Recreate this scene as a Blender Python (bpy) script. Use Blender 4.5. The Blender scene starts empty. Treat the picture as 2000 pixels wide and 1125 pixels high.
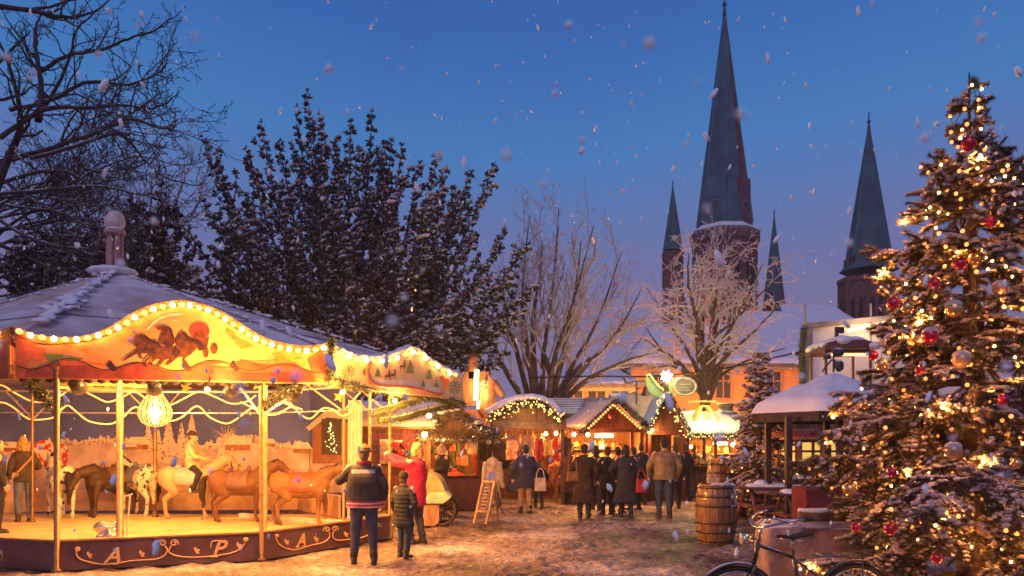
import bpy, math, random
import numpy as np
from mathutils import Vector, Matrix, noise
C = bpy.context.scene.collection
PI = math.pi
FOC, CAM_H, HOR = 1500.0, 1.7, 865.0      # survey of the photograph: focal length in its pixels, eye height, horizon row
def P(px, py, Y): return Vector(((px-1000)/FOC*Y, Y, CAM_H+(HOR-py)/FOC*Y))
def X(px, Y): return (px-1000)/FOC*Y
def Z(py, Y): return CAM_H+(HOR-py)/FOC*Y
def on_plane(px, py, A, B):
    """point of the vertical plane through A and B seen at px,py"""
    d = (px-1000)/FOC; ex, ey = B[0]-A[0], B[1]-A[1]
    Y = (A[0]*ey-A[1]*ex)/(d*ey-ex)
    return P(px, py, Y)
V = Vector
def lerp(a, b, t): return a+(b-a)*t

# ------------------------------------------------------------------ materials
MATS = {}
SNOWC = (0.80, 0.79, 0.82)
def mat(name, col=(.5,.5,.5), rough=.6, var=.25, vscale=6, bump=.15, bscale=30, metal=0., snow=0., col2=None, emit=None, es=0, sub=0, spec=.4, trans=0., coat=0., snows=3., thr=.35, soft=.3):
    """procedural surface: noise-varied colour, bump, optional snow lying on faces that look up"""
    if name in MATS: return MATS[name]
    m = bpy.data.materials.new(name); m.use_nodes = True
    nt = m.node_tree; N = nt.nodes; L = nt.links
    b = N['Principled BSDF']
    b.inputs['Roughness'].default_value = rough; b.inputs['Metallic'].default_value = metal
    b.inputs['Specular IOR Level'].default_value = spec
    if trans: b.inputs['Transmission Weight'].default_value = trans
    if coat: b.inputs['Coat Weight'].default_value = coat; b.inputs['Coat Roughness'].default_value = .12
    tc = N.new('ShaderNodeTexCoord')
    nz = N.new('ShaderNodeTexNoise'); nz.inputs['Scale'].default_value = vscale; nz.inputs['Detail'].default_value = 5
    L.new(tc.outputs['Object'], nz.inputs['Vector'])
    c2 = col2 or tuple(c*(1-var) for c in col)
    c1 = col if col2 else tuple(min(1, c*(1+var*.6)) for c in col)
    rp = N.new('ShaderNodeValToRGB'); rp.color_ramp.elements[0].position = thr; rp.color_ramp.elements[1].position = thr+soft
    rp.color_ramp.elements[0].color = (*c2, 1); rp.color_ramp.elements[1].color = (*c1, 1)
    L.new(nz.outputs['Fac'], rp.inputs['Fac'])
    out = rp.outputs['Color']
    if snow:
        g = N.new('ShaderNodeNewGeometry'); sp = N.new('ShaderNodeSeparateXYZ'); L.new(g.outputs['Normal'], sp.inputs[0])
        n2 = N.new('ShaderNodeTexNoise'); n2.inputs['Scale'].default_value = snows; n2.inputs['Detail'].default_value = 4
        L.new(tc.outputs['Object'], n2.inputs['Vector'])
        ad = N.new('ShaderNodeMath'); ad.operation = 'ADD'; L.new(sp.outputs['Z'], ad.inputs[0]); L.new(n2.outputs['Fac'], ad.inputs[1])
        mr = N.new('ShaderNodeMapRange'); mr.inputs['From Min'].default_value = 1.25-snow; mr.inputs['From Max'].default_value = 1.55-snow
        L.new(ad.outputs[0], mr.inputs['Value'])
        mx = N.new('ShaderNodeMix'); mx.data_type = 'RGBA'; L.new(mr.outputs[0], mx.inputs['Factor'])
        L.new(out, mx.inputs['A']); mx.inputs['B'].default_value = (*SNOWC, 1); out = mx.outputs['Result']
    L.new(out, b.inputs['Base Color'])
    if bump:
        nb = N.new('ShaderNodeTexNoise'); nb.inputs['Scale'].default_value = bscale; nb.inputs['Detail'].default_value = 6
        L.new(tc.outputs['Object'], nb.inputs['Vector'])
        bp = N.new('ShaderNodeBump'); bp.inputs['Strength'].default_value = bump; bp.inputs['Distance'].default_value = .05
        L.new(nb.outputs['Fac'], bp.inputs['Height']); L.new(bp.outputs['Normal'], b.inputs['Normal'])
    if sub: b.inputs['Subsurface Weight'].default_value = sub; b.inputs['Subsurface Radius'].default_value = (.02,.02,.03)
    if emit: b.inputs['Emission Color'].default_value = (*emit, 1); b.inputs['Emission Strength'].default_value = es
    MATS[name] = m; return m
def lampmat(name, col, s):
    return mat(name, (.9,.8,.6), .4, 0, bump=0, emit=col, es=s)
def wood(name, col, **k):
    """planed timber: grain stretched along the vertical of the object"""
    if name in MATS: return MATS[name]
    m = mat(name, col, k.pop('rough', .65), k.pop('var', .45), k.pop('vscale', 5), k.pop('bump', .3), k.pop('bscale', 14), **k)
    nt = m.node_tree
    tc = [n for n in nt.nodes if n.type == 'TEX_COORD'][0]
    mp = nt.nodes.new('ShaderNodeMapping'); mp.inputs['Scale'].default_value = (3, 3, .5)
    nt.links.new(tc.outputs['Object'], mp.inputs[0])
    for n in nt.nodes:
        if n.type == 'TEX_NOISE': nt.links.new(mp.outputs[0], n.inputs['Vector'])
    return m
snow_m = mat('snow', SNOWC, .75, .06, 2.5, .25, 18, sub=.0)
WARM = (1, .52, .16); ORNG = (1, .40, .09)

# ------------------------------------------------------------------ mesh builder
def frame_of(d):
    d = d.normalized(); u = d.cross(V((0,0,1)))
    if u.length < 1e-3: u = d.cross(V((1,0,0)))
    u.normalize(); return u, u.cross(d).normalized()
class MB:
    def __init__(s): s.v = []; s.f = []; s.m = []
    def add(s, vs, fs, m=0):
        o = len(s.v); s.v.extend((v[0], v[1], v[2]) for v in vs); s.f.extend(tuple(i+o for i in f) for f in fs); s.m.extend([m]*len(fs))
    def box(s, c, d, m=0, rz=0., rx=0., ry=0., taper=1.):
        M = Matrix.Rotation(rz,3,'Z') @ Matrix.Rotation(ry,3,'Y') @ Matrix.Rotation(rx,3,'X'); c = V(c)
        vs = [c+M@V((x*d[0]/2*(taper if z>0 else 1), y*d[1]/2*(taper if z>0 else 1), z*d[2]/2)) for z in (-1,1) for x,y in ((-1,-1),(1,-1),(1,1),(-1,1))]
        s.add(vs, [(3,2,1,0),(4,5,6,7),(0,1,5,4),(1,2,6,5),(2,3,7,6),(3,0,4,7)], m)
    def beam(s, a, b, w, h, m=0, up=V((0,0,1))):
        a = V(a); b = V(b); d = (b-a).normalized(); u = d.cross(up)
        if u.length < 1e-3: u = d.cross(V((0,1,0)))
        u.normalize(); v = u.cross(d)
        vs = [p+u*sx*w/2+v*sy*h/2 for p in (a,b) for sx,sy in ((-1,-1),(1,-1),(1,1),(-1,1))]
        s.add(vs, [(3,2,1,0),(4,5,6,7),(0,1,5,4),(1,2,6,5),(2,3,7,6),(3,0,4,7)], m)
    def tube(s, pts, r, n=6, m=0, cap=True, closed=False):
        pts = [V(p) for p in pts]; k = len(pts)
        if not hasattr(r, '__len__'): r = [r]*k
        u = None; vs = []
        for i, p in enumerate(pts):
            if closed: d = pts[(i+1)%k]-pts[i-1]
            else: d = pts[min(i+1,k-1)]-pts[max(i-1,0)]
            if d.length < 1e-9: d = V((0,0,1))
            d.normalize()
            if u is None: u, w = frame_of(d)
            u = u-d*u.dot(d)
            if u.length < 1e-6: u, w = frame_of(d)
            u.normalize(); w = d.cross(u)
            for j in range(n):
                a = 2*PI*j/n; vs.append(p+(u*math.cos(a)+w*math.sin(a))*r[i])
        fs = []
        for i in range(k if closed else k-1):
            a = i*n; b = ((i+1)%k)*n
            for j in range(n): fs.append((a+j, a+(j+1)%n, b+(j+1)%n, b+j))
        if cap and not closed: fs.append(tuple(range(n-1,-1,-1))); fs.append(tuple((k-1)*n+j for j in range(n)))
        s.add(vs, fs, m)
    def lathe(s, prof, c=(0,0,0), n=16, m=0, cap=True, sx=1., sy=1.):
        c = V(c); vs = []; k = len(prof)
        for r, z in prof:
            for j in range(n):
                a = 2*PI*j/n; vs.append(c+V((r*sx*math.cos(a), r*sy*math.sin(a), z)))
        fs = [(i*n+j, i*n+(j+1)%n, (i+1)*n+(j+1)%n, (i+1)*n+j) for i in range(k-1) for j in range(n)]
        if cap: fs += [tuple(range(n-1,-1,-1)), tuple((k-1)*n+j for j in range(n))]
        s.add(vs, fs, m)
    def loft(s, rings, m=0, cap=True):
        n = len(rings[0]); vs = [v for r in rings for v in r]
        fs = [(i*n+j, i*n+(j+1)%n, (i+1)*n+(j+1)%n, (i+1)*n+j) for i in range(len(rings)-1) for j in range(n)]
        if cap: fs += [tuple(range(n-1,-1,-1)), tuple((len(rings)-1)*n+j for j in range(n))]
        s.add(vs, fs, m)
    def sph(s, c, r, n=10, k=6, m=0, sc=(1,1,1)):
        c = V(c); prof = []
        vs = [c+V((0,0,-r*sc[2]))]
        for i in range(1, k):
            a = -PI/2+PI*i/k
            for j in range(n):
                b = 2*PI*j/n; vs.append(c+V((r*sc[0]*math.cos(a)*math.cos(b), r*sc[1]*math.cos(a)*math.sin(b), r*sc[2]*math.sin(a))))
        vs.append(c+V((0,0,r*sc[2]))); t = len(vs)-1
        fs = [(0, 1+(j+1)%n, 1+j) for j in range(n)]
        for i in range(k-2):
            for j in range(n): fs.append((1+i*n+j, 1+i*n+(j+1)%n, 1+(i+1)*n+(j+1)%n, 1+(i+1)*n+j))
        fs += [(t, 1+(k-2)*n+j, 1+(k-2)*n+(j+1)%n) for j in range(n)]
        s.add(vs, fs, m)
    def caps(s, a, b, ra, rb, n=10):
        a = V(a); b = V(b); s.sph(a, ra, n, 6); s.sph(b, rb, n, 6)
        s.tube([a, b], [ra, rb], n)
    def prism(s, poly, off, m=0):
        """polygon (3-D points) thickened by the vector off"""
        n = len(poly); off = V(off); vs = [V(p) for p in poly]+[V(p)+off for p in poly]
        s.add(vs, [tuple(range(n)), tuple(range(2*n-1,n-1,-1))]+[(i,(i+1)%n,n+(i+1)%n,n+i)[::-1] for i in range(n)], m)
    def quad(s, a, b, c, d, m=0): s.add([a,b,c,d], [(0,1,2,3)], m)
    def snowbed(s, p00, p10, p11, p01, th=.08, nu=14, nv=6, m=0, seed=0, rag=.12):
        """uneven bed of snow lying on a four-sided surface, rounded down to its edges"""
        p00, p10, p11, p01 = map(V, (p00,p10,p11,p01)); nrm = (p10-p00).cross(p01-p00).normalized()
        if nrm.z < 0: nrm = -nrm
        lx = max((p10-p00).length, .01); ly = max((p01-p00).length, .01); vs = []
        for j in range(nv+1):
            for i in range(nu+1):
                u, v = i/nu, j/nv
                eu = rag*.5*noise.noise(V((v*ly*3, seed+3.1, 2))) if i in (0,nu) else 0
                ev = rag*.5*noise.noise(V((u*lx*3, seed+7.7, 5))) if j in (0,nv) else 0
                q = lerp(lerp(p00,p10,u), lerp(p01,p11,u), v)
                if i in (0,nu): q = q+(p10-p00).normalized()*eu
                if j in (0,nv): q = q+(p01-p00).normalized()*ev
                ed = min(min(u,1-u)*lx, min(v,1-v)*ly)/max(th*1.6,.02)
                t = th*(1-max(0,1-ed)**2)*(.75+.5*noise.noise(q*2.2+V((seed,0,0)))+.22*noise.noise(q*7))
                if ed <= 0: t = -.01
                vs.append(q+nrm*max(t,-.01)+V((0,0,.004)))
        s.add(vs, [(j*(nu+1)+i, j*(nu+1)+i+1, (j+1)*(nu+1)+i+1, (j+1)*(nu+1)+i) for j in range(nv) for i in range(nu)], m)
    def build(s, name, mats, parent=None, smooth=False, bevel=0., at=None):
        me = bpy.data.meshes.new(name); o = bpy.data.objects.new(name, me); C.objects.link(o)
        if parent is not None: org = ORG.get(parent.name, V((0,0,0))); o.parent = parent; ORG[o.name] = org
        else:
            if at is None and s.v:
                a = np.array(s.v); lo = a.min(0); hi = a.max(0); at = V(((lo[0]+hi[0])/2, (lo[1]+hi[1])/2, lo[2]))
            org = V(at or (0,0,0)); o.location = org; ORG[o.name] = org
        me.from_pydata([(v[0]-org.x, v[1]-org.y, v[2]-org.z) for v in s.v], [], s.f)
        if not isinstance(mats, (list, tuple)): mats = [mats]
        for mm in mats: me.materials.append(mm)
        if len(mats) > 1: me.polygons.foreach_set('material_index', s.m)
        if smooth: me.polygons.foreach_set('use_smooth', [True]*len(s.f))
        me.update()
        if bevel:
            b = o.modifiers.new('bevel','BEVEL'); b.width = bevel; b.segments = 2; b.limit_method = 'ANGLE'; b.angle_limit = .6
        return o
ORG = {}
def npmesh(name, v, f, mats, parent=None, midx=None, smooth=False, at=None):
    """big mesh straight from numpy arrays (all faces with the same number of corners)"""
    org = np.array(ORG.get(parent.name, (0,0,0)) if parent is not None else (at if at is not None else (0,0,0)), dtype=float)
    me = bpy.data.meshes.new(name); o = bpy.data.objects.new(name, me); C.objects.link(o)
    if parent is not None: o.parent = parent
    else: o.location = org
    ORG[o.name] = V(org)
    v = np.asarray(v, dtype=np.float32)-org.astype(np.float32); f = np.asarray(f, dtype=np.int32); k = f.shape[1]
    me.vertices.add(len(v)); me.vertices.foreach_set('co', v.ravel())
    me.loops.add(f.size); me.loops.foreach_set('vertex_index', f.ravel())
    me.polygons.add(len(f)); me.polygons.foreach_set('loop_start', np.arange(0, f.size, k, dtype=np.int32))
    for mm in (mats if isinstance(mats,(list,tuple)) else [mats]): me.materials.append(mm)
    if midx is not None: me.polygons.foreach_set('material_index', np.asarray(midx, dtype=np.int32))
    if smooth: me.polygons.foreach_set('use_smooth', np.ones(len(f), dtype=bool))
    me.update(calc_edges=True); return o
def tag(o, label, cat, group=None, kind=None):
    if label: o['label'] = label
    if cat: o['category'] = cat
    if group: o['group'] = group
    if kind: o['kind'] = kind
    return o
def thing(name, label, cat, loc=(0,0,0), group=None):
    o = bpy.data.objects.new(name, None); C.objects.link(o); o.location = loc; o.empty_display_size = .1
    ORG[o.name] = V(loc); return tag(o, label, cat, group)
def structure(o): o['kind'] = 'structure'; return o
def copy_tree(o, parent=None):
    c = o.copy(); C.objects.link(c)
    if parent is not None: c.parent = parent
    for ch in list(o.children): copy_tree(ch, c)
    return c
def point(loc, power, col=WARM, r=.06, name='lamp'):
    l = bpy.data.lights.new(name,'POINT'); l.energy = power; l.color = col; l.shadow_soft_size = r
    o = bpy.data.objects.new(name, l); C.objects.link(o); o.location = loc; return o
def child_copies(proto_mesh, name, pts, parent, mats=None):
    org = ORG.get(parent.name, V((0,0,0)))
    for p in pts:
        o = bpy.data.objects.new(name, proto_mesh); C.objects.link(o); o.parent = parent; o.location = V(p)-org
def ball_mesh(name, r, m, n=8, k=6, sc=(1,1,1)):
    b = MB(); b.sph((0,0,0), r, n, k, 0, sc); me = bpy.data.meshes.new(name); me.from_pydata(b.v, [], b.f); me.materials.append(m)
    me.polygons.foreach_set('use_smooth', [True]*len(b.f)); me.update(); return me
def spline(pts, n):
    """Catmull-Rom through the points, n samples per span"""
    pts = [V(p) for p in pts]; out = []
    for i in range(len(pts)-1):
        p0 = pts[max(i-1,0)]; p1 = pts[i]; p2 = pts[i+1]; p3 = pts[min(i+2,len(pts)-1)]
        for k in range(n):
            t = k/n; out.append(.5*((2*p1)+(p2-p0)*t+(2*p0-5*p1+4*p2-p3)*t*t+(3*p1-p0-3*p2+p3)*t**3))
    return out+[pts[-1]]
def resample(pts, n):
    """n points evenly spaced along a polyline"""
    d = [0]
    for a, b in zip(pts, pts[1:]): d.append(d[-1]+(V(b)-V(a)).length)
    out = []; j = 0
    for i in range(n):
        t = d[-1]*i/(n-1) if n > 1 else 0
        while j < len(d)-2 and d[j+1] < t: j += 1
        out.append(lerp(V(pts[j]), V(pts[j+1]), (t-d[j])/max(d[j+1]-d[j],1e-9)))
    return out
def remesh(mb, name, voxel, it=4, disp=None, parent=None, mats=None, loc=None):
    """fuse overlapping solids into one continuous smooth surface"""
    me = bpy.data.meshes.new(name); me.from_pydata(mb.v, [], mb.f); me.update()
    o = bpy.data.objects.new('tmp', me); C.objects.link(o)
    r = o.modifiers.new('r','REMESH'); r.mode = 'VOXEL'; r.voxel_size = voxel
    if it: s = o.modifiers.new('s','SMOOTH'); s.factor = .5; s.iterations = it
    dg = bpy.context.evaluated_depsgraph_get(); e = o.evaluated_get(dg); m2 = bpy.data.meshes.new_from_object(e); m2.name = name
    bpy.data.objects.remove(o); bpy.data.meshes.remove(me)
    n = len(m2.vertices)
    if disp:
        co = np.empty(n*3, np.float32); no = np.empty(n*3, np.float32)
        m2.vertices.foreach_get('co', co); m2.vertices.foreach_get('normal', no)
        co = co.reshape(-1,3); no = no.reshape(-1,3); co += no*disp(co)[:,None]; m2.vertices.foreach_set('co', co.ravel())
    m2.polygons.foreach_set('use_smooth', [True]*len(m2.polygons))
    m2.materials.clear()
    for mm in (mats if isinstance(mats,(list,tuple)) else [mats]): m2.materials.append(mm)
    m2.update()
    o = bpy.data.objects.new(name, m2); C.objects.link(o)
    if parent is not None: o.parent = parent; ORG[o.name] = ORG.get(parent.name, V((0,0,0)))
    return o
def waves(seed, amp, freq, k=9, zs=1.):
    rs = np.random.RandomState(seed); D = rs.normal(size=(k,3)); D[:,2] *= zs; D *= freq/np.linalg.norm(D,axis=1)[:,None]*rs.uniform(.6,1.7,(k,1)); ph = rs.uniform(0,6.28,k)
    return lambda co: amp*np.sin(co@D.T+ph).sum(1)/math.sqrt(k)
# ------------------------------------------------------------------ people
skin_m = mat('skin', (.62,.36,.26), .5, .12, 14, .05, 60, sub=.08)
def cloth(name, col, var=.3, rough=.85, snow=0): return mat('cloth_'+name, col, rough, var, 9, .35, 55, snow=snow)
HAIRC = {'blond':(.55,.30,.09),'brown':(.10,.045,.02),'black':(.02,.016,.014),'grey':(.5,.42,.33),'sand':(.30,.17,.07)}
def hair_mat(c): return mat('hair_'+c, HAIRC[c], .55, .55, 22, .6, 70)
def ell(z, rx, ry, yo=0., xo=0., n=18, p=2.3):
    out = []
    for j in range(n):
        a = 2*PI*j/n; c, s = math.cos(a), math.sin(a)
        out.append(V((xo+rx*math.copysign(abs(c)**(2/p), c), yo+ry*math.copysign(abs(s)**(2/p), s), z)))
    return out
def hand(mb, w, d, n, thumb_side, curl=.5):
    d = d.normalized(); n = (n-d*n.dot(d)).normalized(); s = d.cross(n)
    for k in (-.028,-.009,.009,.028): mb.caps(w+d*.01+s*k*.75, w+d*.088+s*k, .014, .0125, 8)
    for k, L in ((-.031,.066),(-.0105,.078),(.0105,.073),(.031,.056)):
        a = w+d*.088+s*k; d1 = (d*math.cos(curl*.6)+n*math.sin(curl*.6)); b = a+d1*L*.5
        d2 = (d*math.cos(curl*1.5)+n*math.sin(curl*1.5)); mb.caps(a, b, .0115, .0105, 7); mb.caps(b, b+d2*L*.5, .0105, .0085, 7)
    t = w+d*.03+s*.03*thumb_side; t2 = t+(d*.6+s*.7*thumb_side+n*.35).normalized()*.045
    mb.caps(t, t2, .014, .012, 7); mb.caps(t2, t2+(d+n*.4).normalized()*.032, .012, .009, 7)
def person(label, x, y, h, rot, top='jacket', tc=(.05,.05,.06), tn='dark', legs=(.03,.04,.08), ln='denim', hair=('short','brown'), hat=None, shoes=(.02,.02,.02),
           arms=None, stride=.0, lean=0., bulk=1., stripes=None, puff=False, collar=None, face=False, scarf=None, vox=.011, spread=.0, turn=0., skirt=None, lift=0., sit=False, strap=False):
    t = thing('person', label, 'person', (0,0,0))
    def B(p):                                    # lean from the hips, head follows
        p = V(p)
        return V((p.x, p.y+lean*max(0, p.z-.92), p.z-.25*abs(lean)*max(0, p.z-.92)))
    sh = [V((-.19*min(bulk,1.12),0,1.425)), V((.19*min(bulk,1.12),0,1.425))]
    if arms is None:
        q_ = int(abs(x)*97+y*31) % 4; dn = lambda s: ((.25*bulk*s,-.03,1.14),(.25*bulk*s,.07,.9)); bt = lambda s: ((.27*bulk*s,-.02,1.13),(.12*s,.24,1.08)); pk = lambda s: ((.31*bulk*s,-.06,1.14),(.21*bulk*s,.08,.93)); fw = lambda s: ((.25*bulk*s,.12,1.16),(.22*s,.36,1.12))
        arms = [(dn,bt),(pk,pk),(bt,dn),(fw,dn)][q_]; arms = [arms[0](-1), arms[1](1)]
    if arms is None: arms = [((-.25*bulk,-.03,1.14),(-.25*bulk,.07,.9)), ((.25*bulk,-.03,1.14),(.25*bulk,.07,.9))]
    arms = [(V(a), V(b)) for a, b in arms]
    hip = [V((-.095,0,.9)), V((.095,0,.9))]
    if sit: kn = [V((-.24,.26,.72)), V((.24,.26,.72))]; an = [V((-.27,.12,.34)), V((.27,.12,.34))]
    else:
        fy = [stride/2, -stride/2]; fx = .1+spread
        kn = [V((-.1-spread*.5, fy[0]*.5+.03, .49)), V((.1+spread*.5, fy[1]*.5+.03, .49))]
        an = [V((-fx, fy[0]-.02, .09)), V((fx, fy[1]-.02, .09))]
    m = MB()
    rings = [(.84,.15,.1),(.95,.15,.105),(1.05,.13,.095),(1.2,.145,.1),(1.34,.165,.105),(1.42,.14,.085),(1.47,.07,.06)]
    m.loft([[B(p) for p in ell(z, rx, ry)] for z, rx, ry in rings])
    nk = B((0,-.005,1.45)); hc = B((0,.015,1.62)); M = Matrix.Rotation(turn,3,'Z')
    H = lambda p: hc+M@(V(p)-V((0,.015,1.62)))
    m.caps(nk, hc+V((0,-.015,-.05)), .058, .052)
    m.sph(H((0,.005,1.645)), .1, 14, 10, 0, (.78,.96,1.08)); m.sph(H((0,.04,1.575)), .062, 12, 8, 0, (.88,.95,.95))
    m.caps(H((0,.098,1.64)), H((0,.118,1.603)), .012, .017, 8); m.caps(H((-.03,.088,1.655)), H((.03,.088,1.655)), .014, .014, 8)
    m.caps(H((-.02,.092,1.562)), H((.02,.092,1.562)), .009, .009, 7); m.sph(H((0,.085,1.53)), .024, 8, 6)
    for s in (-1,1): m.sph(H((.078*s,-.005,1.625)), .03, 8, 6, 0, (.35,.7,1))
    for i in (0,1):
        e, w = arms[i]; S = B(sh[i]); e = B(e); w = B(w); arms[i] = (e, w)
        m.caps(S, e, .05, .038); m.caps(e, w, .037, .026)
        sd = -1 if i == 0 else 1; d = (w-e).normalized(); nn = V((-sd,.25,0)) if abs(d.x) < .8 else V((0,.3,-1))
        hand(m, w, d, nn, 1, .75)
        m.caps(hip[i], kn[i], .08, .052); m.caps(kn[i], an[i], .05, .035)
        m.caps(an[i]+V((0,-.03,-.04)), an[i]+V((0,.15,-.06)), .036, .028)
    remesh(m, 'body', .0085, 3, None, t, skin_m)
    # trousers
    m = MB(); m.loft([ell(z, rx, ry) for z, rx, ry in ((.84,.165*bulk,.125),(.93,.172*bulk,.128),(1.03,.16*bulk,.12))])
    for i in (0,1):
        m.caps(hip[i]+V((0,0,-.02)), kn[i], .1*min(bulk,1.15), .074*min(bulk,1.1)); m.caps(kn[i], an[i]+V((0,0,-.01)), .072*min(bulk,1.1), .06)
    remesh(m, 'trousers', .013, 5, waves(len(label), .006, 26, zs=2), t, cloth(ln, legs))
    for i in (0,1):
        m = MB(); a = an[i]; m.caps(a+V((0,-.035,-.045)), a+V((0,.15,-.058)), .047, .038); m.caps(a, a+V((0,-.01,.07)), .055, .058); m.box(a+V((0,.055,-.077)), (.085,.28,.025))
        remesh(m, 'shoe', .012, 3, None, t, mat('shoe_%.2f'%shoes[0], shoes, .5, .3, 20, .2, 60))
    # coat
    hem = {'jacket':.84,'parka':.66,'coat':.36,'cape':.55}[top]; k = bulk
    R_ = [(hem,(.185 if hem>.7 else .215 if hem>.5 else .27)*k,.145*k),(max(hem+.1,.8),.186*k,.148*k),(1.0,.178*k,.145*k),(1.15,.185*k,.15*k),(1.3,.2*min(k,1.15),.152*k),(1.4,.19*min(k,1.12),.125),(1.455,.12,.095),(1.5,.078,.078)]
    m = MB(); m.loft([[B(p) for p in ell(z, rx, ry, yo=-.005)] for z, rx, ry in R_])
    for i in (0,1):
        e, w = arms[i]; S = B(sh[i]); S2 = V((S.x*.86, S.y, S.z-.035)); m.caps(S2, lerp(S2,e,.4), .068*min(k,1.15), .07*min(k,1.15)); m.caps(lerp(S2,e,.4), e, .07*min(k,1.15), .06*min(k,1.15)); m.caps(e, lerp(e,w,.97), .06*min(k,1.15), .05)
    wv = waves(len(label)*7+3, .008, 20, zs=1.7)
    dsp = (lambda co: wv(co)*.5+.010*np.abs(np.sin(co[:,2]*PI/.085))-.005) if puff else wv
    mats = [cloth(tn, tc)]
    if stripes:
        for nm, c in stripes['cols']: mats.append(cloth(nm, c))
    o = remesh(m, 'coat' if hem < .6 else 'jacket', .0125, 5, dsp, t, mats)
    if stripes:                                  # woven bands by height, e.g. at the hem and across the shoulders
        for p in o.data.polygons:
            z = p.center.z; xx = abs(p.center.x)
            for z0, z1, i, xm in stripes['bands']:
                if z0 <= z < z1 and xx < xm: p.material_index = i
    if collar:
        m = MB(); m.tube([B((0.085*math.cos(a), .01+.085*math.sin(a), 1.5)) for a in np.linspace(0,2*PI,15)[:-1]], .035, 8, closed=True); m.loft([[B(p) for p in ell(z,.09,.09,yo=.005)] for z in (1.45,1.51)])
        remesh(m, 'collar', .012, 3, None, t, cloth(collar[0], collar[1]))
    if scarf:
        m = MB(); m.tube([B((0.085*math.cos(a), .01+.085*math.sin(a), 1.49+.012*math.sin(a*2))) for a in np.linspace(0,2*PI,15)[:-1]], .04, 8, closed=True)
        remesh(m, 'scarf', .012, 3, waves(5,.006,40), t, cloth(scarf[0], scarf[1]))
    # hair
    if hair:
        m = MB(); m.sph(H((0,-.012,1.665)), .108, 14, 10, 0, (.8,.93,1.02)); m.sph(H((0,-.05,1.61)), .085, 12, 8, 0, (.92,.65,1.0))
        if hair[0] == 'long':
            for j in range(9):
                a = (j-4)/4; m.caps(H((.07*a,-.06+.03*abs(a),1.64)), B((.115*a,-.105+.045*abs(a),1.27+.04*abs(a)+.03*math.sin(j*5))), .045, .022, 8)
        elif hair[0] == 'bob':
            for s in (-1,1): m.caps(H((.07*s,-.01,1.64)), H((.075*s,.0,1.54)), .035, .03, 8)
            m.caps(H((0,-.06,1.62)), H((0,-.065,1.52)), .07, .05, 8)
        elif hair[0] == 'bun': m.sph(H((0,-.1,1.70)), .05)
        remesh(m, 'hair', .009, 2, waves(11, .005, 70, zs=.3), t, hair_mat(hair[1]))
    if hat:
        m = MB(); m.sph(H((0,-.01,1.69)), .112, 14, 10, 0, (.84,.98,.8)); m.tube([H((.092*math.cos(a), -.008+.108*math.sin(a), 1.665)) for a in np.linspace(0,2*PI,17)[:-1]], .018, 7, closed=True)
        remesh(m, 'hat', .01, 2, waves(3,.003,60), t, cloth(hat[0], hat[1]))
    if strap:
        m = MB(); pts = [B(p) for p in ((.16,.05,1.45),(.12,-.13,1.36),(-.02,-.165,1.18),(-.17,-.13,1.0))]; m.tube(spline(pts,5), .022, 6); m.build('shoulder_strap', mat('strap_leather',(.42,.2,.06),.5), t, True)
    if face:
        b = MB()
        for s in (-1,1): b.sph(H((.032*s,.098,1.637)), .011, 8, 6)
        b.build('eyes', mat('eye',(.02,.015,.01),.15,0,bump=0), t, True)
    sc = h/1.75; t.scale = (sc,sc,sc); t.location = (x, y, lift); t.rotation_euler = (0,0,rot)
    return t

def at_foot(px, foot): Y = FOC*CAM_H/(foot-HOR); return X(px, Y), Y
x,y = at_foot(711,1100)
person('broad person in dark jacket with pink hem stripes watching the ponies', x, y, 1.66, .12, 'jacket', (.035,.03,.035), 'near_black', (.035,.05,.10), 'denim', ('short','sand'), ('felt',(.16,.10,.04)), (.03,.025,.02),
       arms=[((-.36,.03,1.22),(-.22,.26,1.36)), ((.31,-.05,1.12),(.27,.08,.88))], bulk=1.42, spread=.05, stride=.06, collar=('pink',(.55,.05,.09)),
       stripes={'cols':[('pink',(.55,.04,.08)),('white_knit',(.75,.72,.70)),('grey_band',(.42,.36,.34))], 'bands':[(.7,.86,2,9),(.86,.893,1,9),(.893,.905,2,9),(.905,.935,1,9),(1.345,1.40,3,.17)]})
x,y = at_foot(789,1089)
person('child in dark quilted winter coat standing beside the pony ring', x, y, 1.26, -.55, 'parka', (.035,.035,.032), 'quilt', (.05,.06,.085), 'child_jean', ('short','brown'), ('dark_hat',(.03,.02,.015)), (.05,.045,.045), puff=True, bulk=1.12, stride=.1, spread=.02)
x,y = at_foot(812,1062)
person('blond woman in red coat raising both arms to take a picture', x, y, 1.70, 1.15, 'parka', (.62,.02,.07), 'crimson', (.06,.06,.07), 'grey_trouser', ('bob','blond'), None, (.03,.03,.03), face=True, bulk=1.08,
       arms=[((-.2,.30,1.40),(-.07,.55,1.53)), ((.2,.30,1.38),(.07,.56,1.52))], stride=.12, lean=-.04)
x,y = at_foot(862,1005)
person('person in black coat by the bags at the clothes stall', x, y, 1.66, 2.3, 'coat', (.018,.016,.02), 'coal', (.02,.02,.03), 'dark_trouser', ('short','grey'), face=True, stride=.1)
x,y = at_foot(1026,1002)
person('person in navy blue jacket and light trousers facing the clothes rail', x, y, 1.64, .25, 'parka', (.028,.030,.075), 'navy', (.33,.22,.14), 'beige_trouser', ('short','black'), ('navy_hat',(.03,.03,.05)), bulk=1.3, stride=.15)
x,y = at_foot(1072,965)
person('person in black coat browsing under the hanging clothes', x, y, 1.62, -.4, 'coat', (.02,.018,.02), 'coal', (.02,.02,.03), 'dark_trouser', ('bob','brown'), bulk=1.0)
x,y = at_foot(1141,1012)
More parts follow.
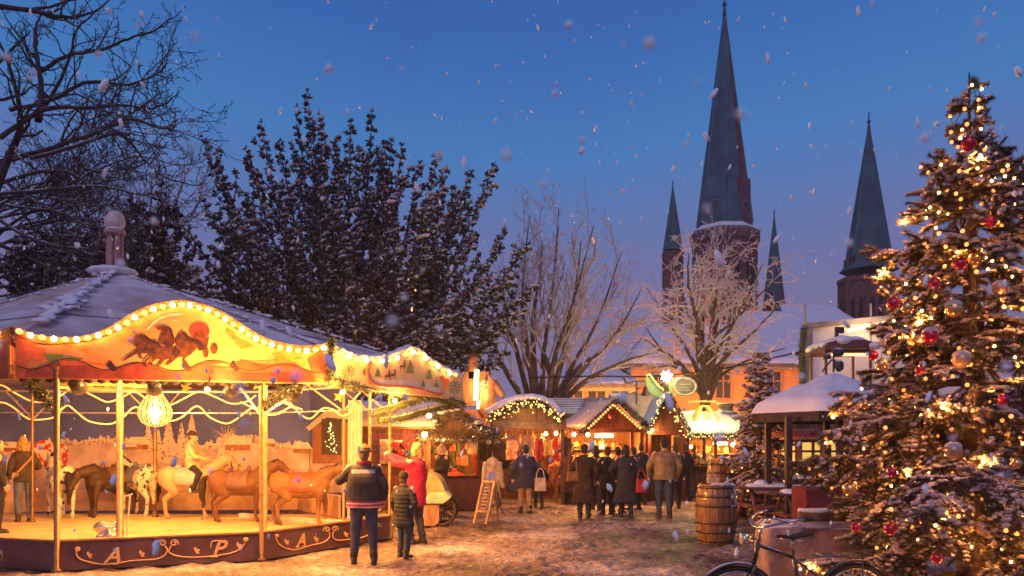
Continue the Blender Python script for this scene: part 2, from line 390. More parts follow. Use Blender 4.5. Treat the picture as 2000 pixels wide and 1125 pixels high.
person('woman in long black coat at the bright gable stall', x, y, 1.66, -.15, 'coat', (.03,.016,.014), 'brownblack', (.03,.03,.05), 'dark_trouser', ('short','black'), ('wool_dark',(.035,.02,.015)), bulk=1.2, stride=.05)
x,y = at_foot(1186,1006)
person('person in dark brown parka just beside the woman in long coat', x, y, 1.60, .3, 'parka', (.045,.028,.02), 'umber', (.03,.025,.03), 'dark_trouser', ('short','brown'), bulk=1.15, stride=.1)
x,y = at_foot(1222,1010)
person('stout person in long dark grey coat in the middle of the crowd', x, y, 1.64, .1, 'coat', (.03,.03,.04), 'slate', (.03,.03,.04), 'dark_trouser', ('bob','black'), bulk=1.22, stride=.2)
x,y = at_foot(1251,985)
person('person in black blue jacket walking beside the tan jacket man', x, y, 1.68, 0, 'jacket', (.02,.02,.035), 'ink', (.02,.025,.045), 'dark_trouser', ('short','black'), stride=.25)
x,y = at_foot(1297,1012)
person('man in tan jacket and jeans walking away up the lane', x, y, 1.80, .05, 'jacket', (.30,.20,.10), 'tan', (.045,.065,.10), 'denim2', ('short','black'), None, (.03,.025,.02), bulk=1.25, stride=.14,
       arms=[((-.34,-.03,1.15),(-.33,.1,.92)), ((.34,-.03,1.15),(.33,.1,.92))])
for px_,ft,lb,h_,tp,c_,ro in ((1206,1000,'short person in black coat just behind the stout grey coat',1.58,'coat',(.02,.016,.018),.4),(1164,996,'hooded person in dark plum jacket at the gable stall counter',1.62,'parka',(.04,.015,.025),-.3),(1238,996,'woman in dark green coat leaning to the gable stall',1.6,'coat',(.02,.025,.018),.7),(1318,992,'person in charcoal jacket at the elbow of the tan jacket man',1.66,'parka',(.025,.024,.028),-.2),(1112,985,'person in rust brown coat at the clothes rail end',1.6,'coat',(.10,.04,.025),.2),(1356,972,'person in dark teal jacket in front of the snack stall',1.6,'jacket',(.02,.035,.04),.1),(1052,992,'child in dark jacket near the person in navy blue',1.25,'jacket',(.03,.02,.02),.3)):
    x,y = at_foot(px_,ft); person(lb, x, y, h_, ro, tp, c_, 'dk%d'%px_, (.025,.025,.035), 'dark_trouser', ('short' if px_%4 else 'bob', 'brown' if px_%3 else 'black'), ('knit%d'%px_,(c_[1]*1.2,c_[0]*.8,c_[2])) if px_%2 else None, bulk=1.12, stride=.16, lean=.05 if px_ == 1238 else 0.)
x,y = at_foot(1338,978)
person('slim person in black walking ahead of the tan jacket man', x, y, 1.68, .2, 'jacket', (.016,.015,.02), 'coal', (.02,.02,.025), 'dark_trouser', ('short','brown'), stride=.3)
x,y = at_foot(1378,968)
person('person in black jacket with pale carrier bag near the barrels', x, y, 1.62, -.2, 'parka', (.018,.015,.02), 'coal', (.02,.02,.03), 'dark_trouser', ('short','sand'), bulk=1.2, stride=.1)
x = X(47,15.6); y = 15.6
person('woman with long red blond hair and leather strap inside the pony ring', x, y, 1.72, .75, 'jacket', (.055,.04,.035), 'soot', (.10,.13,.20), 'pale_jean', ('long','blond'), None, (.06,.04,.03), lift=.1, strap=True, turn=-.9, stride=.08)
x = X(-6,13.6); y = 13.6
person('dark clad person at the far edge of the pony ring', x, y, 1.68, -.8, 'parka', (.02,.02,.035), 'ink', (.02,.02,.03), 'dark_trouser', ('short','black'), lift=.1)

# ------------------------------------------------------------------ ponies
pony_m = {'spot': None, 'dark': mat('coat_dark',(.05,.028,.02),.6,.4,5,.15,60), 'bay': mat('coat_bay',(.15,.065,.03),.6,.3,4,.15,60), 'brown': mat('coat_brown',(.24,.12,.055),.55,.5,3,.15,60,col2=(.10,.045,.02)), 'tan': mat('coat_tan',(.46,.31,.19),.6,.25,4,.15,60)}
m = mat('coat_spot', (.75,.70,.58), .6, 0, 9, .15, 60, col2=(.03,.022,.018), thr=.40, soft=.03); pony_m['spot'] = m
def pony(label, px, Y, h, rot, kind='spot', head=0., mane='dark', saddle=None):
    t = thing('pony', label, 'pony', (0,0,0), 'ponies walking in the ring'); m = MB()
    def ring(x, z, ry, rz): return [V((x, ry*math.cos(a), z+rz*math.sin(a))) for a in np.linspace(0,2*PI,17)[:-1]]
    m.loft([ring(*r) for r in ((-.66,.84,.07,.09),(-.6,.86,.18,.2),(-.45,.86,.24,.245),(-.2,.8,.25,.25),(.1,.79,.25,.255),(.32,.82,.22,.27),(.48,.86,.16,.23),(.56,.88,.08,.13))])
    nb = V((.42,0,.98)); nt = V((.78,0,1.28-head)); m.caps(nb, lerp(nb,nt,.5)+V((0,0,.03)), .175, .135); m.caps(lerp(nb,nt,.5)+V((0,0,.03)), nt, .135, .095)
    hd = V((.30,0,-.24)).normalized() if head < .3 else V((.22,0,-.32)).normalized()
    m.caps(nt+V((.02,0,0)), nt+hd*.2, .105, .075); m.caps(nt+hd*.2, nt+hd*.36, .07, .058)
    for s in (-1,1):
        m.caps(nt+V((-.03,.06*s,.07)), nt+V((-.02,.075*s,.17)), .028, .008, 7)
        f = .06*s
        for a, b, ra, rb in (((.38,.12*s,.72),(.4+f,.12*s,.42),.1,.052),((.4+f,.12*s,.42),(.39+f,.12*s,.13),.048,.034),((.39+f,.12*s,.13),(.43+f,.12*s,.04),.038,.048),
                             ((-.42,.13*s,.78),(-.33-f,.14*s,.58),.16,.1),((-.33-f,.14*s,.58),(-.54-f,.13*s,.4),.09,.05),((-.54-f,.13*s,.4),(-.51-f,.13*s,.13),.046,.035),((-.51-f,.13*s,.13),(-.47-f,.13*s,.04),.038,.048)): m.caps(a, b, ra, rb)
    remesh(m, 'body', .016, 4, None, t, pony_m[kind])
    mm = mat('mane_'+mane, {'dark':(.03,.02,.015),'pale':(.5,.4,.28)}[mane], .7, .5, 20, .6, 70)
    m = MB()
    for i in range(9):
        p = lerp(nb, nt, i/8)+V((-.05,0,.15-.05*i/8)); m.caps(p, p+V((-.03,.07,-.14)), .035, .018, 7)
    m.caps(nt+V((.0,0,.09)), nt+V((.09,.02,.03)), .03, .015, 7); remesh(m, 'mane', .012, 2, waves(2,.006,50), t, mm)
    m = MB(); m.tube(spline([(-.64,0,.95),(-.76,0,.85),(-.78,0,.6),(-.75,0,.3)],5), [.035,.04,.05,.06,.065,.07,.075,.078,.08,.075,.07,.06,.05,.04,.03,.015][:16], 9); remesh(m, 'tail', .014, 2, waves(4,.008,45,zs=.2), t, mm)
    if saddle:
        m = MB(); m.loft([[V((x,.27*math.cos(a),.79+.285*math.sin(a))) for a in np.linspace(-.35,PI+.35,15)] for x in (-.22,-.1,.05,.18)], cap=False)
        m.caps((.16,0,1.08),(.16,0,1.14),.06,.04); m.caps((-.22,-.1,1.08),(-.22,.1,1.08),.05,.05); m.build('saddle', mat('saddle_'+saddle[0], saddle[1], .5), t, True)
    b = MB()
    for d in (.12,.3): q = nt+hd*d; b.tube([q+V((0,.09*math.cos(a),.09*math.sin(a)))+hd*0 for a in np.linspace(0,2*PI,13)[:-1]], .012, 5, closed=True)
    b.build('halter', mat('halter',(.12,.03,.02),.5), t, True)
    s = h/1.05; t.scale = (s,s,s); t.location = (X(px,Y), Y, .1); t.rotation_euler = (0,0,rot); return t
pony('spotted pony with its rump turned to the lane beside the long haired woman', 118, 16.6, 1.08, 2.3, 'spot', .05)
pony('dark brown pony with saddle and lowered head between the spotted ponies', 212, 16.9, 1.05, -1.9, 'dark', .35, saddle=('worn',(.16,.09,.08)))
pony('white pony with black spots half hidden by the thick gold pole', 272, 17.2, 1.06, 2.5, 'spot', .1, saddle=('blue_grey',(.16,.18,.26)))
pony('cream pony carrying a rider in pale jacket and dark cap', 372, 16.3, 1.06, .05, 'tan', .05, 'pale', saddle=('cloth_grey',(.45,.38,.42)))
pony('bay pony walking with loose rein near the back barrier', 470, 15.6, 1.02, .1, 'bay', .1, 'dark', saddle=('worn',(.16,.09,.08)))
pony('brown pony walking toward the far side of the ring', 590, 15.0, 1.0, .15, 'brown', .15, 'dark', saddle=('red',(.35,.08,.05)))
person('rider in cream jacket and dark cap sitting on the cream pony', X(376,16.3), 16.3, 1.5, -PI/2, 'jacket', (.62,.46,.30), 'cream', (.12,.10,.12), 'dark_trouser', ('short','brown'), ('cap_dark',(.03,.02,.025)), sit=True, lift=.44,
       arms=[((-.24,.14,1.15),(-.10,.36,1.05)), ((.24,.14,1.15),(.10,.36,1.05))])

# bags carried in the crowd
def carried(label, px, foot, z, w_, h, col, strap=.5, name='shoulder_bag', dx=0., dy=-.12):
    Y = FOC*CAM_H/(foot-HOR); c = V((X(px,Y)+dx,Y+dy,z)); t = thing(name, label, 'bag', c); m = MB(); m.box(c, (w_,.11,h), 0, .2, taper=.88); m.build('pouch', cloth('bag_%d'%px, col), t, bevel=.02); m = MB(); m.tube(spline([c+V((-w_*.35,0,h*.45)),c+V((-w_*.25,.02,h*.5+strap*.7)),c+V((0,.06,h*.5+strap)),c+V((w_*.25,.02,h*.5+strap*.7)),c+V((w_*.35,0,h*.45))],4), .012, 5); m.build('strap', MATS['cloth_bag_%d'%px], t, True); return t
carried('red shopping bag hanging beside the stout grey coat', 1222, 1010, .72, .26, .3, (.45,.04,.05), .22, dx=.34)
carried('brown shoulder bag on the hip of the woman in long black coat', 1141, 1012, .95, .28, .22, (.22,.10,.04), .5, dx=-.27)
carried('pale cloth tote beside the person in navy blue jacket', 1026, 1002, .70, .28, .32, (.55,.46,.36), .22, dx=.36)
carried('small rucksack on the back of the person by the tan jacket elbow', 1318, 992, 1.20, .28, .36, (.10,.12,.05), .12, 'rucksack', dy=-.24)
carried('dark green tote beside the walking person in black blue jacket', 1251, 985, .72, .25, .3, (.04,.09,.05), .22, dx=.30)
# ------------------------------------------------------------------ pony ring (carousel tent)
PL = V((-6.44,9.96,0)); PR = V((-2.6,11.0,0)); P3 = V((-1.0,15.2,0)); P0 = V((-9.9,11.3,0))
APX = V((-7.6,14.7,5.0)); ZB = 2.54; ZE = 3.06
ring = thing('pony_carousel', 'octagonal pony ring with snowy canvas roof, painted bulb-lit boards and letters on its skirt', 'carousel', (-5.8,14.2,0))
gold = mat('gold_paint', (.24,.13,.045), .35, .25, 10, .1, 40, metal=.35)
darkmetal = mat('dark_metal', (.05,.045,.05), .5, .3, 12, .1, 40, metal=.6)
palemetal = mat('galvanised', (.55,.53,.52), .4, .2, 12, .1, 40, metal=.7)
corners = [PL+V((-.06,.1,0)), PR+V((-.1,.08,0)), P3+V((-.12,.02,0)), V((-1.9,18.9,0)), V((-6,20.6,0)), V((-10.6,20.2,0)), V((-13.2,16.6,0)), V((-12.2,12.6,0)), P0]
m = MB(); rng = random.Random(3)
canvas = mat('canvas', (.58,.40,.36), .8, .25, 1.6, .25, 26, snow=-.10, snows=1.3)
for i in range(len(corners)):
    a = corners[i]+V((0,0,ZE)); b = corners[(i+1)%len(corners)]+V((0,0,ZE)); nu = 12; nv = 14; vs = []
    for j in range(nv+1):
        for k in range(nu+1):
            e = lerp(a, b, k/nu); q = lerp(e, APX, j/nv); sag = -.07*math.sin(PI*k/nu)*(1-j/nv)*math.sin(PI*min(1,j/nv+.25))-.03*math.sin(PI*j/nv)
            vs.append(q+V((0,0,sag+.012*noise.noise(q*2))))
    m.add(vs, [(j*(nu+1)+k, j*(nu+1)+k+1, (j+1)*(nu+1)+k+1, (j+1)*(nu+1)+k) for j in range(nv) for k in range(nu)])
roof = m.build('roof', canvas, ring, True)
m = MB()
for c in corners: m.tube([c+V((0,0,ZE+.01)), lerp(c+V((0,0,ZE+.005)),APX,.5)+V((0,0,-.005)), APX+V((0,0,.01))], .007, 4)
for i in (8,0,1):                                # hem seam across the canvas
    a, b = corners[i]+V((0,0,ZE)), corners[(i+1)%9]+V((0,0,ZE)); m.tube([lerp(lerp(a,b,k/8),APX,.3)+V((0,0,-.07*math.sin(PI*k/8)*.55-.012)) for k in range(9)], .008, 4)
m.build('seam', mat('seam',(.16,.13,.15),.8), roof, True)
m = MB()
def snow_lumps(path, n, w, r0, r1, seed):
    r = random.Random(seed)
    for _ in range(n):
        t = r.random(); q = lerp(path[0], path[1], t); q = q+V((r.gauss(0,w),r.gauss(0,w*.5),0)); s = r.uniform(r0,r1)
        m.sph(q, s, 8, 5, 0, (1.5,1.2,.22))
ridge = (lerp(PL+V((0,0,ZE)),APX,.15)+V((.05,-.02,.03)), lerp(PL+V((0,0,ZE)),APX,.93)+V((0,0,.03)))
snow_lumps(ridge, 170, .05, .03, .07, 5); snow_lumps((lerp(ridge[0],ridge[1],.2),lerp(ridge[0],ridge[1],.45)), 80, .13, .03, .07, 6)
snow_lumps((lerp(P0+V((0,0,ZE)),APX,.1), APX), 60, .04, .03, .06, 8); snow_lumps((lerp(PR+V((0,0,ZE)),APX,.0)+V((0,0,.02)), APX), 200, .025, .02, .04, 9)
snow_lumps((lerp(P3+V((0,0,ZE)),APX,.0)+V((0,0,.02)), APX), 90, .04, .03, .06, 10)
sl = [APX+V((0,-.1,0)), APX+V((.6,-.5,-.22)), APX+V((-.7,-.4,-.22))]
for q in sl[:1]: m.sph(q+V((0,0,-.05)), .4, 14, 6, 0, (1.2,1,.25))
remesh(m, 'snow', .016, 2, waves(3,.006,22), roof, snow_m).location = V((0,0,0))-ORG[ring.name]
# finial: ring of little columns under a ball of snow
m = MB()
for k in range(6):
    a = k*PI/3+.3; q = APX+V((.105*math.cos(a), .105*math.sin(a), 0)); m.lathe([(.05,-.1),(.045,.05),(.052,.3),(.045,.62),(.05,.7)], q, 10)
m.lathe([(.19,.68),(.2,.7),(.19,.76),(.15,.8)], APX, 18); m.lathe([(.22,-.14),(.2,-.02),(.14,0)], APX, 18)
fin = m.build('finial', mat('rose_paint',(.45,.25,.22),.6,.2,12,.1,40,snow=.3), ring, True)
m = MB(); m.sph(APX+V((0,0,.93)), .17, 18, 12, 0, (1.1,1.1,1.05)); m.sph(APX+V((.02,-.02,1.02)), .14, 14, 8, 0, (1.1,1.1,.8)); m.build('snow_ball', mat('snow_rose',(.72,.55,.52),.8,.15,8,.4,25), fin, True)
# painted rounding boards
board_m = mat('board_sky', (.74,.42,.14), .5, .1, 1.1, .06, 30, col2=(.60,.20,.05), thr=.40, soft=.22)
bm2 = mat('board_cream', (.74,.52,.27), .5, .1, 1.2, .06, 30, col2=(.80,.52,.24))
ribb = mat('paint_ribbon', (.66,.24,.03), .5, .3, 5, .05, 30); ribr = mat('paint_redbrown', (.30,.05,.02), .5, .4, 6, .05, 30); ribr2 = mat('paint_red', (.55,.10,.03), .5, .45, 3, .05, 30)
pgreen = mat('paint_green', (.14,.22,.05), .5, .5, 5, .05, 30); pbrown = mat('paint_brown', (.095,.03,.012), .5, .5, 14, .05, 30); pdark = mat('paint_dark', (.035,.012,.01), .5, .2, 9, 0)
pblue = mat('paint_blue', (.42,.50,.42), .5, .3, 5, 0); pred = mat('paint_scarlet', (.6,.05,.03), .5, .3, 9, 0); pwhite = mat('paint_snowwhite', (.80,.70,.58), .5, .2, 4, 0)
PM = [board_m, ribb, ribr, ribr2, pgreen, pbrown, pdark, pblue, pred, pwhite, bm2]
def plane_n(A, B):
    e = (B-A).normalized(); n = V((e.y,-e.x,0)); return n
def board(A, B, top, bot_z, m0, label=None):
    n = plane_n(A, B); q = [on_plane(px,py,A,B) for px,py in top]
    poly = [V((p.x,p.y,bot_z)) for p in (q[0],)]+[V(p) for p in q]+[V((q[-1].x,q[-1].y,bot_z))]
    m = MB(); m.prism(poly, -n*.05, 0); o = m.build('fascia_board', [m0], ring)
    if label: o['label'] = label
    return o, n
def paint(m, pts, A, B, n, k, off):
    q = [on_plane(px,py,A,B)+n*off for px,py in pts]; m.add(q, [tuple(range(len(q)))], k)
def band(m, top, bot, A, B, n, k, off):
    for (t0,t1,b0,b1) in zip(top, top[1:], bot, bot[1:]): paint(m, [t0,t1,b1,b0], A, B, n, k, off)
def sm(pts, k=4): return [(p.x,p.y) for p in spline([V((a,b,0)) for a,b in pts], k)]
top1 = sm([(30,637),(60,650),(90,657),(130,659),(170,655),(200,645),(225,632),(250,616),(275,603),(300,594),(325,589),(350,586),(375,589),(400,595),(425,604),(450,618),(475,634),(500,650),(525,662),(550,669),(580,674),(610,675),(640,670)])
bd1, n1 = board(PL, PR, top1, ZB, board_m, 'curved board painted with galloping horses')
m = MB()
band(m, top1, [(x, y+13+3*math.sin(x*.03)) for x,y in top1], PL, PR, n1, 1, .004)
bot = sm([(33,738),(640,749)], 92)
tb = [(x, 715+8*math.sin((x-30)*.045)+(x-30)*.012-6*max(0,math.sin((x-60)*.021))) for x,_ in bot]
band(m, tb, [(x, y-.8) for x,y in bot], PL, PR, n1, 2, .006)
for x0 in (216,362,455): paint(m, [(x0,703),(x0+14,722),(x0+6,726),(x0-8,714)], PL, PR, n1, 6, .009)
paint(m, [(31,650),(62,662),(70,672),(60,690),(48,737),(33,737)], PL, PR, n1, 3, .008); paint(m, [(62,678),(90,680),(82,704),(58,700)], PL, PR, n1, 3, .0085)
paint(m, [(640,684),(622,688),(600,700),(606,716),(618,748),(640,748)], PL, PR, n1, 3, .008)
paint(m, [(113,700),(150,704),(210,712),(120,714)], PL, PR, n1, 3, .008); paint(m, [(470,702),(520,712),(575,708),(600,724),(500,728),(440,722)], PL, PR, n1, 3, .0085)
paint(m, [(88,690),(120,692),(165,700),(140,708),(100,708)], PL, PR, n1, 4, .007); paint(m, [(410,712),(460,706),(520,704),(590,700),(598,714),(540,722),(470,718)], PL, PR, n1, 4, .007)
for pts in ([(130,668),(175,678),(170,690),(150,678),(128,674)], [(228,650),(262,640),(248,668),(236,664)], [(440,640),(462,652),(455,664),(444,652)], [(452,654),(498,676),(470,682),(458,668)], [(535,690),(580,692),(600,690),(548,710),(540,702)]): paint(m, pts, PL, PR, n1, 1, .0075)
zc = lambda L: [(230+a/7.5, 580+b/7.5) for a,b in L]
ov = [(1,0)]
paint(m, zc([(420,470),(520,360),(640,285),(800,240),(960,240),(940,265),(760,290),(600,350),(500,430),(440,490)]), PL, PR, n1, 7, .007)
paint(m, zc([(1195+150*math.cos(a),500+130*math.sin(a)) for a in np.linspace(0,2*PI,25)[:-1]]), PL, PR, n1, 8, .010)
paint(m, zc([(1050,590),(1190,625),(1340,600),(1300,780),(1180,790),(1150,700)]), PL, PR, n1, 5, .0115)
for cx,cy,rx,ry in ((1410,760,55,80),(1290,820,45,75)): paint(m, zc([(cx+rx*math.cos(a),cy+ry*math.sin(a)) for a in np.linspace(0,2*PI,17)[:-1]]), PL, PR, n1, 5, .011)
for cx,cy in ((1230,520),(1150,545)): paint(m, zc([(cx-50,cy+90),(cx-40,cy+10),(cx-10,cy-40),(cx+30,cy-20),(cx+45,cy+90)]), PL, PR, n1, 5, .012)
H = [[(230,690),(255,740),(290,700),(310,670),(300,760),(180,840),(60,940),(85,940),(210,870),(300,820),(330,910),(385,890),(345,870),(350,830),(420,830),(520,760),(480,670),(440,600),(350,540),(270,550)],
     [(555,450),(620,430),(700,415),(790,470),(830,580),(850,660),(800,720),(620,700),(610,640),(640,560),(660,500),(600,490)],
     [(850,640),(880,570),(930,510),(1000,540),(1060,620),(1170,660),(1160,760),(1080,840),(1000,890),(960,970),(945,960),(970,870),(880,890),(740,1000),(700,1000),(820,870),(860,800),(860,720)],
     [(400,820),(440,700),(500,660),(590,680),(680,740),(820,730),(860,800),(840,880),(700,920),(600,1025),(580,1015),(650,910),(570,910),(500,960),(540,1010),(490,1000),(478,960),(530,890),(500,870),(420,950),(432,1030),(395,1015),(395,930),(470,860),(440,830)]]
for i, h in enumerate(H): paint(m, zc(h), PL, PR, n1, 5, .013+.0012*i)
for pts in ([(350,545),(430,570),(500,640),(600,650),(640,760),(560,690),(470,660),(420,610)], [(750,430),(800,480),(835,610),(790,600),(770,520)], [(930,505),(1010,545),(1070,620),(1180,640),(1300,760),(1200,790),(1150,690),(1040,650),(985,580)], [(660,660),(780,680),(760,710),(680,705)], [(800,760),(860,740),(930,800),(860,890),(800,850)]): paint(m, zc(pts), PL, PR, n1, 6, .0185)
paint(m, zc([(800,355),(840,320),(870,345),(950,355)]), PL, PR, n1, 7, .008)
m.build('painting', PM, bd1)
m = MB(); m.tube([on_plane(x,y-2,PL,PR)+n1*.008 for x,y in tb], .007, 4); m.tube([on_plane(x,y+14+3*math.sin(x*.03),PL,PR)+n1*.006 for x,y in top1], .005, 4); m.build('painted_outline', pdark, bd1)
top2 = sm([(650,676),(665,683),(690,694),(715,698),(740,698),(765,694),(785,685),(802,680),(818,684),(835,698),(855,712),(880,726),(905,735)])
bd2, n2 = board(PR, P3, top2, ZB, bm2, 'board painted with a snowy wood and deer')
m = MB()
fr = sm([(725,705),(715,722),(718,740),(735,752),(770,755),(810,758),(845,768),(862,768),(870,752),(862,735)])
m2 = MB(); m2.tube([on_plane(x,y,PR,P3)+n2*.008 for x,y in fr], .03, 5); m2.build('painted_frame', ribr2, bd2)
for px,py,s in ((737,731,7),(801,722,9),(838,735,7),(852,752,6),(826,752,5)):
    for k in range(3): paint(m, [(px-s*(1-.22*k),py+s*.6-k*s*.7),(px+s*(1-.22*k),py+s*.75-k*s*.7),(px,py-s*.8-k*s*.7)], PR, P3, n2, 4, .007+.001*k)
paint(m, [(722,738),(770,742),(812,745),(866,760),(858,768),(812,757),(735,751)], PR, P3, n2, 9, .006)
for px,py in ((755,735),(766,733),(785,716)): paint(m, [(px-4,py+8),(px-4,py-2),(px+3,py-3),(px+3,py-12),(px+6,py-12),(px+6,py),(px+5,py+9),(px+4,py+1),(px-3,py+2),(px-3,py+8)], PR, P3, n2, 5, .0085)
for px,py in ((680,726),(888,757)):
    for a in np.linspace(0,2*PI,12)[:-1]: paint(m, [(px,py),(px+13*math.cos(a)-1.5*math.sin(a),py+13*math.sin(a)+1.5*math.cos(a)),(px+13*math.cos(a)+1.5*math.sin(a),py+13*math.sin(a)-1.5*math.cos(a))], PR, P3, n2, 4, .007)
    paint(m, [(px-2,py),(px,py-14),(px+2,py)], PR, P3, n2, 8, .0085)
for px,py in ((712,727),(872,745)): paint(m, [(px+5*math.cos(a),py+7*math.sin(a)) for a in np.linspace(0,2*PI,9)[:-1]], PR, P3, n2, 8, .0095)
m.build('painting', PM, bd2)
m = MB(); snowtop = [on_plane(x,y,PR,P3)-n2*.025 for x,y in top2]
for q in resample(snowtop, 70): m.sph(q+V((0,0,.015)), rng.uniform(.035,.06), 8, 5, 0, (1.2,1.2,.8))
remesh(m, 'snow', .016, 2, waves(6,.008,25), bd2, snow_m).location = V((0,0,0))-ORG[ring.name]
bd0, n0 = board(P0, PL, [(-520,640),(-260,600),(-90,640),(-30,652),(0,645),(21,638)], ZB, ribr2)
m = MB(); m.tube([on_plane(x,y,P0,PL)+n0*.01 for x,y in ((19,640),(20,690),(21,736))], .02, 5); band(m, [(-90,642),(-30,655),(0,648),(21,640)], [(-90,656),(-30,669),(0,662),(21,654)], P0, PL, n0, 0, .005); m.build('painting', [ribb], bd0)
# lamps along the boards
bulb_y = lampmat('bulb_yellow', (1,.42,.03), 1.9); bulb_w = lampmat('bulb_white', (1,.44,.10), 60)
sock = mat('socket', (.85,.8,.65), .4, .1, 9, 0)
by, bw = ball_mesh('bulb', .038, bulb_y, 10, 8), ball_mesh('bulb', .035, bulb_w, 10, 8)
B1 = [(40,648),(62,656),(85,660),(108,663),(130,664),(152,664),(173,661),(194,656),(214,649),(232,641),(249,631),(265,621),(283,612),(301,605),(319,600),(338,597),(356,596),(372,598),(390,602),(407,607),(425,614),(441,624),(457,634),(473,644),(487,654),(501,662),(516,669),(531,674),(548,679),(565,683),(582,685),(599,686),(616,684),(632,680)]
B2 = [(660,688),(676,696),(693,701),(710,704),(725,705),(740,705),(755,703),(770,699),(786,692),(801,688),(814,690),(826,700),(838,709),(850,716),(861,723),(873,729),(885,732)]
def bulbs(L, A, B, n, bd):
    m = MB(); m.tube([n*.003, n*.03], .035, 10); me = bpy.data.meshes.new('socket'); me.from_pydata(m.v, [], m.f); me.materials.append(sock)
    for i, (x,y) in enumerate(L):
        q = on_plane(x,y,A,B); child_copies(bw if i%2 else by, 'bulb', [q+n*.06], bd); child_copies(me, 'socket', [q], bd)
bulbs(B1, PL, PR, n1, bd1); bulbs(B2, PR, P3, n2, bd2); bulbs([(3,651),(-18,656),(-40,652)], P0, PL, n0, bd0)
# posts, rails, ties
S0 = V((X(-120,10.7),10.7,0)); S1 = V((X(112,10.15),10.15,0)); S2 = V((X(510,11.1),11.1,0)); S3 = V((X(761,13.6),13.6,0)); S4 = V((X(775,17.2),17.2,0)); S5 = V((X(-60,17.4),17.4,0))
def post(q, r, z0, z1, mt): m = MB(); m.lathe([(r*1.9,z0),(r*1.9,z0+.03),(r,z0+.05),(r,z1-.05),(r*1.5,z1)], V((q.x,q.y,0)), 12); return m.build('post', mt, ring, True)
def p2(px, Y): return V((X(px,Y),Y,0))
n_s = plane_n(S1,S2)
for q, r, z0, z1, mt in ((S1+n_s*.05,.035,0,2.7,gold),(S2+n_s*.05,.03,0,2.7,gold),(p2(518,11.9),.03,.1,2.8,gold),(S3,.025,0,2.75,gold),(p2(722,14.5),.03,.1,2.8,gold),(p2(671,14.6),.028,.1,2.8,gold),(p2(234,11.6),.05,0,3.0,mat('thick_gold',(.25,.13,.07),.35,.2,9,.05,40,metal=.4)),(p2(63,15.6),.03,.1,2.9,gold),(p2(303,16.6),.04,.1,2.7,gold)): post(q, r, z0, z1, mt)
m = MB()
zt = 2.62
hubp = V((-7.6,14.7,2.75))
for a,b in ((S1,S2),(S2,S3),(S0,S1)): m.beam(a+V((0,0,zt)), b+V((0,0,zt)), .05, .05)
for a,b in ((p2(-60,15.6),p2(290,16)),(p2(290,16),p2(520,16)),(p2(520,16),p2(672,14.6)),(p2(672,14.6),p2(760,14))): m.beam(a+V((0,0,2.76)), b+V((0,0,2.76)), .035, .035); m.beam(a+V((0,0,2.32)), b+V((0,0,2.32)), .02, .02)
for a,z0,b,z1 in ((p2(10,15.6),2.76,p2(63,15.6),2.2),(p2(120,15.7),2.76,p2(66,15.6),2.2),(p2(250,16),2.76,p2(303,16.5),2.2),(p2(350,16),2.74,p2(306,16.5),2.2),(S2,2.1,V((-4.6,12.5,0)),2.85),(S2,2.1,p2(600,14),2.75),(p2(671,14.6),2.3,p2(600,15.2),2.85),(p2(671,14.6),2.3,p2(722,14.4),2.85),(p2(722,14.5),2.3,p2(650,15.5),2.9),(S3,2.2,p2(690,14.8),2.85)): m.beam(a+V((0,0,z0)), b+V((0,0,z1)), .025, .025)
m.build('tie_rods', palemetal, ring)
m = MB()
for c in corners: m.beam(lerp(c+V((0,0,ZE-.2)),APX,.02), APX+V((0,0,-.42)), .06, .09)
for a,b in zip(corners, corners[1:]+corners[:1]): m.beam(a+V((0,0,ZE-.08)), b+V((0,0,ZE-.08)), .05, .06)
m.build('rafter', darkmetal, ring)
m = MB()                                          # dark scalloped pelmet behind the board foot
for k in range(26):
    a = lerp(PL,PR,(k+.5)/26)-n1*.07; m.lathe([(.0,-.05),(.05,-.03),(.07,.02),(.07,.05)], a+V((0,0,ZB+.0)), 8)
m.build('pelmet', mat('black_cloth',(.02,.016,.03),.9), ring, True)
# skirt with painted letters
skm = mat('skirt_paint', (.085,.04,.05), .28, .35, 2.5, .06, 20, coat=.4); ZS = .39
scroll_m = mat('scroll_paint', (.72,.42,.16), .45, .2, 10, .05, 30); letter_m = mat('letter_gold', (.62,.36,.16), .4, .15, 9, 0)
def skirt(A, B): m = MB(); m.beam(A+V((0,0,ZS/2+.005)), B+V((0,0,ZS/2+.005)), .04, ZS); o = m.build('skirt_panel', skm, ring, bevel=.006); mm = MB(); mm.beam(A+V((0,0,ZS+.017)), B+V((0,0,ZS+.017)), .07, .024); mm.build('top_rail', mat('rail_paint',(.30,.14,.06),.4), o); return o
sk1 = skirt(S1,S2); sk2 = skirt(S2,S3); sk0 = skirt(S0,S1); skirt(S3,S4)
def letter(ch, px, py, hpx, A, B, par, Y, shear=.35):
    n = plane_n(A,B); cu = bpy.data.curves.new('t','FONT'); cu.body = ch; cu.size = hpx/FOC*Y*1.42; cu.extrude = .004; cu.shear = shear; cu.align_x = 'CENTER'; cu.align_y = 'CENTER'; cu.offset = .006
    to = bpy.data.objects.new('t', cu); C.objects.link(to); dg = bpy.context.evaluated_depsgraph_get(); me = bpy.data.meshes.new_from_object(to.evaluated_get(dg)); bpy.data.objects.remove(to)
    e = (B-A).normalized(); M = Matrix((( e.x,0,n.x),(e.y,0,n.y),(0,1,0))).to_4x4(); M.translation = on_plane(px,py,A,B)+n*.028-ORG[par.name]; me.transform(M)
    me.materials.clear(); me.materials.append(letter_m); o = bpy.data.objects.new('letter', me); C.objects.link(o); o.parent = par; return o, M
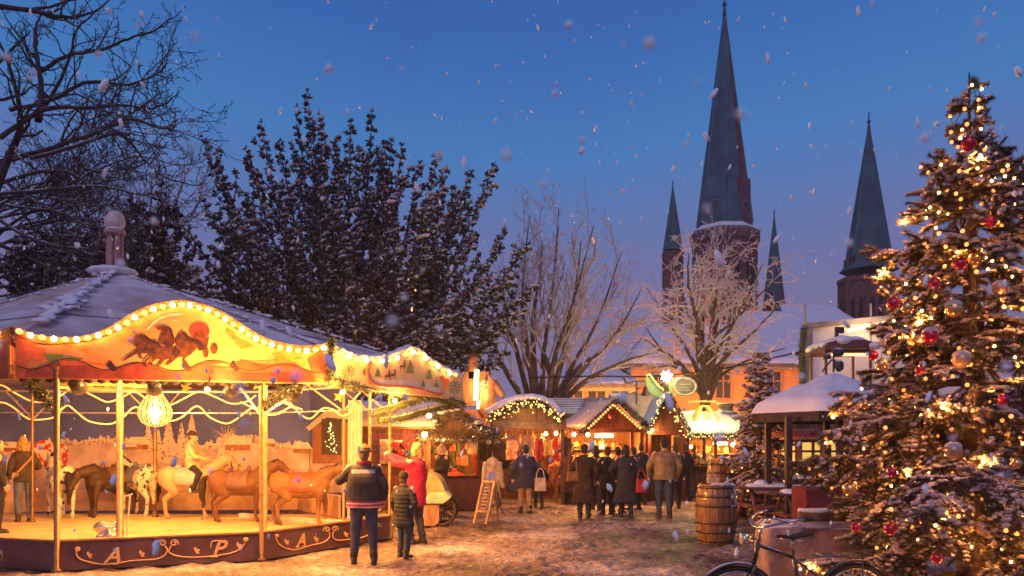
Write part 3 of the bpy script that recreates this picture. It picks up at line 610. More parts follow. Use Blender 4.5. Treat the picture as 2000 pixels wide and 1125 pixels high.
def serifs(px, py, h, kind, A, B, par):
    n = plane_n(A,B); m = MB(); S = ([(-.42,.5,-.1,.5),(.1,.5,.42,.5)] if kind == 'A' else [(-.4,.5,.05,.5)])
    for a,b,c,d in S: m.tube([on_plane(px+a*h,py+b*h,A,B)+n*.03, on_plane(px+c*h,py+d*h,A,B)+n*.03], .008, 4)
    if kind == 'P': m.tube(spline([on_plane(px+a*h,py+b*h,A,B)+n*.03 for a,b in ((-.45,-.1),(-.4,-.42),(-.1,-.55),(.3,-.5))],4), .008, 4)
    m.build('serif', letter_m, par)
for ch,x,y,h,A,B,par,Y in (('A',219,1086,30,S1,S2,sk1,10.4),('P',425,1072,30,S1,S2,sk1,10.9),('A',585,1056,24,S2,S3,sk2,11.8),('P',692,1041,22,S2,S3,sk2,12.8)):
    lo, _ = letter(ch, x, y, h, A, B, par, Y); serifs(x, y, h, ch, A, B, par)
def X_(q): return 1000+FOC*q.x/q.y
def A_top(q): return HOR+(CAM_H-ZS)*FOC/q.y
def vine(A, B, par, lines, spirals, leaves, roses, r=.010):
    n = plane_n(A,B); m = MB(); yt = lambda x: X_(A) if False else lerp(A_top(A),A_top(B),(x-X_(A))/(X_(B)-X_(A))); g = lambda x,y,o=.024: on_plane(x,yt(x)+(y-yt(x))*.80,A,B)+n*o
    for L in lines: m.tube(spline([g(*p) for p in L],5), r, 5)
    for cx,cy,R,sg in spirals: m.tube([g(cx+sg*R*(1-t*.8)*math.cos(t*9-.5), cy-R*(1-t*.8)*math.sin(t*9-.5)*1.05) for t in np.linspace(0,1,26)], r*.85, 5)
    for cx,cy,s in leaves:
        for a in (-.6,.35,1.5):
            d = V((math.cos(a),-math.sin(a),0)); e = V((-d.y,d.x,0)); m.add([g(cx,cy),g(cx+s*(d.x*.5+e.x*.3),cy+s*(d.y*.5+e.y*.3)),g(cx+s*d.x,cy+s*d.y),g(cx+s*(d.x*.5-e.x*.3),cy+s*(d.y*.5-e.y*.3))], [(0,1,2,3)])
    for cx,cy,s in roses:
        for k in range(5): a = k*1.257; m.sph(g(cx+s*.45*math.cos(a),cy+s*.45*math.sin(a)), s/FOC*11*.5, 6, 4)
    m.build('scrollwork', scroll_m, par, True)
vine(S1,S2,sk1,[[(149,1080),(152,1094),(165,1104),(197,1113),(228,1111),(260,1105),(302,1102),(320,1094),(327,1080),(322,1070)],[(334,1070),(330,1084),(340,1092),(360,1097),(385,1098),(420,1095),(455,1087),(472,1076),(479,1062)]],
     [(317,1063,9,-1),(340,1063,9,1)], [(172,1092,11),(274,1090,11),(381,1083,11),(464,1072,11)], [(152,1076,6),(480,1056,6)])
vine(S2,S3,sk2,[[(536,1053),(543,1069),(560,1081),(578,1083),(603,1074),(628,1068),(641,1055),(640,1042)],[(649,1042),(648,1055),(659,1063),(683,1061),(705,1058),(728,1046)]],
     [(636,1036,7,-1),(652,1035,7,1),(735,1030,7,1)], [(555,1065,9),(613,1060,9),(671,1050,9)], [(538,1048,5)])
vine(S0,S1,sk0,[[(-20,1110),(0,1108),(8,1095),(4,1082)]],[(0,1085,8,1)],[],[])
# ring floor, barrier and painted back cloth
sand = mat('sand', (.66,.52,.26), .95, .2, 3, .6, 24)
m = MB(); W = [S0,S1,S2,S3,S4,S5]; m.prism([V((p.x,p.y,.1)) for p in W], V((0,0,-.09))); m.build('sand_floor', sand, ring)
bark_litter = MB()
W0 = V((-14.2,15.2,0)); WA = V((-10.9,18.3,0)); WB = V((-4.9,18.6,0)); WC = V((-3.35,16.4,0))
m = MB()
for a,b in ((W0,WA),(WA,WB),(WB,WC)):
    n = plane_n(a,b); m.beam(a+n*.35+V((0,0,.33)), b+n*.35+V((0,0,.33)), .05, .44); m.beam(a+n*.35+V((0,0,.57)), b+n*.35+V((0,0,.57)), .09, .04)
m.build('barrier', mat('barrier',(.70,.46,.28),.6,.2,3,.1,30), ring, bevel=.006)
m = MB(); m.beam(p2(470,16.4)+V((0,0,.15)), p2(668,14.9)+V((0,0,.15)), .12, .1); m.build('white_kerb', mat('white_kerb',(.75,.68,.58),.7), ring, bevel=.01)
mn = mat('mural_night', (.085,.12,.50), .85, .25, .7, .2, 10); msn = mat('mural_snow', (.72,.58,.55), .85, .25, 2.2, .2, 10, col2=(.42,.32,.34)); mtr = mat('mural_tree', (.72,.60,.56), .85, .2, 16, .1, 20, col2=(.20,.14,.14), thr=.36, soft=.1)
mhs = mat('mural_house', (.34,.15,.09), .85, .3, 9, .1); mrf = mat('mural_roof', (.78,.64,.58), .85, .15, 6, .1); mgr = mat('mural_gift', (.55,.04,.06), .8, .6, 8, .1, col2=(.75,.68,.6), thr=.48, soft=.05)
m = MB()
for a,b in ((W0,WA),(WA,WB),(WB,WC)): m.prism([a+V((0,0,.1)),b+V((0,0,.1)),b+V((0,0,3.0)),a+V((0,0,3.0))], plane_n(a,b)*-.03, 0)
def seg(px): return (W0,WA) if px < X_(WA) else (WA,WB) if px < X_(WB) else (WB,WC)
def X_(q): return 1000+FOC*q.x/q.y
def mp(px, py, off): A,B = seg(px); return on_plane(px,py,A,B)+plane_n(A,B)*off
def mpoly(pts, k, off): m.add([mp(x,y,off) for x,y in pts], [tuple(range(len(pts)))], k)
def hill(x): return 872+7*math.sin(x*.021+1)+4*math.sin(x*.05)
xs = list(np.linspace(-60,X_(WA)-1,16))+list(np.linspace(X_(WA)+1,X_(WB)-1,50))+list(np.linspace(X_(WB)+1,X_(WC)-1,10))
for a,b in zip(xs,xs[1:]):
    if seg(a) is seg(b) or seg(a)==seg(b): mpoly([(a,hill(a)),(b,hill(b)),(b,962),(a,962)], 1, .006)
r = random.Random(12)
for x in np.linspace(-40,600,90):
    w = r.uniform(4,9); h = r.uniform(6,20); b = hill(x)+2
    if seg(x-w)==seg(x+w): mpoly([(x-w,b),(x-w*.8,b-h*.6),(x-w*.2,b-h),(x+w*.5,b-h*.8),(x+w,b)], 2, .009)
for x,y,s in ((330,905,78),(355,895,60),(375,900,78),(290,880,50),(432,900,40),(450,890,30),(310,890,45)):
    for k in range(6): w = s*(.30-.042*k); yy = y-s*.17*k; mpoly([(x-w,yy),(x-w*.5,yy-3),(x,yy+2),(x+w*.5,yy-3),(x+w,yy),(x+w*.25,yy-s*.28),(x,yy-s*.32),(x-w*.25,yy-s*.28)], 2, .011+.0015*k)
for x,y,s in ((270,878,26),(465,880,30),(590,885,22),(255,878,14),(525,872,16),(20,882,20),(5,876,14)):
    mpoly([(x-s*.8,y),(x+s*.8,y),(x+s*.8,y-s*.45),(x-s*.8,y-s*.45)], 3, .020); mpoly([(x-s,y-s*.38),(x+s,y-s*.38),(x+s*.55,y-s*.95),(x-s*.55,y-s*.95)], 4, .0215)
mpoly([(612,905),(612,835),(640,822),(684,826),(684,905)], 3, .02); mpoly([(598,835),(640,800),(690,806),(690,820),(640,815),(604,842)], 4, .022)
pd = mat('mural_panel',(.07,.06,.055),.7); mpoly([(630,888),(630,818),(668,818),(668,888)], 5, .024)
for cx,cy,sx in ((85,885,26),(112,888,24)): mpoly([(cx+sx*math.cos(a),cy+26*math.sin(a)) for a in np.linspace(0,2*PI,19)[:-1]], 6, .02+.003*(cx>100))
for k in range(70):                              # branches of a painted bare tree
    a = r.uniform(.2,2.9); L = r.uniform(15,48); x0,y0 = 442+r.uniform(-3,3), 868-r.uniform(0,20); mpoly([(x0,y0),(x0+.8,y0),(x0+L*math.cos(a),y0-L*math.sin(a)*.95)], 2, .012+.0001*k)
m.build('mural', [mn,msn,mtr,mhs,mrf,pd,mgr], ring)
# little painted fir hung with lights on the panel at the end of the cloth
m = MB(); A,B = WB,WC
for k in range(34): yy = 826+k*1.75; w = 1+(k/34)*15; px = 648+r.uniform(-w,w); m.sph(on_plane(px,yy,A,B)+plane_n(A,B)*.03, .014, 6, 4)
m.build('fairy_light_tree', lampmat('fairy_dim',(1,.75,.25),3), ring)
m = MB()
for k in range(12): m.quad(*[p for p in (p2(678,16.2)+V((k*.025,.02*math.sin(k*2.1),.1)), p2(678,16.2)+V((k*.025+.025,.02*math.sin(k*2.1+2.1),.1)), p2(680,16.2)+V((k*.025+.025,.03*math.sin(k*2.1+2.1),2.6)), p2(680,16.2)+V((k*.025,.03*math.sin(k*2.1),2.6)))])
m.build('side_curtain', mat('curtain_white',(.75,.70,.62),.8,.15,4,.2,20), ring, True)
# rope lights
rope_m = lampmat('rope_glow', (1,.25,.03), 3.0)
def rope(pts, Yf, label):
    m = MB(); q = spline([P(x,y,Yf(x)) for x,y in pts], 5); m.tube(q, .014, 6); o = m.build('rope_light', rope_m, None, True); return tag(o, label, 'rope light')
yb = lambda x: 15.9 if x < 520 else 15.9-(x-520)*.0085
rope([(-40,762),(0,752),(25,765),(60,783),(90,785),(115,775),(145,758),(180,772),(210,785),(240,775),(262,765),(285,778),(310,790),(335,790),(360,778),(390,765),(420,775),(450,788),(480,785),(500,772)], yb, 'upper wavy glowing rope light strung under the ring canvas')
rope([(-40,800),(0,786),(25,795),(50,815),(70,820),(105,815),(120,800),(133,792),(150,805),(175,823),(215,828),(240,815),(265,795),(300,812),(330,822),(355,815),(385,793),(410,815),(440,827),(460,820),(490,798),(505,800),(520,810),(545,808),(570,795),(590,812),(608,817),(630,798),(650,800),(668,812),(684,806)], lambda x: yb(x)-.15, 'lower wavy glowing rope light strung across the painted back cloth')
rope([(470,785),(520,808),(545,806),(570,790),(545,783),(590,800)], lambda x: 14.2, 'short tangled glowing rope light beside the double gold post')
# lantern, striped lamp drum
lan = thing('drop_lantern', 'drop-shaped ribbed lantern with lit figures hanging in the pony ring', 'lantern', P(303,835,13.2)); c = P(303,835,13.2)
m = MB(); prof = [(.0,0),(.12,.02),(.22,.09),(.275,.2),(.27,.32),(.21,.45),(.13,.57),(.06,.68),(.015,.78)]
for k in range(18):
    a = k*PI/9; m.add([c+V((r_*math.cos(a+s),r_*math.sin(a+s),z)) for r_,z in prof for s in (-.055,.055)], [(2*i,2*i+1,2*i+3,2*i+2) for i in range(len(prof)-1)])
m.build('ribs', mat('lantern_rib',(.80,.58,.34),.5,.1,9,0), lan, True)
m = MB(); m.tube([c+V((0,0,.78)), c+V((0,0,1.1))], .008, 5); m.build('hanger', darkmetal, lan)
m = MB(); m.sph(c+V((-.05,0,.28)), .06, 8, 6); m.sph(c+V((.06,-.02,.25)), .055, 8, 6); m.caps(c+V((0,0,.12)), c+V((0,0,.3)), .06, .04); m.caps(c+V((0,0,.3)), c+V((.02,0,.5)), .035, .015); m.build('lit_figure', lampmat('lantern_glow',(1,.72,.36),9), lan, True)
m = MB(); c = P(206,752,13.4)
for k in range(36):
    a = k*PI/18; m.beam(c+V((.78*math.cos(a),.6*math.sin(a),-.02)), c+V((.84*math.cos(a),.66*math.sin(a),.3)), .06, .02, k%2)
m.tube([c+V((.79*math.cos(a),.61*math.sin(a),-.03)) for a in np.linspace(0,2*PI,33)[:-1]], .035, 6, 1, closed=True)
tag(m.build('striped_drum', [mat('drum_dark',(.16,.12,.18),.7), mat('drum_yellow',(.75,.50,.20),.6)]), 'striped yellow drum hanging from the ring roof above the rope lights', 'decoration')
# stars hung under the canvas
for px,py,Y in ((363,758,14.5),(505,752,13.5),(662,775,15.0)):
    m = MB(); c = P(px,py,Y); pts = [c+V(((.12 if k%2==0 else .05)*math.sin(k*PI/5+.3),0,(.12 if k%2==0 else .05)*math.cos(k*PI/5+.3))) for k in range(10)]; m.prism(pts, V((0,.02,0)))
    tag(m.build('gold_star', mat('star_gold',(.75,.38,.1),.4,.1,9,0,metal=.3)), {363:'gold star hanging near the drop-shaped lantern',505:'gold star hanging behind the dark green garland post',662:'gold star hanging under the snowy wood board'}[px], 'star')
# foil bag and broom by the skirt
m = MB(); r = random.Random(4); c = p2(212,11.9)
for k in range(16): m.sph(c+V((r.uniform(-.12,.12),r.uniform(-.1,.1),.1+r.uniform(.04,.3))), r.uniform(.07,.11), 8, 6, 0, (1,.8,.9))
m.sph(c+V((0,0,.22)), .17, 10, 8)
o = remesh(m, 'foil_bag', .014, 1, waves(8,.03,30), None, mat('foil',(.42,.40,.40),.25,.5,9,.5,18,metal=.8)); tag(o, 'crumpled silver bag by the foot of the thick gold pole', 'bag')
br = thing('hand_rake', 'thin rake with cross handle leaning by the thick gold pole', 'rake', p2(250,12.2)+V((0,0,.1))); m = MB(); m.tube([p2(246,12.3)+V((0,0,.1)), p2(254,12.3)+V((0,0,.86))], .013, 6); m.build('shaft', palemetal, br); m = MB(); m.tube([p2(243,12.3)+V((0,0,.84)), p2(259,12.3)+V((0,0,.88))], .014, 6); m.build('handle', palemetal, br)
# black lamp cans under the roof, each with its light
k = 0
for px,py,Y in ((300,752,10.9),(455,756,11.2),(575,765,11.8),(780,772,14.2),(150,750,10.8)):
    c = P(px,py,Y); cn = thing('spot_can', ['black spot can over the sand beside the drop-shaped lantern','black spot can beside the double gold post','black spot can hanging beside the short green garland','black spot can behind the snowy wood board','black spot can over the woman in the pony ring'][k], 'spotlight', c, 'spot cans under the ring roof'); k += 1
    m = MB(); d = (V((-6.6,14.6,0))-c).normalized(); u = c-d*.1; m.tube([u, u+d*.02, u+d*.22], [.06,.1,.11], 12); m.tube([c, c+V((0,0,.25))], .015, 5); m.build('housing', mat('can_black',(.015,.013,.02),.4), cn, True)
    m = MB(); m.tube([u+d*.222, u+d*.226], [.095,.095], 12); m.build('lens', lampmat('can_lens',(1,.6,.25),25), cn)
    point(u+d*.36, 290, (1,.40,.085), .09)
point(V((-7.3,14.6,2.35)), 420, (1,.40,.085), .15); point(P(303,800,12.9), 40, WARM, .1)
# flood lamps added under the board foot to brighten the lane
for i,(px,py,Y) in enumerate(((405,757,10.35),(668,762,11.0),(770,780,13.0))):
    c = P(px,py,Y); cn = thing('floodlight', ['small flat floodlight under the horse board facing the lane','small flat floodlight under the board joint facing the lane','small flat floodlight under the snowy wood board facing the lane'][i], 'spotlight', c, 'floodlights under the boards'); m = MB(); n_ = V((.35,-.9,-.5)).normalized(); m.tube([c,c+n_*.06],[.03,.04],10); m.tube([c,c+V((0,.1,.15))],.012,5); m.build('housing', MATS['can_black'], cn, True); m = MB(); m.tube([c+n_*.061,c+n_*.064],[.034,.034],10); m.build('lens', lampmat('flood_lens',(1,.5,.15),2.5), cn); point(c+n_*.25, 400, (1,.38,.07), .08)
# garlands
def needles(pts, rad, n, L, w, rs, down=0.):
    """n thin blades leaving a polyline, as numpy triangles"""
    q = np.array(resample(pts, 80)); t = rs.uniform(0,78.99,n); i = t.astype(int); f = (t-i)[:,None]
    c = q[i]*(1-f)+q[i+1]*f; d = rs.normal(size=(n,3)); d /= np.linalg.norm(d,axis=1)[:,None]; d[:,2] -= down
    a = c+d*rad*.5; tip = c+d*(rad+L*rs.uniform(.5,1,(n,1))); s = np.cross(d, rs.normal(size=(n,3))); s /= np.linalg.norm(s,axis=1)[:,None]+1e-9
    v = np.stack([a-s*w, a+s*w, tip],1).reshape(-1,3); return v, np.arange(3*n).reshape(-1,3)
gar_m = mat('garland', (.05,.07,.025), .7, .5, 9, .2, 40, snow=.12)
rs = np.random.RandomState(5)
def garland(pts, rad, label, n=1400, mt=None, L=.09, group=None):
    q = spline(pts, 6); t = thing('garland', label, 'garland', q[0], group); m = MB(); m.tube(q, rad*.75, 6); m.build('stem', mt or gar_m, t, True)
    v, f = needles(q, rad*.6, n, L, .009, rs); npmesh('needles', v, f, mt or gar_m, t); return t
garland([P(50,738,10.3),P(75,765,10.4),P(110,800,10.6)], .08, 'dark green garland drooping from board end to thin gold post by the long haired woman')
garland([P(508,800,11.2),P(540,775,11.0),P(580,748,10.9)], .075, 'dark green garland slanting up from the double gold post')
garland([P(648,664,10.95),P(644,700,10.95),P(648,748,10.95)], .05, 'thin upright garland covering the joint between the two lit boards', 700)
garland([P(650,748,10.95),P(700,757,11.7),P(760,764,12.7),P(820,774,13.8),P(900,790,15.3)], .06, 'long garland edging the foot of the snowy wood board', 1800)
garland([P(725,808,13.3),P(790,790,13.8),P(850,775,14.5),P(905,790,15)], .09, 'upper sagging garland swag under the snowy wood board')
garland([P(740,822,13.4),P(790,815,13.9),P(850,798,14.6),P(905,790,15.2)], .08, 'lower sagging garland swag under the snowy wood board')
# ------------------------------------------------------------------ church
church = thing('church', 'tall brick church with four dark copper spires and clock faces rising behind the frosted tree', 'church', p2(1420,112))
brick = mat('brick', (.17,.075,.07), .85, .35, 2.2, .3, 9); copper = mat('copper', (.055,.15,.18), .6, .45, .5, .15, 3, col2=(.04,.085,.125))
copperr = mat('copper_rust', (.16,.055,.06), .6, .4, .6, .15, 3); stone = mat('stone', (.30,.26,.27), .8, .25, 3, .2, 12, snow=.35)  # redder copper for the right-hand faces of some spires
def octo(r, n=8, a0=PI/8): return [(r*math.cos(a0+k*2*PI/n), r*math.sin(a0+k*2*PI/n)) for k in range(n)]
def spire(px, Y, ptop, pbase, wb, n, name='spire', flare=0, nsub=10, red=()):
    c = p2(px,Y); zt = Z(ptop,Y); zb = Z(pbase,Y); r = wb/2*Y/FOC/math.cos(PI/n); m = MB(); o = octo(1,n)
    for k in range(n):                            # each flat face with standing seams
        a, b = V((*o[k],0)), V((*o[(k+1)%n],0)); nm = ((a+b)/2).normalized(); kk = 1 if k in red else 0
        A = c+a*r+V((0,0,zb)); B = c+b*r+V((0,0,zb)); T = c+V((0,0,zt))
        m.add([A,B,T], [(0,1,2)], kk)
        if flare: m.add([c+a*r*flare+V((0,0,zb-r*.35)), c+b*r*flare+V((0,0,zb-r*.35)), B, A], [(0,1,2,3)], kk)
        for j in range(1,nsub):
            q = lerp(A,B,j/nsub); tt = 1-abs(2*j/nsub-1)*.98; e = lerp(q,T,min(1,tt*1.0)); m.beam(q+nm*.03, lerp(q,T,.97 if tt>.9 else tt)+nm*.03, .07, .07, kk)
    for k in range(n): m.tube([c+V((*o[k],0))*r+V((0,0,zb)), c+V((0,0,zt))], [.14*r/3,.05], 5)
    for j in range(1,int((zt-zb)/1.6)):            # sheet joints across the faces
        f = j*1.6/(zt-zb)
        if f > .93: break
        for k in range(n): a, b = V((*o[k],0)), V((*o[(k+1)%n],0)); m.beam(c+a*r*(1-f)*1.005+V((0,0,zb+(zt-zb)*f)), c+b*r*(1-f)*1.005+V((0,0,zb+(zt-zb)*f)), .05, .06, 1 if k in red else 0)
    s = m.build(name, [copper, copperr], church)
    f = MB(); f.lathe([(.25*r/3,zt-r*.35),(.1*r/3,zt+.0),(.08,zt+r*.2),(.07,zt+r*.5)], c, 8); f.sph(c+V((0,0,zt+r*.06)), .16*r/2, 10, 8); f.build('finial', darkmetal, s); return s, c, r, zb
def tower(px, Y, w_, pt, z0, n=8, name='tower', arch=True):
    c = p2(px,Y); r = w_/2*Y/FOC/math.cos(PI/n); zt = Z(pt,Y); m = MB(); o = octo(1,n)
    m.loft([[c+V((x*rr,y*rr,z)) for x,y in o] for rr,z in ((r,z0),(r,zt-r*.25),(r*1.1,zt-r*.18),(r*1.1,zt))]); t = m.build(name, brick, church)
    m = MB()
    for k in range(n): m.tube([c+V((*o[k],0))*r*1.01+V((0,0,z)) for z in (z0,zt)], r*.06, 6)
    m.build('buttress', brick, t); m = MB()
    for k in range(n):
        a, b = V((*o[k],0)), V((*o[(k+1)%n],0)); md = (a+b)/2; e = (b-a).normalized(); nm = md.normalized()
        for dx in (-.22,.22):
            q = c+md*r*1.003+e*dx*r*.75+V((0,0,zt-r*1.05)); w2 = r*.09; poly = [q-e*w2-V((0,0,r*.7)), q+e*w2-V((0,0,r*.7)), q+e*w2, q+e*w2*.6+V((0,0,w2*1.5)), q+V((0,0,w2*2.2)), q-e*w2*.6+V((0,0,w2*1.5)), q-e*w2]; m.prism([p+nm*.03 for p in poly], nm*-.04)
    m.build('belfry_opening', mat('belfry_dark',(.015,.012,.02),.8), t); return t, c, r, zt
YT = 112
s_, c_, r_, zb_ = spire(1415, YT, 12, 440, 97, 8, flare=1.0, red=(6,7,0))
t_, _, _, zt_ = tower(1415, YT, 108, 458, 0)
m = MB(); o = octo(1); R0 = 66*YT/FOC
m.loft([[c_+V((x*rr,y*rr,z)) for x,y in o] for rr,z in ((R0*.92,zt_-1.3),(R0*1.02,zt_-.3),(R0*1.02,zt_+.1),(R0*.8,zt_+.9))]); m.build('gallery', stone, church)
m = MB()
for k in range(40): a = k*PI/20; m.beam(c_+V((R0*.97*math.cos(a),R0*.97*math.sin(a),zt_-.1)), c_+V((R0*.97*math.cos(a),R0*.97*math.sin(a),zt_-1.4)), .25, .25)
m.build('bracket', brick, church)
# clock gables on the faces of the spire foot
for a, lab in ((-PI/2-.62,'white ringed clock on the shaded spire face'),(-PI/2+.75,'white ringed clock on the reddish spire face')):
    d = V((math.cos(a),math.sin(a),0)); e = V((-d.y,d.x,0)); zc = Z(420,YT); rr = r_*.86
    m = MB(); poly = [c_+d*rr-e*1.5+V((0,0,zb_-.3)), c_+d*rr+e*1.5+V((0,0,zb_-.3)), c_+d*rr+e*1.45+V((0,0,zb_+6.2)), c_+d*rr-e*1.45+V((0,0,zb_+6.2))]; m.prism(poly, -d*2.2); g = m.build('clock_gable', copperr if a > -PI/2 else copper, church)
    m = MB(); q = c_+d*(rr+.06)+V((0,0,zc)); m.prism([q+e*1.15*math.cos(b)+V((0,0,1.35*math.sin(b))) for b in np.linspace(0,2*PI,25)[:-1]], d*.05); ck = m.build('clock', mat('clock_face',(.04,.04,.05),.5), g); ck['label'] = lab
    m = MB(); m.tube([q+d*.08+e*1.12*math.cos(b)+V((0,0,1.32*math.sin(b))) for b in np.linspace(0,2*PI,25)[:-1]], .1, 5, closed=True)
    for b in np.linspace(0,2*PI,13)[:-1]: m.beam(q+d*.08+e*.75*math.cos(b)+V((0,0,.9*math.sin(b))), q+d*.08+e*1.0*math.cos(b)+V((0,0,1.18*math.sin(b))), .08, .05)
    m.beam(q+d*.09, q+d*.09+e*.5+V((0,0,.75)), .09, .05); m.beam(q+d*.09, q+d*.09-e*.3+V((0,0,-.55)), .11, .05); m.build('dial', mat('dial_gold',(.24,.20,.17),.5), ck)
spire(1314, 104, 362, 490, 35, 8, nsub=5); tower(1314, 104, 36, 494, 0)
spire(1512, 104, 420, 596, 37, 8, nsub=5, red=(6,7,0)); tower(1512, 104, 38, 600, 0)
s2, c2, r2, z2 = spire(1697, 92, 240, 515, 78, 8, flare=1.28, nsub=9); tower(1691, 92, 88, 545, 0)
for k in range(8): a = PI/8*(2*k+1); d = V((math.cos(a),math.sin(a),0)); q = c2+d*r2*.98+V((0,0,z2+.2)); m = MB(); m.box(q, (.5,.5,.8), 0, a); m.build('louvre', darkmetal, s2)
m = MB(); m.box(V((X(1440,125),132,6)), (24,30,12)); m.build('nave', brick, church)
m = MB(); m.prism([V((X(1440,125)-13,116,12)),V((X(1440,125)+13,116,12)),V((X(1440,125),116,17.5))], V((0,32,0))); m.build('nave_roof', mat('slate_snow',(.08,.08,.10),.7,.3,2,.2,8,snow=.3), church)

# ------------------------------------------------------------------ town houses behind the market
plaster_o = mat('plaster_ochre', (.62,.30,.12), .85, .2, .6, .2, 14); plaster_w = mat('plaster_white', (.62,.55,.50), .85, .12, .8, .15, 16)
rsnow = mat('roof_snow', (.66,.64,.70), .8, .12, 1.2, .35, 9); slate = mat('slate', (.10,.10,.12), .6, .3, 3, .2, 9, snow=.32, snows=1.2)
glassd = mat('glass_dark', (.03,.035,.05), .12, .2, 4, 0, spec=.8)
def house(name, label, x0, x1, Y, D, ze, zr, wall, roof, hip=.0, wins=(), over=.4, wglow=None):
    t = thing('house', label, 'house', V(((x0+x1)/2,Y,0))); m = MB(); m.box(V(((x0+x1)/2,Y+D/2,ze/2)), (x1-x0,D,ze)); w_ = m.build('wall', wall, t)
    m = MB(); a,b,c,d = [V((x,y,ze+.02)) for x,y in ((x0-over,Y-over),(x1+over,Y-over),(x1+over,Y+D+over),(x0-over,Y+D+over))]; h = hip*(x1-x0); r0 = V((x0+h-over,Y+D/2,zr)); r1 = V((x1-h+over,Y+D/2,zr))
    n = 24
    for A,B,R0_,R1_ in ((a,b,r0,r1),(c,d,r1,r0)): m.add([A,B,R1_,R0_], [(0,1,2,3)])
    m.add([b,c,r1],[(0,1,2)]); m.add([d,a,r0],[(0,1,2)]); m.prism([a,b,c,d], V((0,0,-.18))); rf = m.build('roof', roof, t)
    m = MB(); e1 = (b-a).normalized(); m.snowbed(a+V((.05,.05,.03)), b+V((-.05,.05,.03)), r1+V((0,-.05,.03)), r0+V((0,-.05,.03)), .16, 40, 20, seed=int(x0)%17); m.build('snow', snow_m, rf, True)
    m = MB(); m.box(V(((x0+x1)/2, Y-.12, ze-.22)), (x1-x0+.1,.24,.22)); m.build('cornice', stone, t)
    for wx, wz, ww, wh in wins:
        f = MB(); 
        for dx,dz,sx,sz in ((0,wh/2+.05,ww+.2,.1),(0,-wh/2-.05,ww+.24,.12),(-ww/2-.05,0,.1,wh),(ww/2+.05,0,.1,wh),(0,0,.06,wh),(0,wh*.15,ww,.06)): f.box(V((wx+dx,Y-.05,wz+dz)), (sx,.12,sz))
        fo = f.build('window', mat('win_frame',(.42,.24,.12),.6), t); p_ = MB(); p_.box(V((wx,Y-.02,wz)), (ww,.05,wh)); p_.build('pane', wglow or glassd, fo)
    return t
Yh = 44
house('h', 'orange lit house with snowy roof and shuttered windows behind the frosted tree', X(1232,Yh), X(1568,Yh), Yh, 12, Z(712,Yh), Z(634,Yh+6), plaster_o, slate, .28, [(X(px,Yh),Z(py,Yh),.8,1.5) for px in (1285,1412,1510) for py in (752,)])
house('h', 'low orange house half hidden by the stone grey market roofs', X(1090,41), X(1240,41), 41, 9, Z(752,41), Z(722,45), plaster_o, slate, .15, [(X(px,41),Z(py,41),.9,1.2) for px in (1120,1165,1210) for py in (785,)])
house('h', 'grey house with wide snow-covered hip roof below the slim red spire', X(1440,66), X(1650,66), 66, 14, Z(690,66), Z(605,72), plaster_w, slate, .25, [(X(px,66),Z(712,66),1.1,1.6) for px in (1520,1560,1600)])
house('h', 'farther house with dark dormer roof beside the broad copper tower', X(1545,80), X(1700,80), 80, 14, Z(650,80), Z(592,86), plaster_w, slate, .2, [(X(px,80),Z(672,80),1.1,1.6) for px in (1570,1610)])
# white panel building with a light bar on its parapet
Yw = 27
wb = thing('white_pavilion_building', 'white panel building with glowing light bar along its parapet behind the fir', 'building', p2(1720,Yw)); m = MB(); q = [P(1572,640,Yw),P(1765,622,Yw),P(1960,608,Yw)]
pol = [V((q[0].x,Yw,0)),V((q[2].x,Yw,0)),q[2],q[1],q[0]]; m.prism(pol, V((2.6,5,0))); m.build('wall', mat('panel_white', (.80,.72,.70),.6,.08,.7,.05,20), wb)
m = MB(); m.beam(q[0]+V((-.05,-.04,.05)), q[1]+V((0,-.04,.05)), .2, .18); m.beam(q[1]+V((0,-.04,.05)), q[2]+V((0,-.04,.05)), .2, .18); m.box(V((q[0].x+.1,Yw-.04,q[0].z/2)), (.28,.12,q[0].z-.1)); m.build('parapet_trim', stone, wb)
for i, pp in enumerate(((1655,646,1702,636),(1706,635,1738,627))): m = MB(); m.tube([P(pp[0],pp[1],Yw-.3), P(pp[2],pp[3],Yw-.3)], .045, 8); m.build('light_bar', lampmat('bar_glow',(1,.58,.2),6), wb)
point(P(1697,630,Yw-.7), 45, (1,.6,.3), .2)
m = MB()
for px in (1572,1700,1830): m.box(P(px,760,Yw)+V((0,-.03,0)), (.05,.06,6))
m.build('panel_joint', mat('joint',(.35,.30,.30),.6), wb)
garland([P(1570,640,Yw-.4),P(1566,690,Yw-.4),P(1568,740,Yw-.4),P(1566,790,Yw-.4)], .13, 'snowy garland with tiny lights hanging down the white building edge', 1800, L=.16)

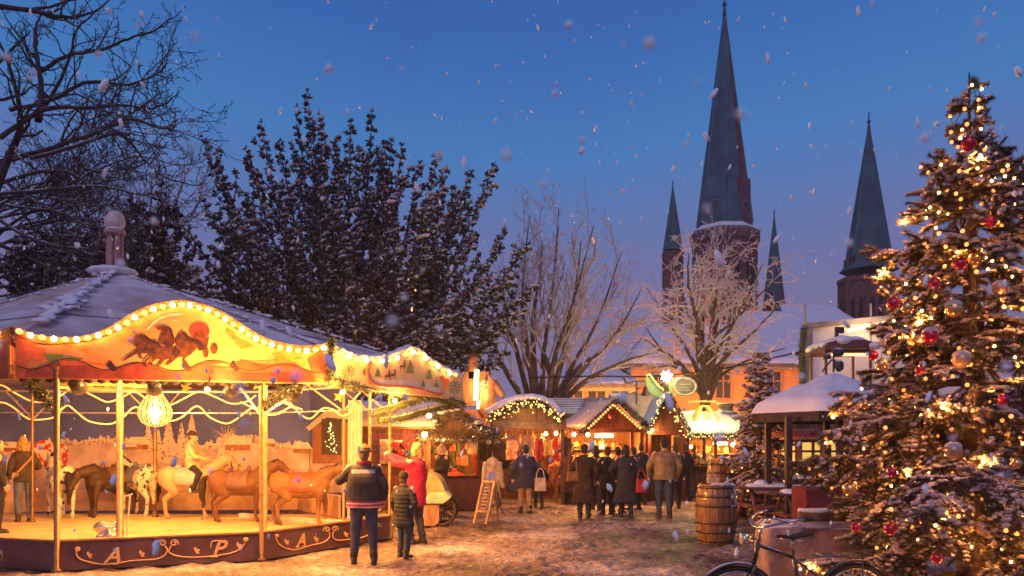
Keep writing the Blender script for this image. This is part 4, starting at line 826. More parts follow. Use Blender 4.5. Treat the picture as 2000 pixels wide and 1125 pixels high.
# ------------------------------------------------------------------ trees
bark = mat('bark', (.07,.048,.05), .9, .4, 6, .5, 30, snow=.10, snows=2); barkf = mat('bark_frost', (.62,.53,.54), .9, .3, 5, .4, 30, snow=.9, snows=2.5); barkl = mat('bark_light', (.38,.31,.31), .9, .35, 5, .4, 30, snow=.8, snows=2.5)
def grow(m, pts, r0, r1, lev, rnd, spec):
    """a limb along pts, then side shoots that divide again"""
    n = len(pts); m.tube(pts, [lerp(r0,r1,i/(n-1)) for i in range(n)], 7 if r0 > .06 else 5 if r0 > .02 else 3, 1 if r0 > spec.get('thick',9) else 0, cap=False)
    if lev <= 0: return
    L = sum((V(b)-V(a)).length for a,b in zip(pts,pts[1:])); k = max(2, int(L*spec['dens'][lev-1]))
    for j in range(k):
        t = spec.get('from',.18)+(1-spec.get('from',.18))*(j+rnd.random())/k; i = min(int(t*(n-1)), n-2); q = lerp(V(pts[i]),V(pts[i+1]), t*(n-1)-i); d = (V(pts[i+1])-V(pts[i])).normalized()
        ax = V((rnd.gauss(0,1),rnd.gauss(0,1),rnd.gauss(0,1))); ax = (ax-d*ax.dot(d)).normalized(); an = rnd.uniform(*spec['ang']); v = (d*math.cos(an)+ax*math.sin(an)+V((0,0,spec['up']))).normalized()
        ln = L*rnd.uniform(*spec['len'])*(1.1-.55*t); seg = 5 if lev > 2 else 4 if lev > 1 else 3; p = [q]
        for s in range(seg): v = (v+V((rnd.gauss(0,1),rnd.gauss(0,1),rnd.gauss(0,1)))*spec['wob']+V((0,0,spec['up']*.5))).normalized(); p.append(p[-1]+v*ln/seg)
        rr = max(lerp(r0,r1,t)*.55, spec['min']); grow(m, p, rr, max(rr*.35, spec['min']*.7), lev-1, rnd, spec)
def bare_tree(label, base, trunk, limbs, spec, mt, seed):
    t = thing('bare_tree', label, 'tree', base); rnd = random.Random(seed)
    m = MB(); 
    for pts, r0, r1 in trunk: q = spline(pts,4); m.tube(q, [lerp(r0,r1,i/(len(q)-1)) for i in range(len(q))], 9)
    m.build('trunk', spec.get('trunkmat', mt), t, True)
    m = MB()
    for pts, r0 in limbs:
        q = spline(pts,4); q = [a+V((rnd.gauss(0,1),rnd.gauss(0,1),rnd.gauss(0,1)))*spec['wob']*.05*(i>0) for i,a in enumerate(q)]; grow(m, q, r0, spec['min']*1.5, spec['lev'], rnd, spec)
    m.build('crown', [mt, spec.get('limbmat', mt)], t, True); return t
rnd = random.Random(21)
def PJ(L, Y0, Y1): n = len(L); return [P(x,y,lerp(Y0,Y1,i/(n-1))) for i,(x,y) in enumerate(L)]
Lb = [([(-40,8),(60,20),(125,33),(180,25),(230,-15)],.075),([(60,20),(110,10),(160,-5)],.05),([(75,235),(80,170),(72,110),(68,60),(90,10)],.09),([(78,140),(130,110),(200,97),(250,76),(300,60),(336,33)],.06),
 ([(20,215),(100,195),(170,160),(250,166),(310,142),(328,118)],.06),([(0,270),(90,215),(180,210),(240,206),(300,212),(346,184)],.065),([(-20,322),(60,300),(130,280),(200,254),(260,232),(310,250),(346,246)],.08),
 ([(-10,362),(80,335),(140,340),(190,380),(215,430)],.06),([(60,310),(150,285),(230,262),(280,310),(320,345),(385,362)],.055),([(-20,452),(40,445),(90,455)],.08),([(-20,470),(50,500),(110,530),(150,520)],.06),([(0,380),(100,370),(200,365),(270,380),(320,375)],.05),
 ([(-30,420),(20,300),(40,240),(20,140),(-10,60)],.12),([(75,230),(130,130),(150,60),(190,20)],.055),([(30,270),(70,200),(150,185),(215,225)],.05),([(-20,200),(40,185),(70,165),(120,168)],.05),([(-20,140),(30,90),(60,60)],.05),([(10,400),(90,410),(180,400),(250,430)],.045),([(0,430),(80,475),(190,490),(240,520)],.05),([(-20,330),(60,390),(150,430),(200,470)],.05),([(130,280),(170,330),(260,330),(300,300)],.04)]
spec = dict(dens=(9.5,5.2,2.9), ang=(.5,1.15), len=(.2,.46), up=.05, wob=.24, min=.009, lev=3)
spec['from'] = .25
bare_tree('big dark bare tree reaching in over the pony ring roof', V((-17,20,0)), [([V((-17,20,0)),V((-16.8,20,3)),P(-30,420,20)],.34,.2)], [(PJ(L,20+rnd.uniform(-1,1),20+rnd.uniform(-2.5,2.5)),r) for L,r in Lb], spec, bark, 3)
rq = random.Random(5)
more = []
for k in range(26):
    y0 = rq.uniform(330,560); x1_ = rq.uniform(120,330); more.append(([(-30,y0+rq.uniform(0,60)),(x1_*.35,y0+rq.uniform(-30,30)),(x1_*.7,y0+rq.uniform(-50,40)),(x1_,y0+rq.uniform(-70,60))], rq.uniform(.03,.06)))
bare_tree('second dark bare tree filling the gap under the big one behind the ring roof', V((-19,23,0)), [([V((-19,23,0)),P(-60,500,23),P(-40,380,23)],.3,.15)], [(PJ(L,23+rq.uniform(-1,1),23+rq.uniform(-2.5,2.5)),r) for L,r in more], spec, bark, 31)
# fine shrubs behind the ring
spec2 = dict(dens=(5.5,3.0,1.5), ang=(.3,.8), len=(.2,.45), up=.12, wob=.16, min=.010, lev=2)
bare_tree('thin bare tree between the dark tree and the small conifer', p2(285,24), [([p2(285,24),P(285,560,24)],.1,.07)], [(PJ([(285,600),(285+dx*.4,480),(285+dx,400-abs(dx)*.3+rnd.uniform(-30,40)),(285+dx*1.2,340+rnd.uniform(-40,60))],24,24+rnd.uniform(-2,2)),.05) for dx in (-150,-100,-60,-25,10,40,75,95)], spec2, barkl, 5)
# multi-stem tree in the middle
spec3 = dict(dens=(15.,6.5,3.6,2.2), ang=(.3,.85), len=(.26,.5), up=.07, wob=.15, min=.0088, lev=4); spec3['from'] = .2; spec3['thick'] = .062; spec3['limbmat'] = mat('bark_limb', (.10,.07,.065), .9, .4, 6, .5, 30, snow=.2, snows=2.5); spec3['trunkmat'] = bark
Yc = 29; tips = [(985,560),(1000,470),(1035,410),(1045,455),(1090,400),(1080,470),(1125,450),(1160,440),(1150,500),(1200,460),(1185,540),(1215,500),(1235,560),(1255,610),(1250,660),(1290,640),(1060,520),(1010,610),(1100,560),(1270,735),(965,640),(1130,600)]
limbs = []
for b0,k1,k2,tx,ty in ((1035,(1010,690),(985,600),985,520),(1045,(1030,680),(1020,570),1035,420),(1060,(1062,690),(1080,560),1092,405),(1070,(1085,690),(1120,590),1160,440),(1080,(1120,710),(1170,620),1215,490),(1085,(1140,720),(1205,650),1255,560),(1090,(1150,740),(1220,705),1275,690),(1030,(985,720),(960,660),940,620),(1075,(1110,650),(1125,560),1135,470),(1050,(1040,640),(1055,540),1060,470)):
    limbs.append((PJ([(b0,790),k1,k2,(tx,ty)],Yc+rnd.uniform(-.6,.6),Yc+rnd.uniform(-3,3)),.13))
bare_tree('wide many-stemmed bare tree with fine snowy twigs behind the arched stall', p2(1075,Yc), [([p2(1060,Yc),P(1050,775,Yc),P(1025,690,Yc)],.22,.12),([p2(1075,Yc),P(1085,775,Yc),P(1060,690,Yc)],.2,.1),([p2(1090,Yc),P(1100,770,Yc),P(1150,700,Yc+1)],.2,.1)], limbs, spec3, barkl, 9)
# frosted round tree
spec4 = dict(dens=(17.,7.,4.,2.4), ang=(.4,1.05), len=(.26,.5), up=.0, wob=.22, min=.0105, lev=4); spec4['from'] = .25; spec4['thick'] = .062; spec4['limbmat'] = mat('bark_limb', (.10,.07,.065)); spec4['trunkmat'] = mat('bark_warm',(.13,.085,.06),.9,.4,6,.5,30,snow=.1)
Yf = 31; limbs = []
for k1,k2,tx,ty in (((1345,690),(1300,620),1262,560),((1358,670),(1335,580),1310,505),((1372,660),(1372,560),1370,478),((1392,670),(1415,570),1435,485),((1400,690),(1450,600),1490,515),((1405,710),(1470,650),1530,585),((1335,715),(1285,680),1240,650),((1410,730),(1470,700),1535,680),((1365,640),(1345,560),1345,495),((1390,640),(1400,560),1405,480),((1350,730),(1310,715),1265,720),((1380,680),(1440,620),1515,545)):
    limbs.append((PJ([(1378,765),k1,k2,(tx,ty)],Yf+rnd.uniform(-.3,.3),Yf+rnd.uniform(-3.2,3.2)),.12))
limbs += [(PJ(L,Yf,Yf-1),.11) for L in ([(1375,790),(1365,720),(1360,640),(1365,560)],[(1385,780),(1410,710),(1425,640),(1420,560)],[(1370,770),(1330,720),(1290,680),(1260,640)])]
bare_tree('round frosted tree with forked trunk before the orange lit house', p2(1380,Yf), [([p2(1372,Yf),P(1376,830,Yf),P(1374,770,Yf),P(1368,700,Yf)],.27,.12),([P(1376,800,Yf),P(1392,750,Yf),P(1420,690,Yf)],.18,.1)], limbs, spec4, barkf, 14)
# conifers heavy with snow: limbs that end in plumes
leaf_m = mat('needle_dark', (.042,.055,.075), .8, .5, 3, .2, 20); leaf_s = mat('needle_snow', (.72,.66,.70), .85, .3, 3, .45, 14, col2=(.34,.29,.30), thr=.34, soft=.2)
def plume_tree(label, base, limbs, seed, dens=6, size=1., trunk_r=.3, top=6, nsub=9):
    """limbs fanning up from a short trunk; each carries feathered side branches whose sprays droop under snow"""
    t = thing('conifer', label, 'tree', base); rr = np.random.RandomState(seed); m = MB(); m.tube([base, base+V((0,0,top*.4)), base+V((.2,0,top))], [trunk_r,trunk_r*.8,trunk_r*.3], 9); CP = []; CS = []; CD = []
    def feather(q, r0, w0, w1, d0):
        L = sum((b-a).length for a,b in zip(q,q[1:])); m.tube(q, [lerp(r0,.012,i/(len(q)-1)) for i in range(len(q))], 4, cap=False); n = max(3,int(L*dens)); qq = resample(q, 40)
        for j in range(n):
            tt = d0+(1-d0)*(j+rr.rand())/n; i = min(int(tt*39),38); c = qq[i]; d = (qq[i+1]-qq[i]).normalized(); a = rr.uniform(0,6.283); u,w = frame_of(d); e = ((u*math.cos(a)+w*math.sin(a))*.75+d*rr.uniform(.5,1.0)).normalized(); ln = lerp(w0,w1,tt)*rr.uniform(.6,1.3)
            K = max(2,int(ln/.11))
            for k in range(K): p = c+e*ln*(k+1)/K+V((0,0,-.10*size*(k/K)**2)); CP.append(tuple(p)); CD.append(tuple(e)); CS.append(size*rr.uniform(.07,.13)*(1-.35*k/K))
        CP.append(tuple(qq[-1])); CD.append(tuple(d)); CS.append(.10*size)
    for pts in limbs:
        q = spline(pts,6); L = sum((b-a).length for a,b in zip(q,q[1:])); feather(q, .08, .42*size, .13*size, .3); qq = resample(q,40)
        for k in range(nsub):
            tt = .22+.66*(k+rr.rand())/nsub; i = int(tt*39); d = (qq[i+1]-qq[i]).normalized(); u,w = frame_of(d); a = rr.uniform(0,6.283); o = u*math.cos(a)+w*math.sin(a); ln = L*.26*(1.15-tt)*rr.uniform(.7,1.3)+.25; v = (d*.8+o*.75).normalized(); sp_ = [qq[i]]
            for _ in range(4): v = (v+d*.10+V((0,0,.05))).normalized(); sp_.append(sp_[-1]+v*ln/4)
            feather(sp_, .03, .30*size, .10*size, .1)
    CP = np.array(CP); CS = np.array(CS)[:,None]; CD = np.array(CD); n = len(CP); NB = 6
    p = np.repeat(CP,NB,0); s_ = np.repeat(CS,NB,0)*.78; v = rr.normal(size=(n*NB,3))*.6+np.repeat(CD,NB,0)*.9; v[:,2] -= .25; v /= np.linalg.norm(v,axis=1)[:,None]; sd = np.cross(v, rr.normal(size=v.shape)); sd /= np.linalg.norm(sd,axis=1)[:,None]; sd *= s_*.42
    vs = np.stack([p-sd*.6, p+sd*.6, p+v*s_*1.1+sd, p+v*s_*2.1, p+v*s_*1.1-sd],1).reshape(-1,3); fs = np.arange(len(vs)).reshape(-1,5)
    m.build('trunk', bark, t, True); npmesh('crown', vs, fs, [leaf_m], t)
    tm = MB(); tm.sph((0,0,0), 1, 6, 4); tv = np.array(tm.v); zf = (CP[:,2]-CP[:,2].min())/(CP[:,2].max()-CP[:,2].min()); pick = rr.rand(n) < (1.-.45*zf); c = CP[pick]; k_ = len(c); sc_ = CS[pick]*rr.choice([.45,.6,.75,.9,1.2],(k_,1))*rr.uniform(.8,1.1,(k_,1)); dd = CD[pick].copy(); dd[:,2] *= .5
    sv = tv[None]*sc_[:,:,None]*np.stack([rr.uniform(.6,1.,k_),rr.uniform(.6,1.,k_),rr.uniform(.35,.55,k_)],1)[:,None,:]; sv = sv+dd[:,None,:]*(tv@np.array([1,0,0]))[None,:,None]*sc_[:,:,None]*.9+c[:,None,:]+np.array([0,0,.06*size]); sv += rr.normal(size=sv.shape)*.016*size
    F3 = np.array([f if len(f) == 4 else f+(f[-1],) for f in tm.f]); tri = np.array([f for f in tm.f if len(f) == 3]); qd = np.array([f for f in tm.f if len(f) == 4]); off = (np.arange(k_)*len(tv))[:,None,None]
    tr = np.concatenate([tri, qd[:,[0,1,2]], qd[:,[0,2,3]]]); npmesh('snow', sv.reshape(-1,3), (tr[None]+off).reshape(-1,3), leaf_s, t); return t
Yy = 27
tipsA = [(395,268),(430,330),(510,240),(480,290),(545,275),(580,210),(600,178),(624,222),(655,285),(685,238),(727,218),(752,290),(785,285),(765,275),(820,318),(855,300),(870,350),(920,335),(965,322),(905,400),(985,450),(1030,478),(1048,555),(1010,590),(360,440),(400,395),(450,400),(540,360),(620,330),(700,350),(760,370),(840,400),(560,450),(480,470),(660,440),(740,470),(820,480),(900,490),(950,540),(420,500),(500,540),(600,540),(700,560),(800,570),(880,590),(980,640),(940,620),(380,560),(450,590),(540,610),(640,620),(740,640),(840,650),(990,690),(920,680)]
rnd = random.Random(33); limbs = []
for i,(tx,ty) in enumerate(tipsA):
    inner = i >= 24; Yt = Yy+(rnd.uniform(-3.6,-.5) if inner else rnd.uniform(-1.5,2.5)); bx = 690+(tx-690)*.20+rnd.uniform(-20,20); by_ = 790-rnd.uniform(0,50)
    dx, dy = tx-bx, ty-by_; limbs.append([P(bx,by_,Yy), P(bx+dx*.40,by_+dy*.33,lerp(Yy,Yt,.5)), P(bx+dx*.76,by_+dy*.69,lerp(Yy,Yt,.85)), P(tx,ty,Yt)])
plume_tree('huge dark many-pointed yew loaded with snow behind the lit boards', p2(690,Yy), limbs, 5, dens=7, size=1.0, trunk_r=.45, top=5)
tipsB = [(315,355),(345,395),(300,420),(265,400),(235,430),(330,470),(280,480),(220,480),(360,520),(300,540),(380,560),(250,540),(340,590),(430,600),(400,640),(190,450),(160,500)]
limbs = []
for tx,ty in tipsB: bx = 310+(tx-310)*.3; limbs.append([P(bx,700,24), P(bx+(tx-bx)*.6,640+(ty-600)*.35,23.6), P(bx+(tx-bx)*.9,(ty*2+620)/3,23.2), P(tx,ty,23+rnd.uniform(-1,1))])
plume_tree('smaller snowy conifer leaning behind the ring finial', p2(310,24), limbs, 8, dens=7, size=.9, trunk_r=.25, top=4, nsub=7)

limbs = []; rnd = random.Random(44)
for k in range(26): tx = 20+k*15.5+rnd.uniform(-12,12); ty = 455+rnd.uniform(0,75)+max(0,tx-260)*.35; bx = 200+(tx-200)*.5; limbs.append([P(bx,720,22), P(bx+(tx-bx)*.6,650,21.6), P(bx+(tx-bx)*.9,(ty+640)/2,21.4), P(tx,ty,21+rnd.uniform(-.8,.8))])
plume_tree('low dark snow-laden yew hedge tree just behind the ring roof', p2(200,22), limbs, 18, dens=7, size=.85, trunk_r=.2, top=3, nsub=5)
# ------------------------------------------------------------------ market stalls
plank = wood('plank', (.11,.05,.03)); plankd = wood('plank_dark', (.06,.03,.022)); plankr = wood('plank_red', (.15,.042,.028)); plankw = wood('plank_warm', (.17,.075,.035)); beamm = wood('beam_wood', (.16,.08,.045)); pale = wood('pale_wood', (.50,.32,.18))
felt = mat('roof_felt', (.16,.10,.085), .9, .35, 3, .3, 12, snow=.10, snows=1.5); feltg = mat('roof_grey', (.22,.19,.20), .9, .35, 2.5, .35, 10, snow=.22, snows=1.6)
def plankwall(m, a, b, z0, z1, w=.14, k=0, seed=1):
    a = V(a); b = V(b); L = (b-a).length; n = max(1,round(L/w)); d = (b-a)/L; r = random.Random(seed); nn = V((d.y,-d.x,0))
    for i in range(n): q = a+d*(i+.5)*L/n; t = .022+r.uniform(0,.01); m.beam(V((q.x,q.y,z0))+nn*t*.5, V((q.x,q.y,z1))+nn*t*.5, t, L/n-.008, k, up=d)
def hplanks(m, a, b, z0, z1, w=.13, k=0, seed=1):
    a = V(a); b = V(b); n = max(1,round((z1-z0)/w)); r = random.Random(seed); d = (b-a).normalized(); nn = V((d.y,-d.x,0))
    for i in range(n): z = z0+(i+.5)*(z1-z0)/n; t = .022+r.uniform(0,.012); m.beam(V((a.x,a.y,z))+nn*t*.5, V((b.x,b.y,z))+nn*t*.5, t, (z1-z0)/n-.007, k)
def bulb_thing(label, p, r, s, col=(1,.56,.18), power=0, group=None, name='hanging_bulb'):
    t = thing(name, label, 'lamp', p, group); m = MB(); m.sph(p, r, 10, 8); m.build('bulb', lampmat('lampglow_%g'%s, col, s), t, True); m = MB(); m.lathe([(r*.5,r*.8),(r*.45,r*1.5),(.008,r*1.7),(.008,.22)], p, 8); m.build('socket', darkmetal, t)
    if power: point(p+V((0,-.02,-r*1.6)), power*3.2, (1,.37,.07), .05)
    return t
def gable_roof(t, x0, x1, Y0, Y1, ze, zr, mt, ov=.18, snow=.07, xr=None, seed=1):
    xr = (x0+x1)/2 if xr is None else xr; m = MB(); th = .06
    for xa in (x0-ov, x1+ov):
        zz = ze-(zr-ze)*ov/((x1-x0)/2); pts = [V((xa,Y0,zz)),V((xr,Y0,zr)),V((xr,Y1,zr)),V((xa,Y1,zz))]
        if xa > xr: pts = pts[::-1]
        m.prism(pts, V((0,0,th)))
    rf = m.build('roof', mt, t)
    if snow:
        m = MB()
        for xa in (x0-ov, x1+ov): zz = ze-(zr-ze)*ov/((x1-x0)/2)+th+.004; m.snowbed(V((xa,Y0,zz)),V((xa,Y1,zz)),V((xr,Y1,zr+th+.004)),V((xr,Y0,zr+th+.004)), snow, 26, 16, seed=seed)
        m.build('snow', snow_m, rf, True)
    return rf
def shed_roof(t, a, b, c, d, mt, th=.06, snow=.07, seed=1, cover=1.):
    m = MB(); m.prism([a,b,c,d], V((0,0,th))); rf = m.build('roof', mt, t)
    if snow: m = MB(); u = V((0,0,th+.004)); m.snowbed(a+u,b+u,lerp(b,c,cover)+u,lerp(a,d,cover)+u, snow, 40, 14, seed=seed); m.build('snow', snow_m, rf, True)
    return rf
def lightstring(name, label, pts, n, r, mesh, parent=None, group=None, wire=True):
    q = resample(pts, n); t = thing(name, label, 'string lights', q[0], group)
    if wire: m = MB(); m.tube(pts, .008, 4); m.build('cable', darkmetal, t)
    child_copies(mesh, 'bulb', q, t); return t
fairy = lampmat('fairy', (1,.42,.08), 6); fairyo = lampmat('fairy_orange', (1,.25,.03), 4)
fb = ball_mesh('bulb', .0175, fairy, 7, 5); fbo = ball_mesh('bulb', .03, fairyo, 8, 6)
# A brown hut behind the ring
Y = 19.6; x0, x1 = X(692,Y), X(838,Y); t = thing('market_hut', 'reddish plank hut with thick snow on its low roof behind the blond woman', 'hut', V(((x0+x1)/2,Y,0)))
m = MB(); hplanks(m, (x0,Y,0), (x1,Y,0), 0, 2.08, .14); hplanks(m, (x1,Y,0), (x1,Y+2.3,0), 0, 2.08, .14); hplanks(m, (x0,Y+2.3,0), (x0,Y,0), 0, 2.08, .14); m.build('wall', plankr, t)
m = MB()
for xx in (x0,x1): m.box(V((xx,Y-.03,1.04)), (.1,.1,2.08))
m.build('corner_post', beamm, t); shed_roof(t, V((x0-.2,Y-.4,2.05)), V((x1+.2,Y-.4,2.05)), V((x1+.2,Y+1.2,2.72)), V((x0-.2,Y+1.2,2.72)), felt, snow=.12, seed=2)
m = MB(); m.box(P(755,882,Y-.06), (.34,.01,.62)); m.box(P(778,875,Y-.06), (.22,.01,.4)); po = m.build('poster', mat('poster',(.70,.30,.28),.7,.5,7,0,col2=(.72,.62,.55),thr=.5,soft=.05), t)
wr = thing('heart_wreath', 'hanging bunch of fir with three red hearts on the hut wall', 'wreath', P(783,905,Y-.25)); c = P(783,880,Y-.25)
v_, f_ = needles([c+V((-.18,0,-.1)),c+V((0,0,.15)),c+V((.2,0,-.1)),c+V((.05,0,-.3))], .06, 700, .1, .008, rs); npmesh('fir_sprig', v_, f_, gar_m, wr)
for dx,dz in ((-.13,.12),(.13,.14),(.0,-.05)): m = MB(); q = c+V((dx,-.08,dz)); m.sph(q+V((-.045,0,.03)), .065, 9, 6); m.sph(q+V((.045,0,.03)), .065, 9, 6); m.lathe([(.005,-.12),(.06,-.04),(.1,.02)], q, 10, sy=.6); remesh(m,'heart',.014,2,None,None,mat('heart_red',(.55,.02,.04),.35)).parent = wr; o = wr.children[-1]; o.location = -ORG[wr.name]
bulb_thing('bare bulb glowing at the hut eave under the garland swags', P(838,812,18.5), .06, 60, power=25)
bulb_thing('bright bare bulb at the corner of the twig roofed stall', P(829,849,18.8), .07, 60, power=60)
# B twig-covered gable
Y = 20.2; x0, x1 = X(842,Y), X(962,Y); t = thing('market_stall', 'bag and scarf stall under a dark gable heaped with twigs', 'stall', V(((x0+x1)/2,Y,0)), 'market stalls along the lane'); zr = Z(803,Y-.6); ze = Z(852,Y-.6)
gable_roof(t, x0, x1, Y-.7, Y+2.2, ze, zr, plankd, .12, 0, xr=X(878,Y))
m = MB(); plankwall(m, (x0,Y+1.8,0), (x1,Y+1.8,0), 0, 2.2); plankwall(m, (x0,Y+1.8,0),(x0,Y,0),0,2.0); m.build('wall', plankw, t)
m = MB()
for xx in (x0,x1): m.box(V((xx,Y,1.)), (.09,.09,2.0))
m.beam(V((x0,Y,1.95)), V((x1,Y,1.95)), .08, .1); m.build('post', beamm, t)
m = MB(); m.prism([V((x0,Y-.45,ze)),V((x1,Y-.45,ze)),V((X(878,Y),Y-.45,zr-.05))], V((0,.04,0))); m.build('gable_board', plankd, t)
m = MB(); m.beam(V((X(885,Y),Y-.55,zr-.1)), V((X(925,Y),Y-.55,ze+.25)), .06, .16); m.build('red_board', plankr, t)
xr_ = X(878,Y); v1,f1 = needles([V((x0-.15,Y-.75,ze)),V((xr_,Y-.75,zr+.06)),V((x1+.15,Y-.75,ze-.05))], .13, 3200, .16, .010, rs); npmesh('twig_thatch', v1, f1, mat('twig',(.06,.05,.03),.8,.5,9,.2,30,snow=.22), t)
m = MB()
for pth in ([V((x0-.2,Y-.85,ze-.03)),V((x1+.2,Y-.85,ze-.1))],): v1,f1 = needles(pth, .08, 1500, .12, .010, rs); npmesh('eave_fir', v1, f1, mat('twig',(.06,.05,.03)), t)
for q in resample([V((x0,Y-.6,ze+.12)),V((xr_,Y-.6,zr+.12)),V((x1,Y-.6,ze+.1))], 46): m.sph(q+V((rs.normal()*.04,rs.normal()*.1,rs.normal()*.03)), rs.uniform(.05,.11), 7, 5, 0, (1.3,1.3,.6))
m.build('snow', snow_m, t, True)
m = MB(); m.box(V((X(905,Y-.5),Y-.5,.42)), (1.0,.7,.84)); m.box(V((X(905,Y-.5),Y-.5,.86)), (1.08,.78,.04)); tb = m.build('sales_table', mat('cloth_purple',(.05,.018,.03),.9), t, bevel=.02)
for px,py,pw,lb in ((865,858,0,'bulb over the bags in the twig roofed stall'),(925,852,50,'bulb at the open side of the twig roofed stall')): bulb_thing(lb, P(px,py,Y+.3), .05, 40, power=pw)
# garments
def garment(label, kind, px, ptop, pbot, Y, wpx, col, cname, col2=None):
    zt, zb = Z(ptop,Y), Z(pbot,Y); w_ = wpx/FOC*Y; x = X(px,Y); mt = cloth('g_'+cname, col) if not col2 else mat('cloth_g_'+cname, col, .85, .3, 16, .3, 50, col2=col2, thr=.45, soft=.1)
    t = thing({'coat':'hanging_coat','scarf':'hanging_scarf','bag':'handbag','hat':'knit_hat','dress':'hanging_dress'}[kind], label, {'coat':'coat','scarf':'scarf','bag':'bag','hat':'hat','dress':'dress'}[kind], V((x,Y,zb))); m = MB(); h = zt-zb; sd = len(label)*3+int(px)
    if kind in ('coat','dress'):
        fl = 1.0 if kind == 'coat' else 1.35
        m.loft([ell(z, rx, ry, Y, x, 14) for z,rx,ry in ((zb,w_*.46*fl,w_*.18),(zb+h*.45,w_*.40,w_*.16),(zb+h*.78,w_*.45,w_*.16),(zt-h*.06,w_*.30,w_*.11),(zt,w_*.1,w_*.08))])
        if kind == 'coat':
            for s in (-1,1): m.caps(V((x+s*w_*.40,Y,zt-h*.14)), V((x+s*w_*.58,Y-.02,zt-h*.62)), w_*.13, w_*.10, 8)
        remesh(m, 'garment_body', max(.018,w_*.045), 3, waves(sd, .018, 22, zs=.25), t, mt).location = -ORG[t.name]
        m = MB(); m.tube([V((x-w_*.3,Y,zt-h*.06)),V((x,Y,zt+.02)),V((x+w_*.3,Y,zt-h*.06))], .01, 5); m.tube([V((x,Y,zt)),V((x,Y,zt+.12))], .006, 4); m.build('hanger', pale, t)
    elif kind == 'scarf':
        for s in (-1,1): m.loft([[V((x+s*w_*.26+dx*w_*.22+.012*math.sin(z*9+s), Y+s*.03+dy*.02+.015*math.sin(z*14+dx*2), z)) for dx,dy in ((-1,-1),(1,-1),(1,1),(-1,1))] for z in np.linspace(zb+(.1 if s>0 else 0),zt,12)])
        m.build('strip', mt, t, True)
    elif kind == 'bag':
        m.box(V((x,Y,zb+h*.3)), (w_,w_*.35,h*.6), 0, .2, taper=.86); m.build('pouch', mt, t, bevel=.015); m = MB(); m.tube([V((x-w_*.35,Y,zb+h*.58)),V((x-w_*.2,Y,zt-.02)),V((x,Y,zt)),V((x+w_*.2,Y,zt-.02)),V((x+w_*.35,Y,zb+h*.58))], .012, 5); m.build('strap', mt, t, True)
    elif kind == 'hat':
        m.lathe([(w_*.5,0),(w_*.52,h*.2),(w_*.48,h*.3),(w_*.42,h*.65),(w_*.2,h*.95),(.01,h)], V((x,Y,zb)), 14); m.sph(V((x,Y,zt+.02)), w_*.14, 8, 6); m.build('knit', mt, t, True)
    return t
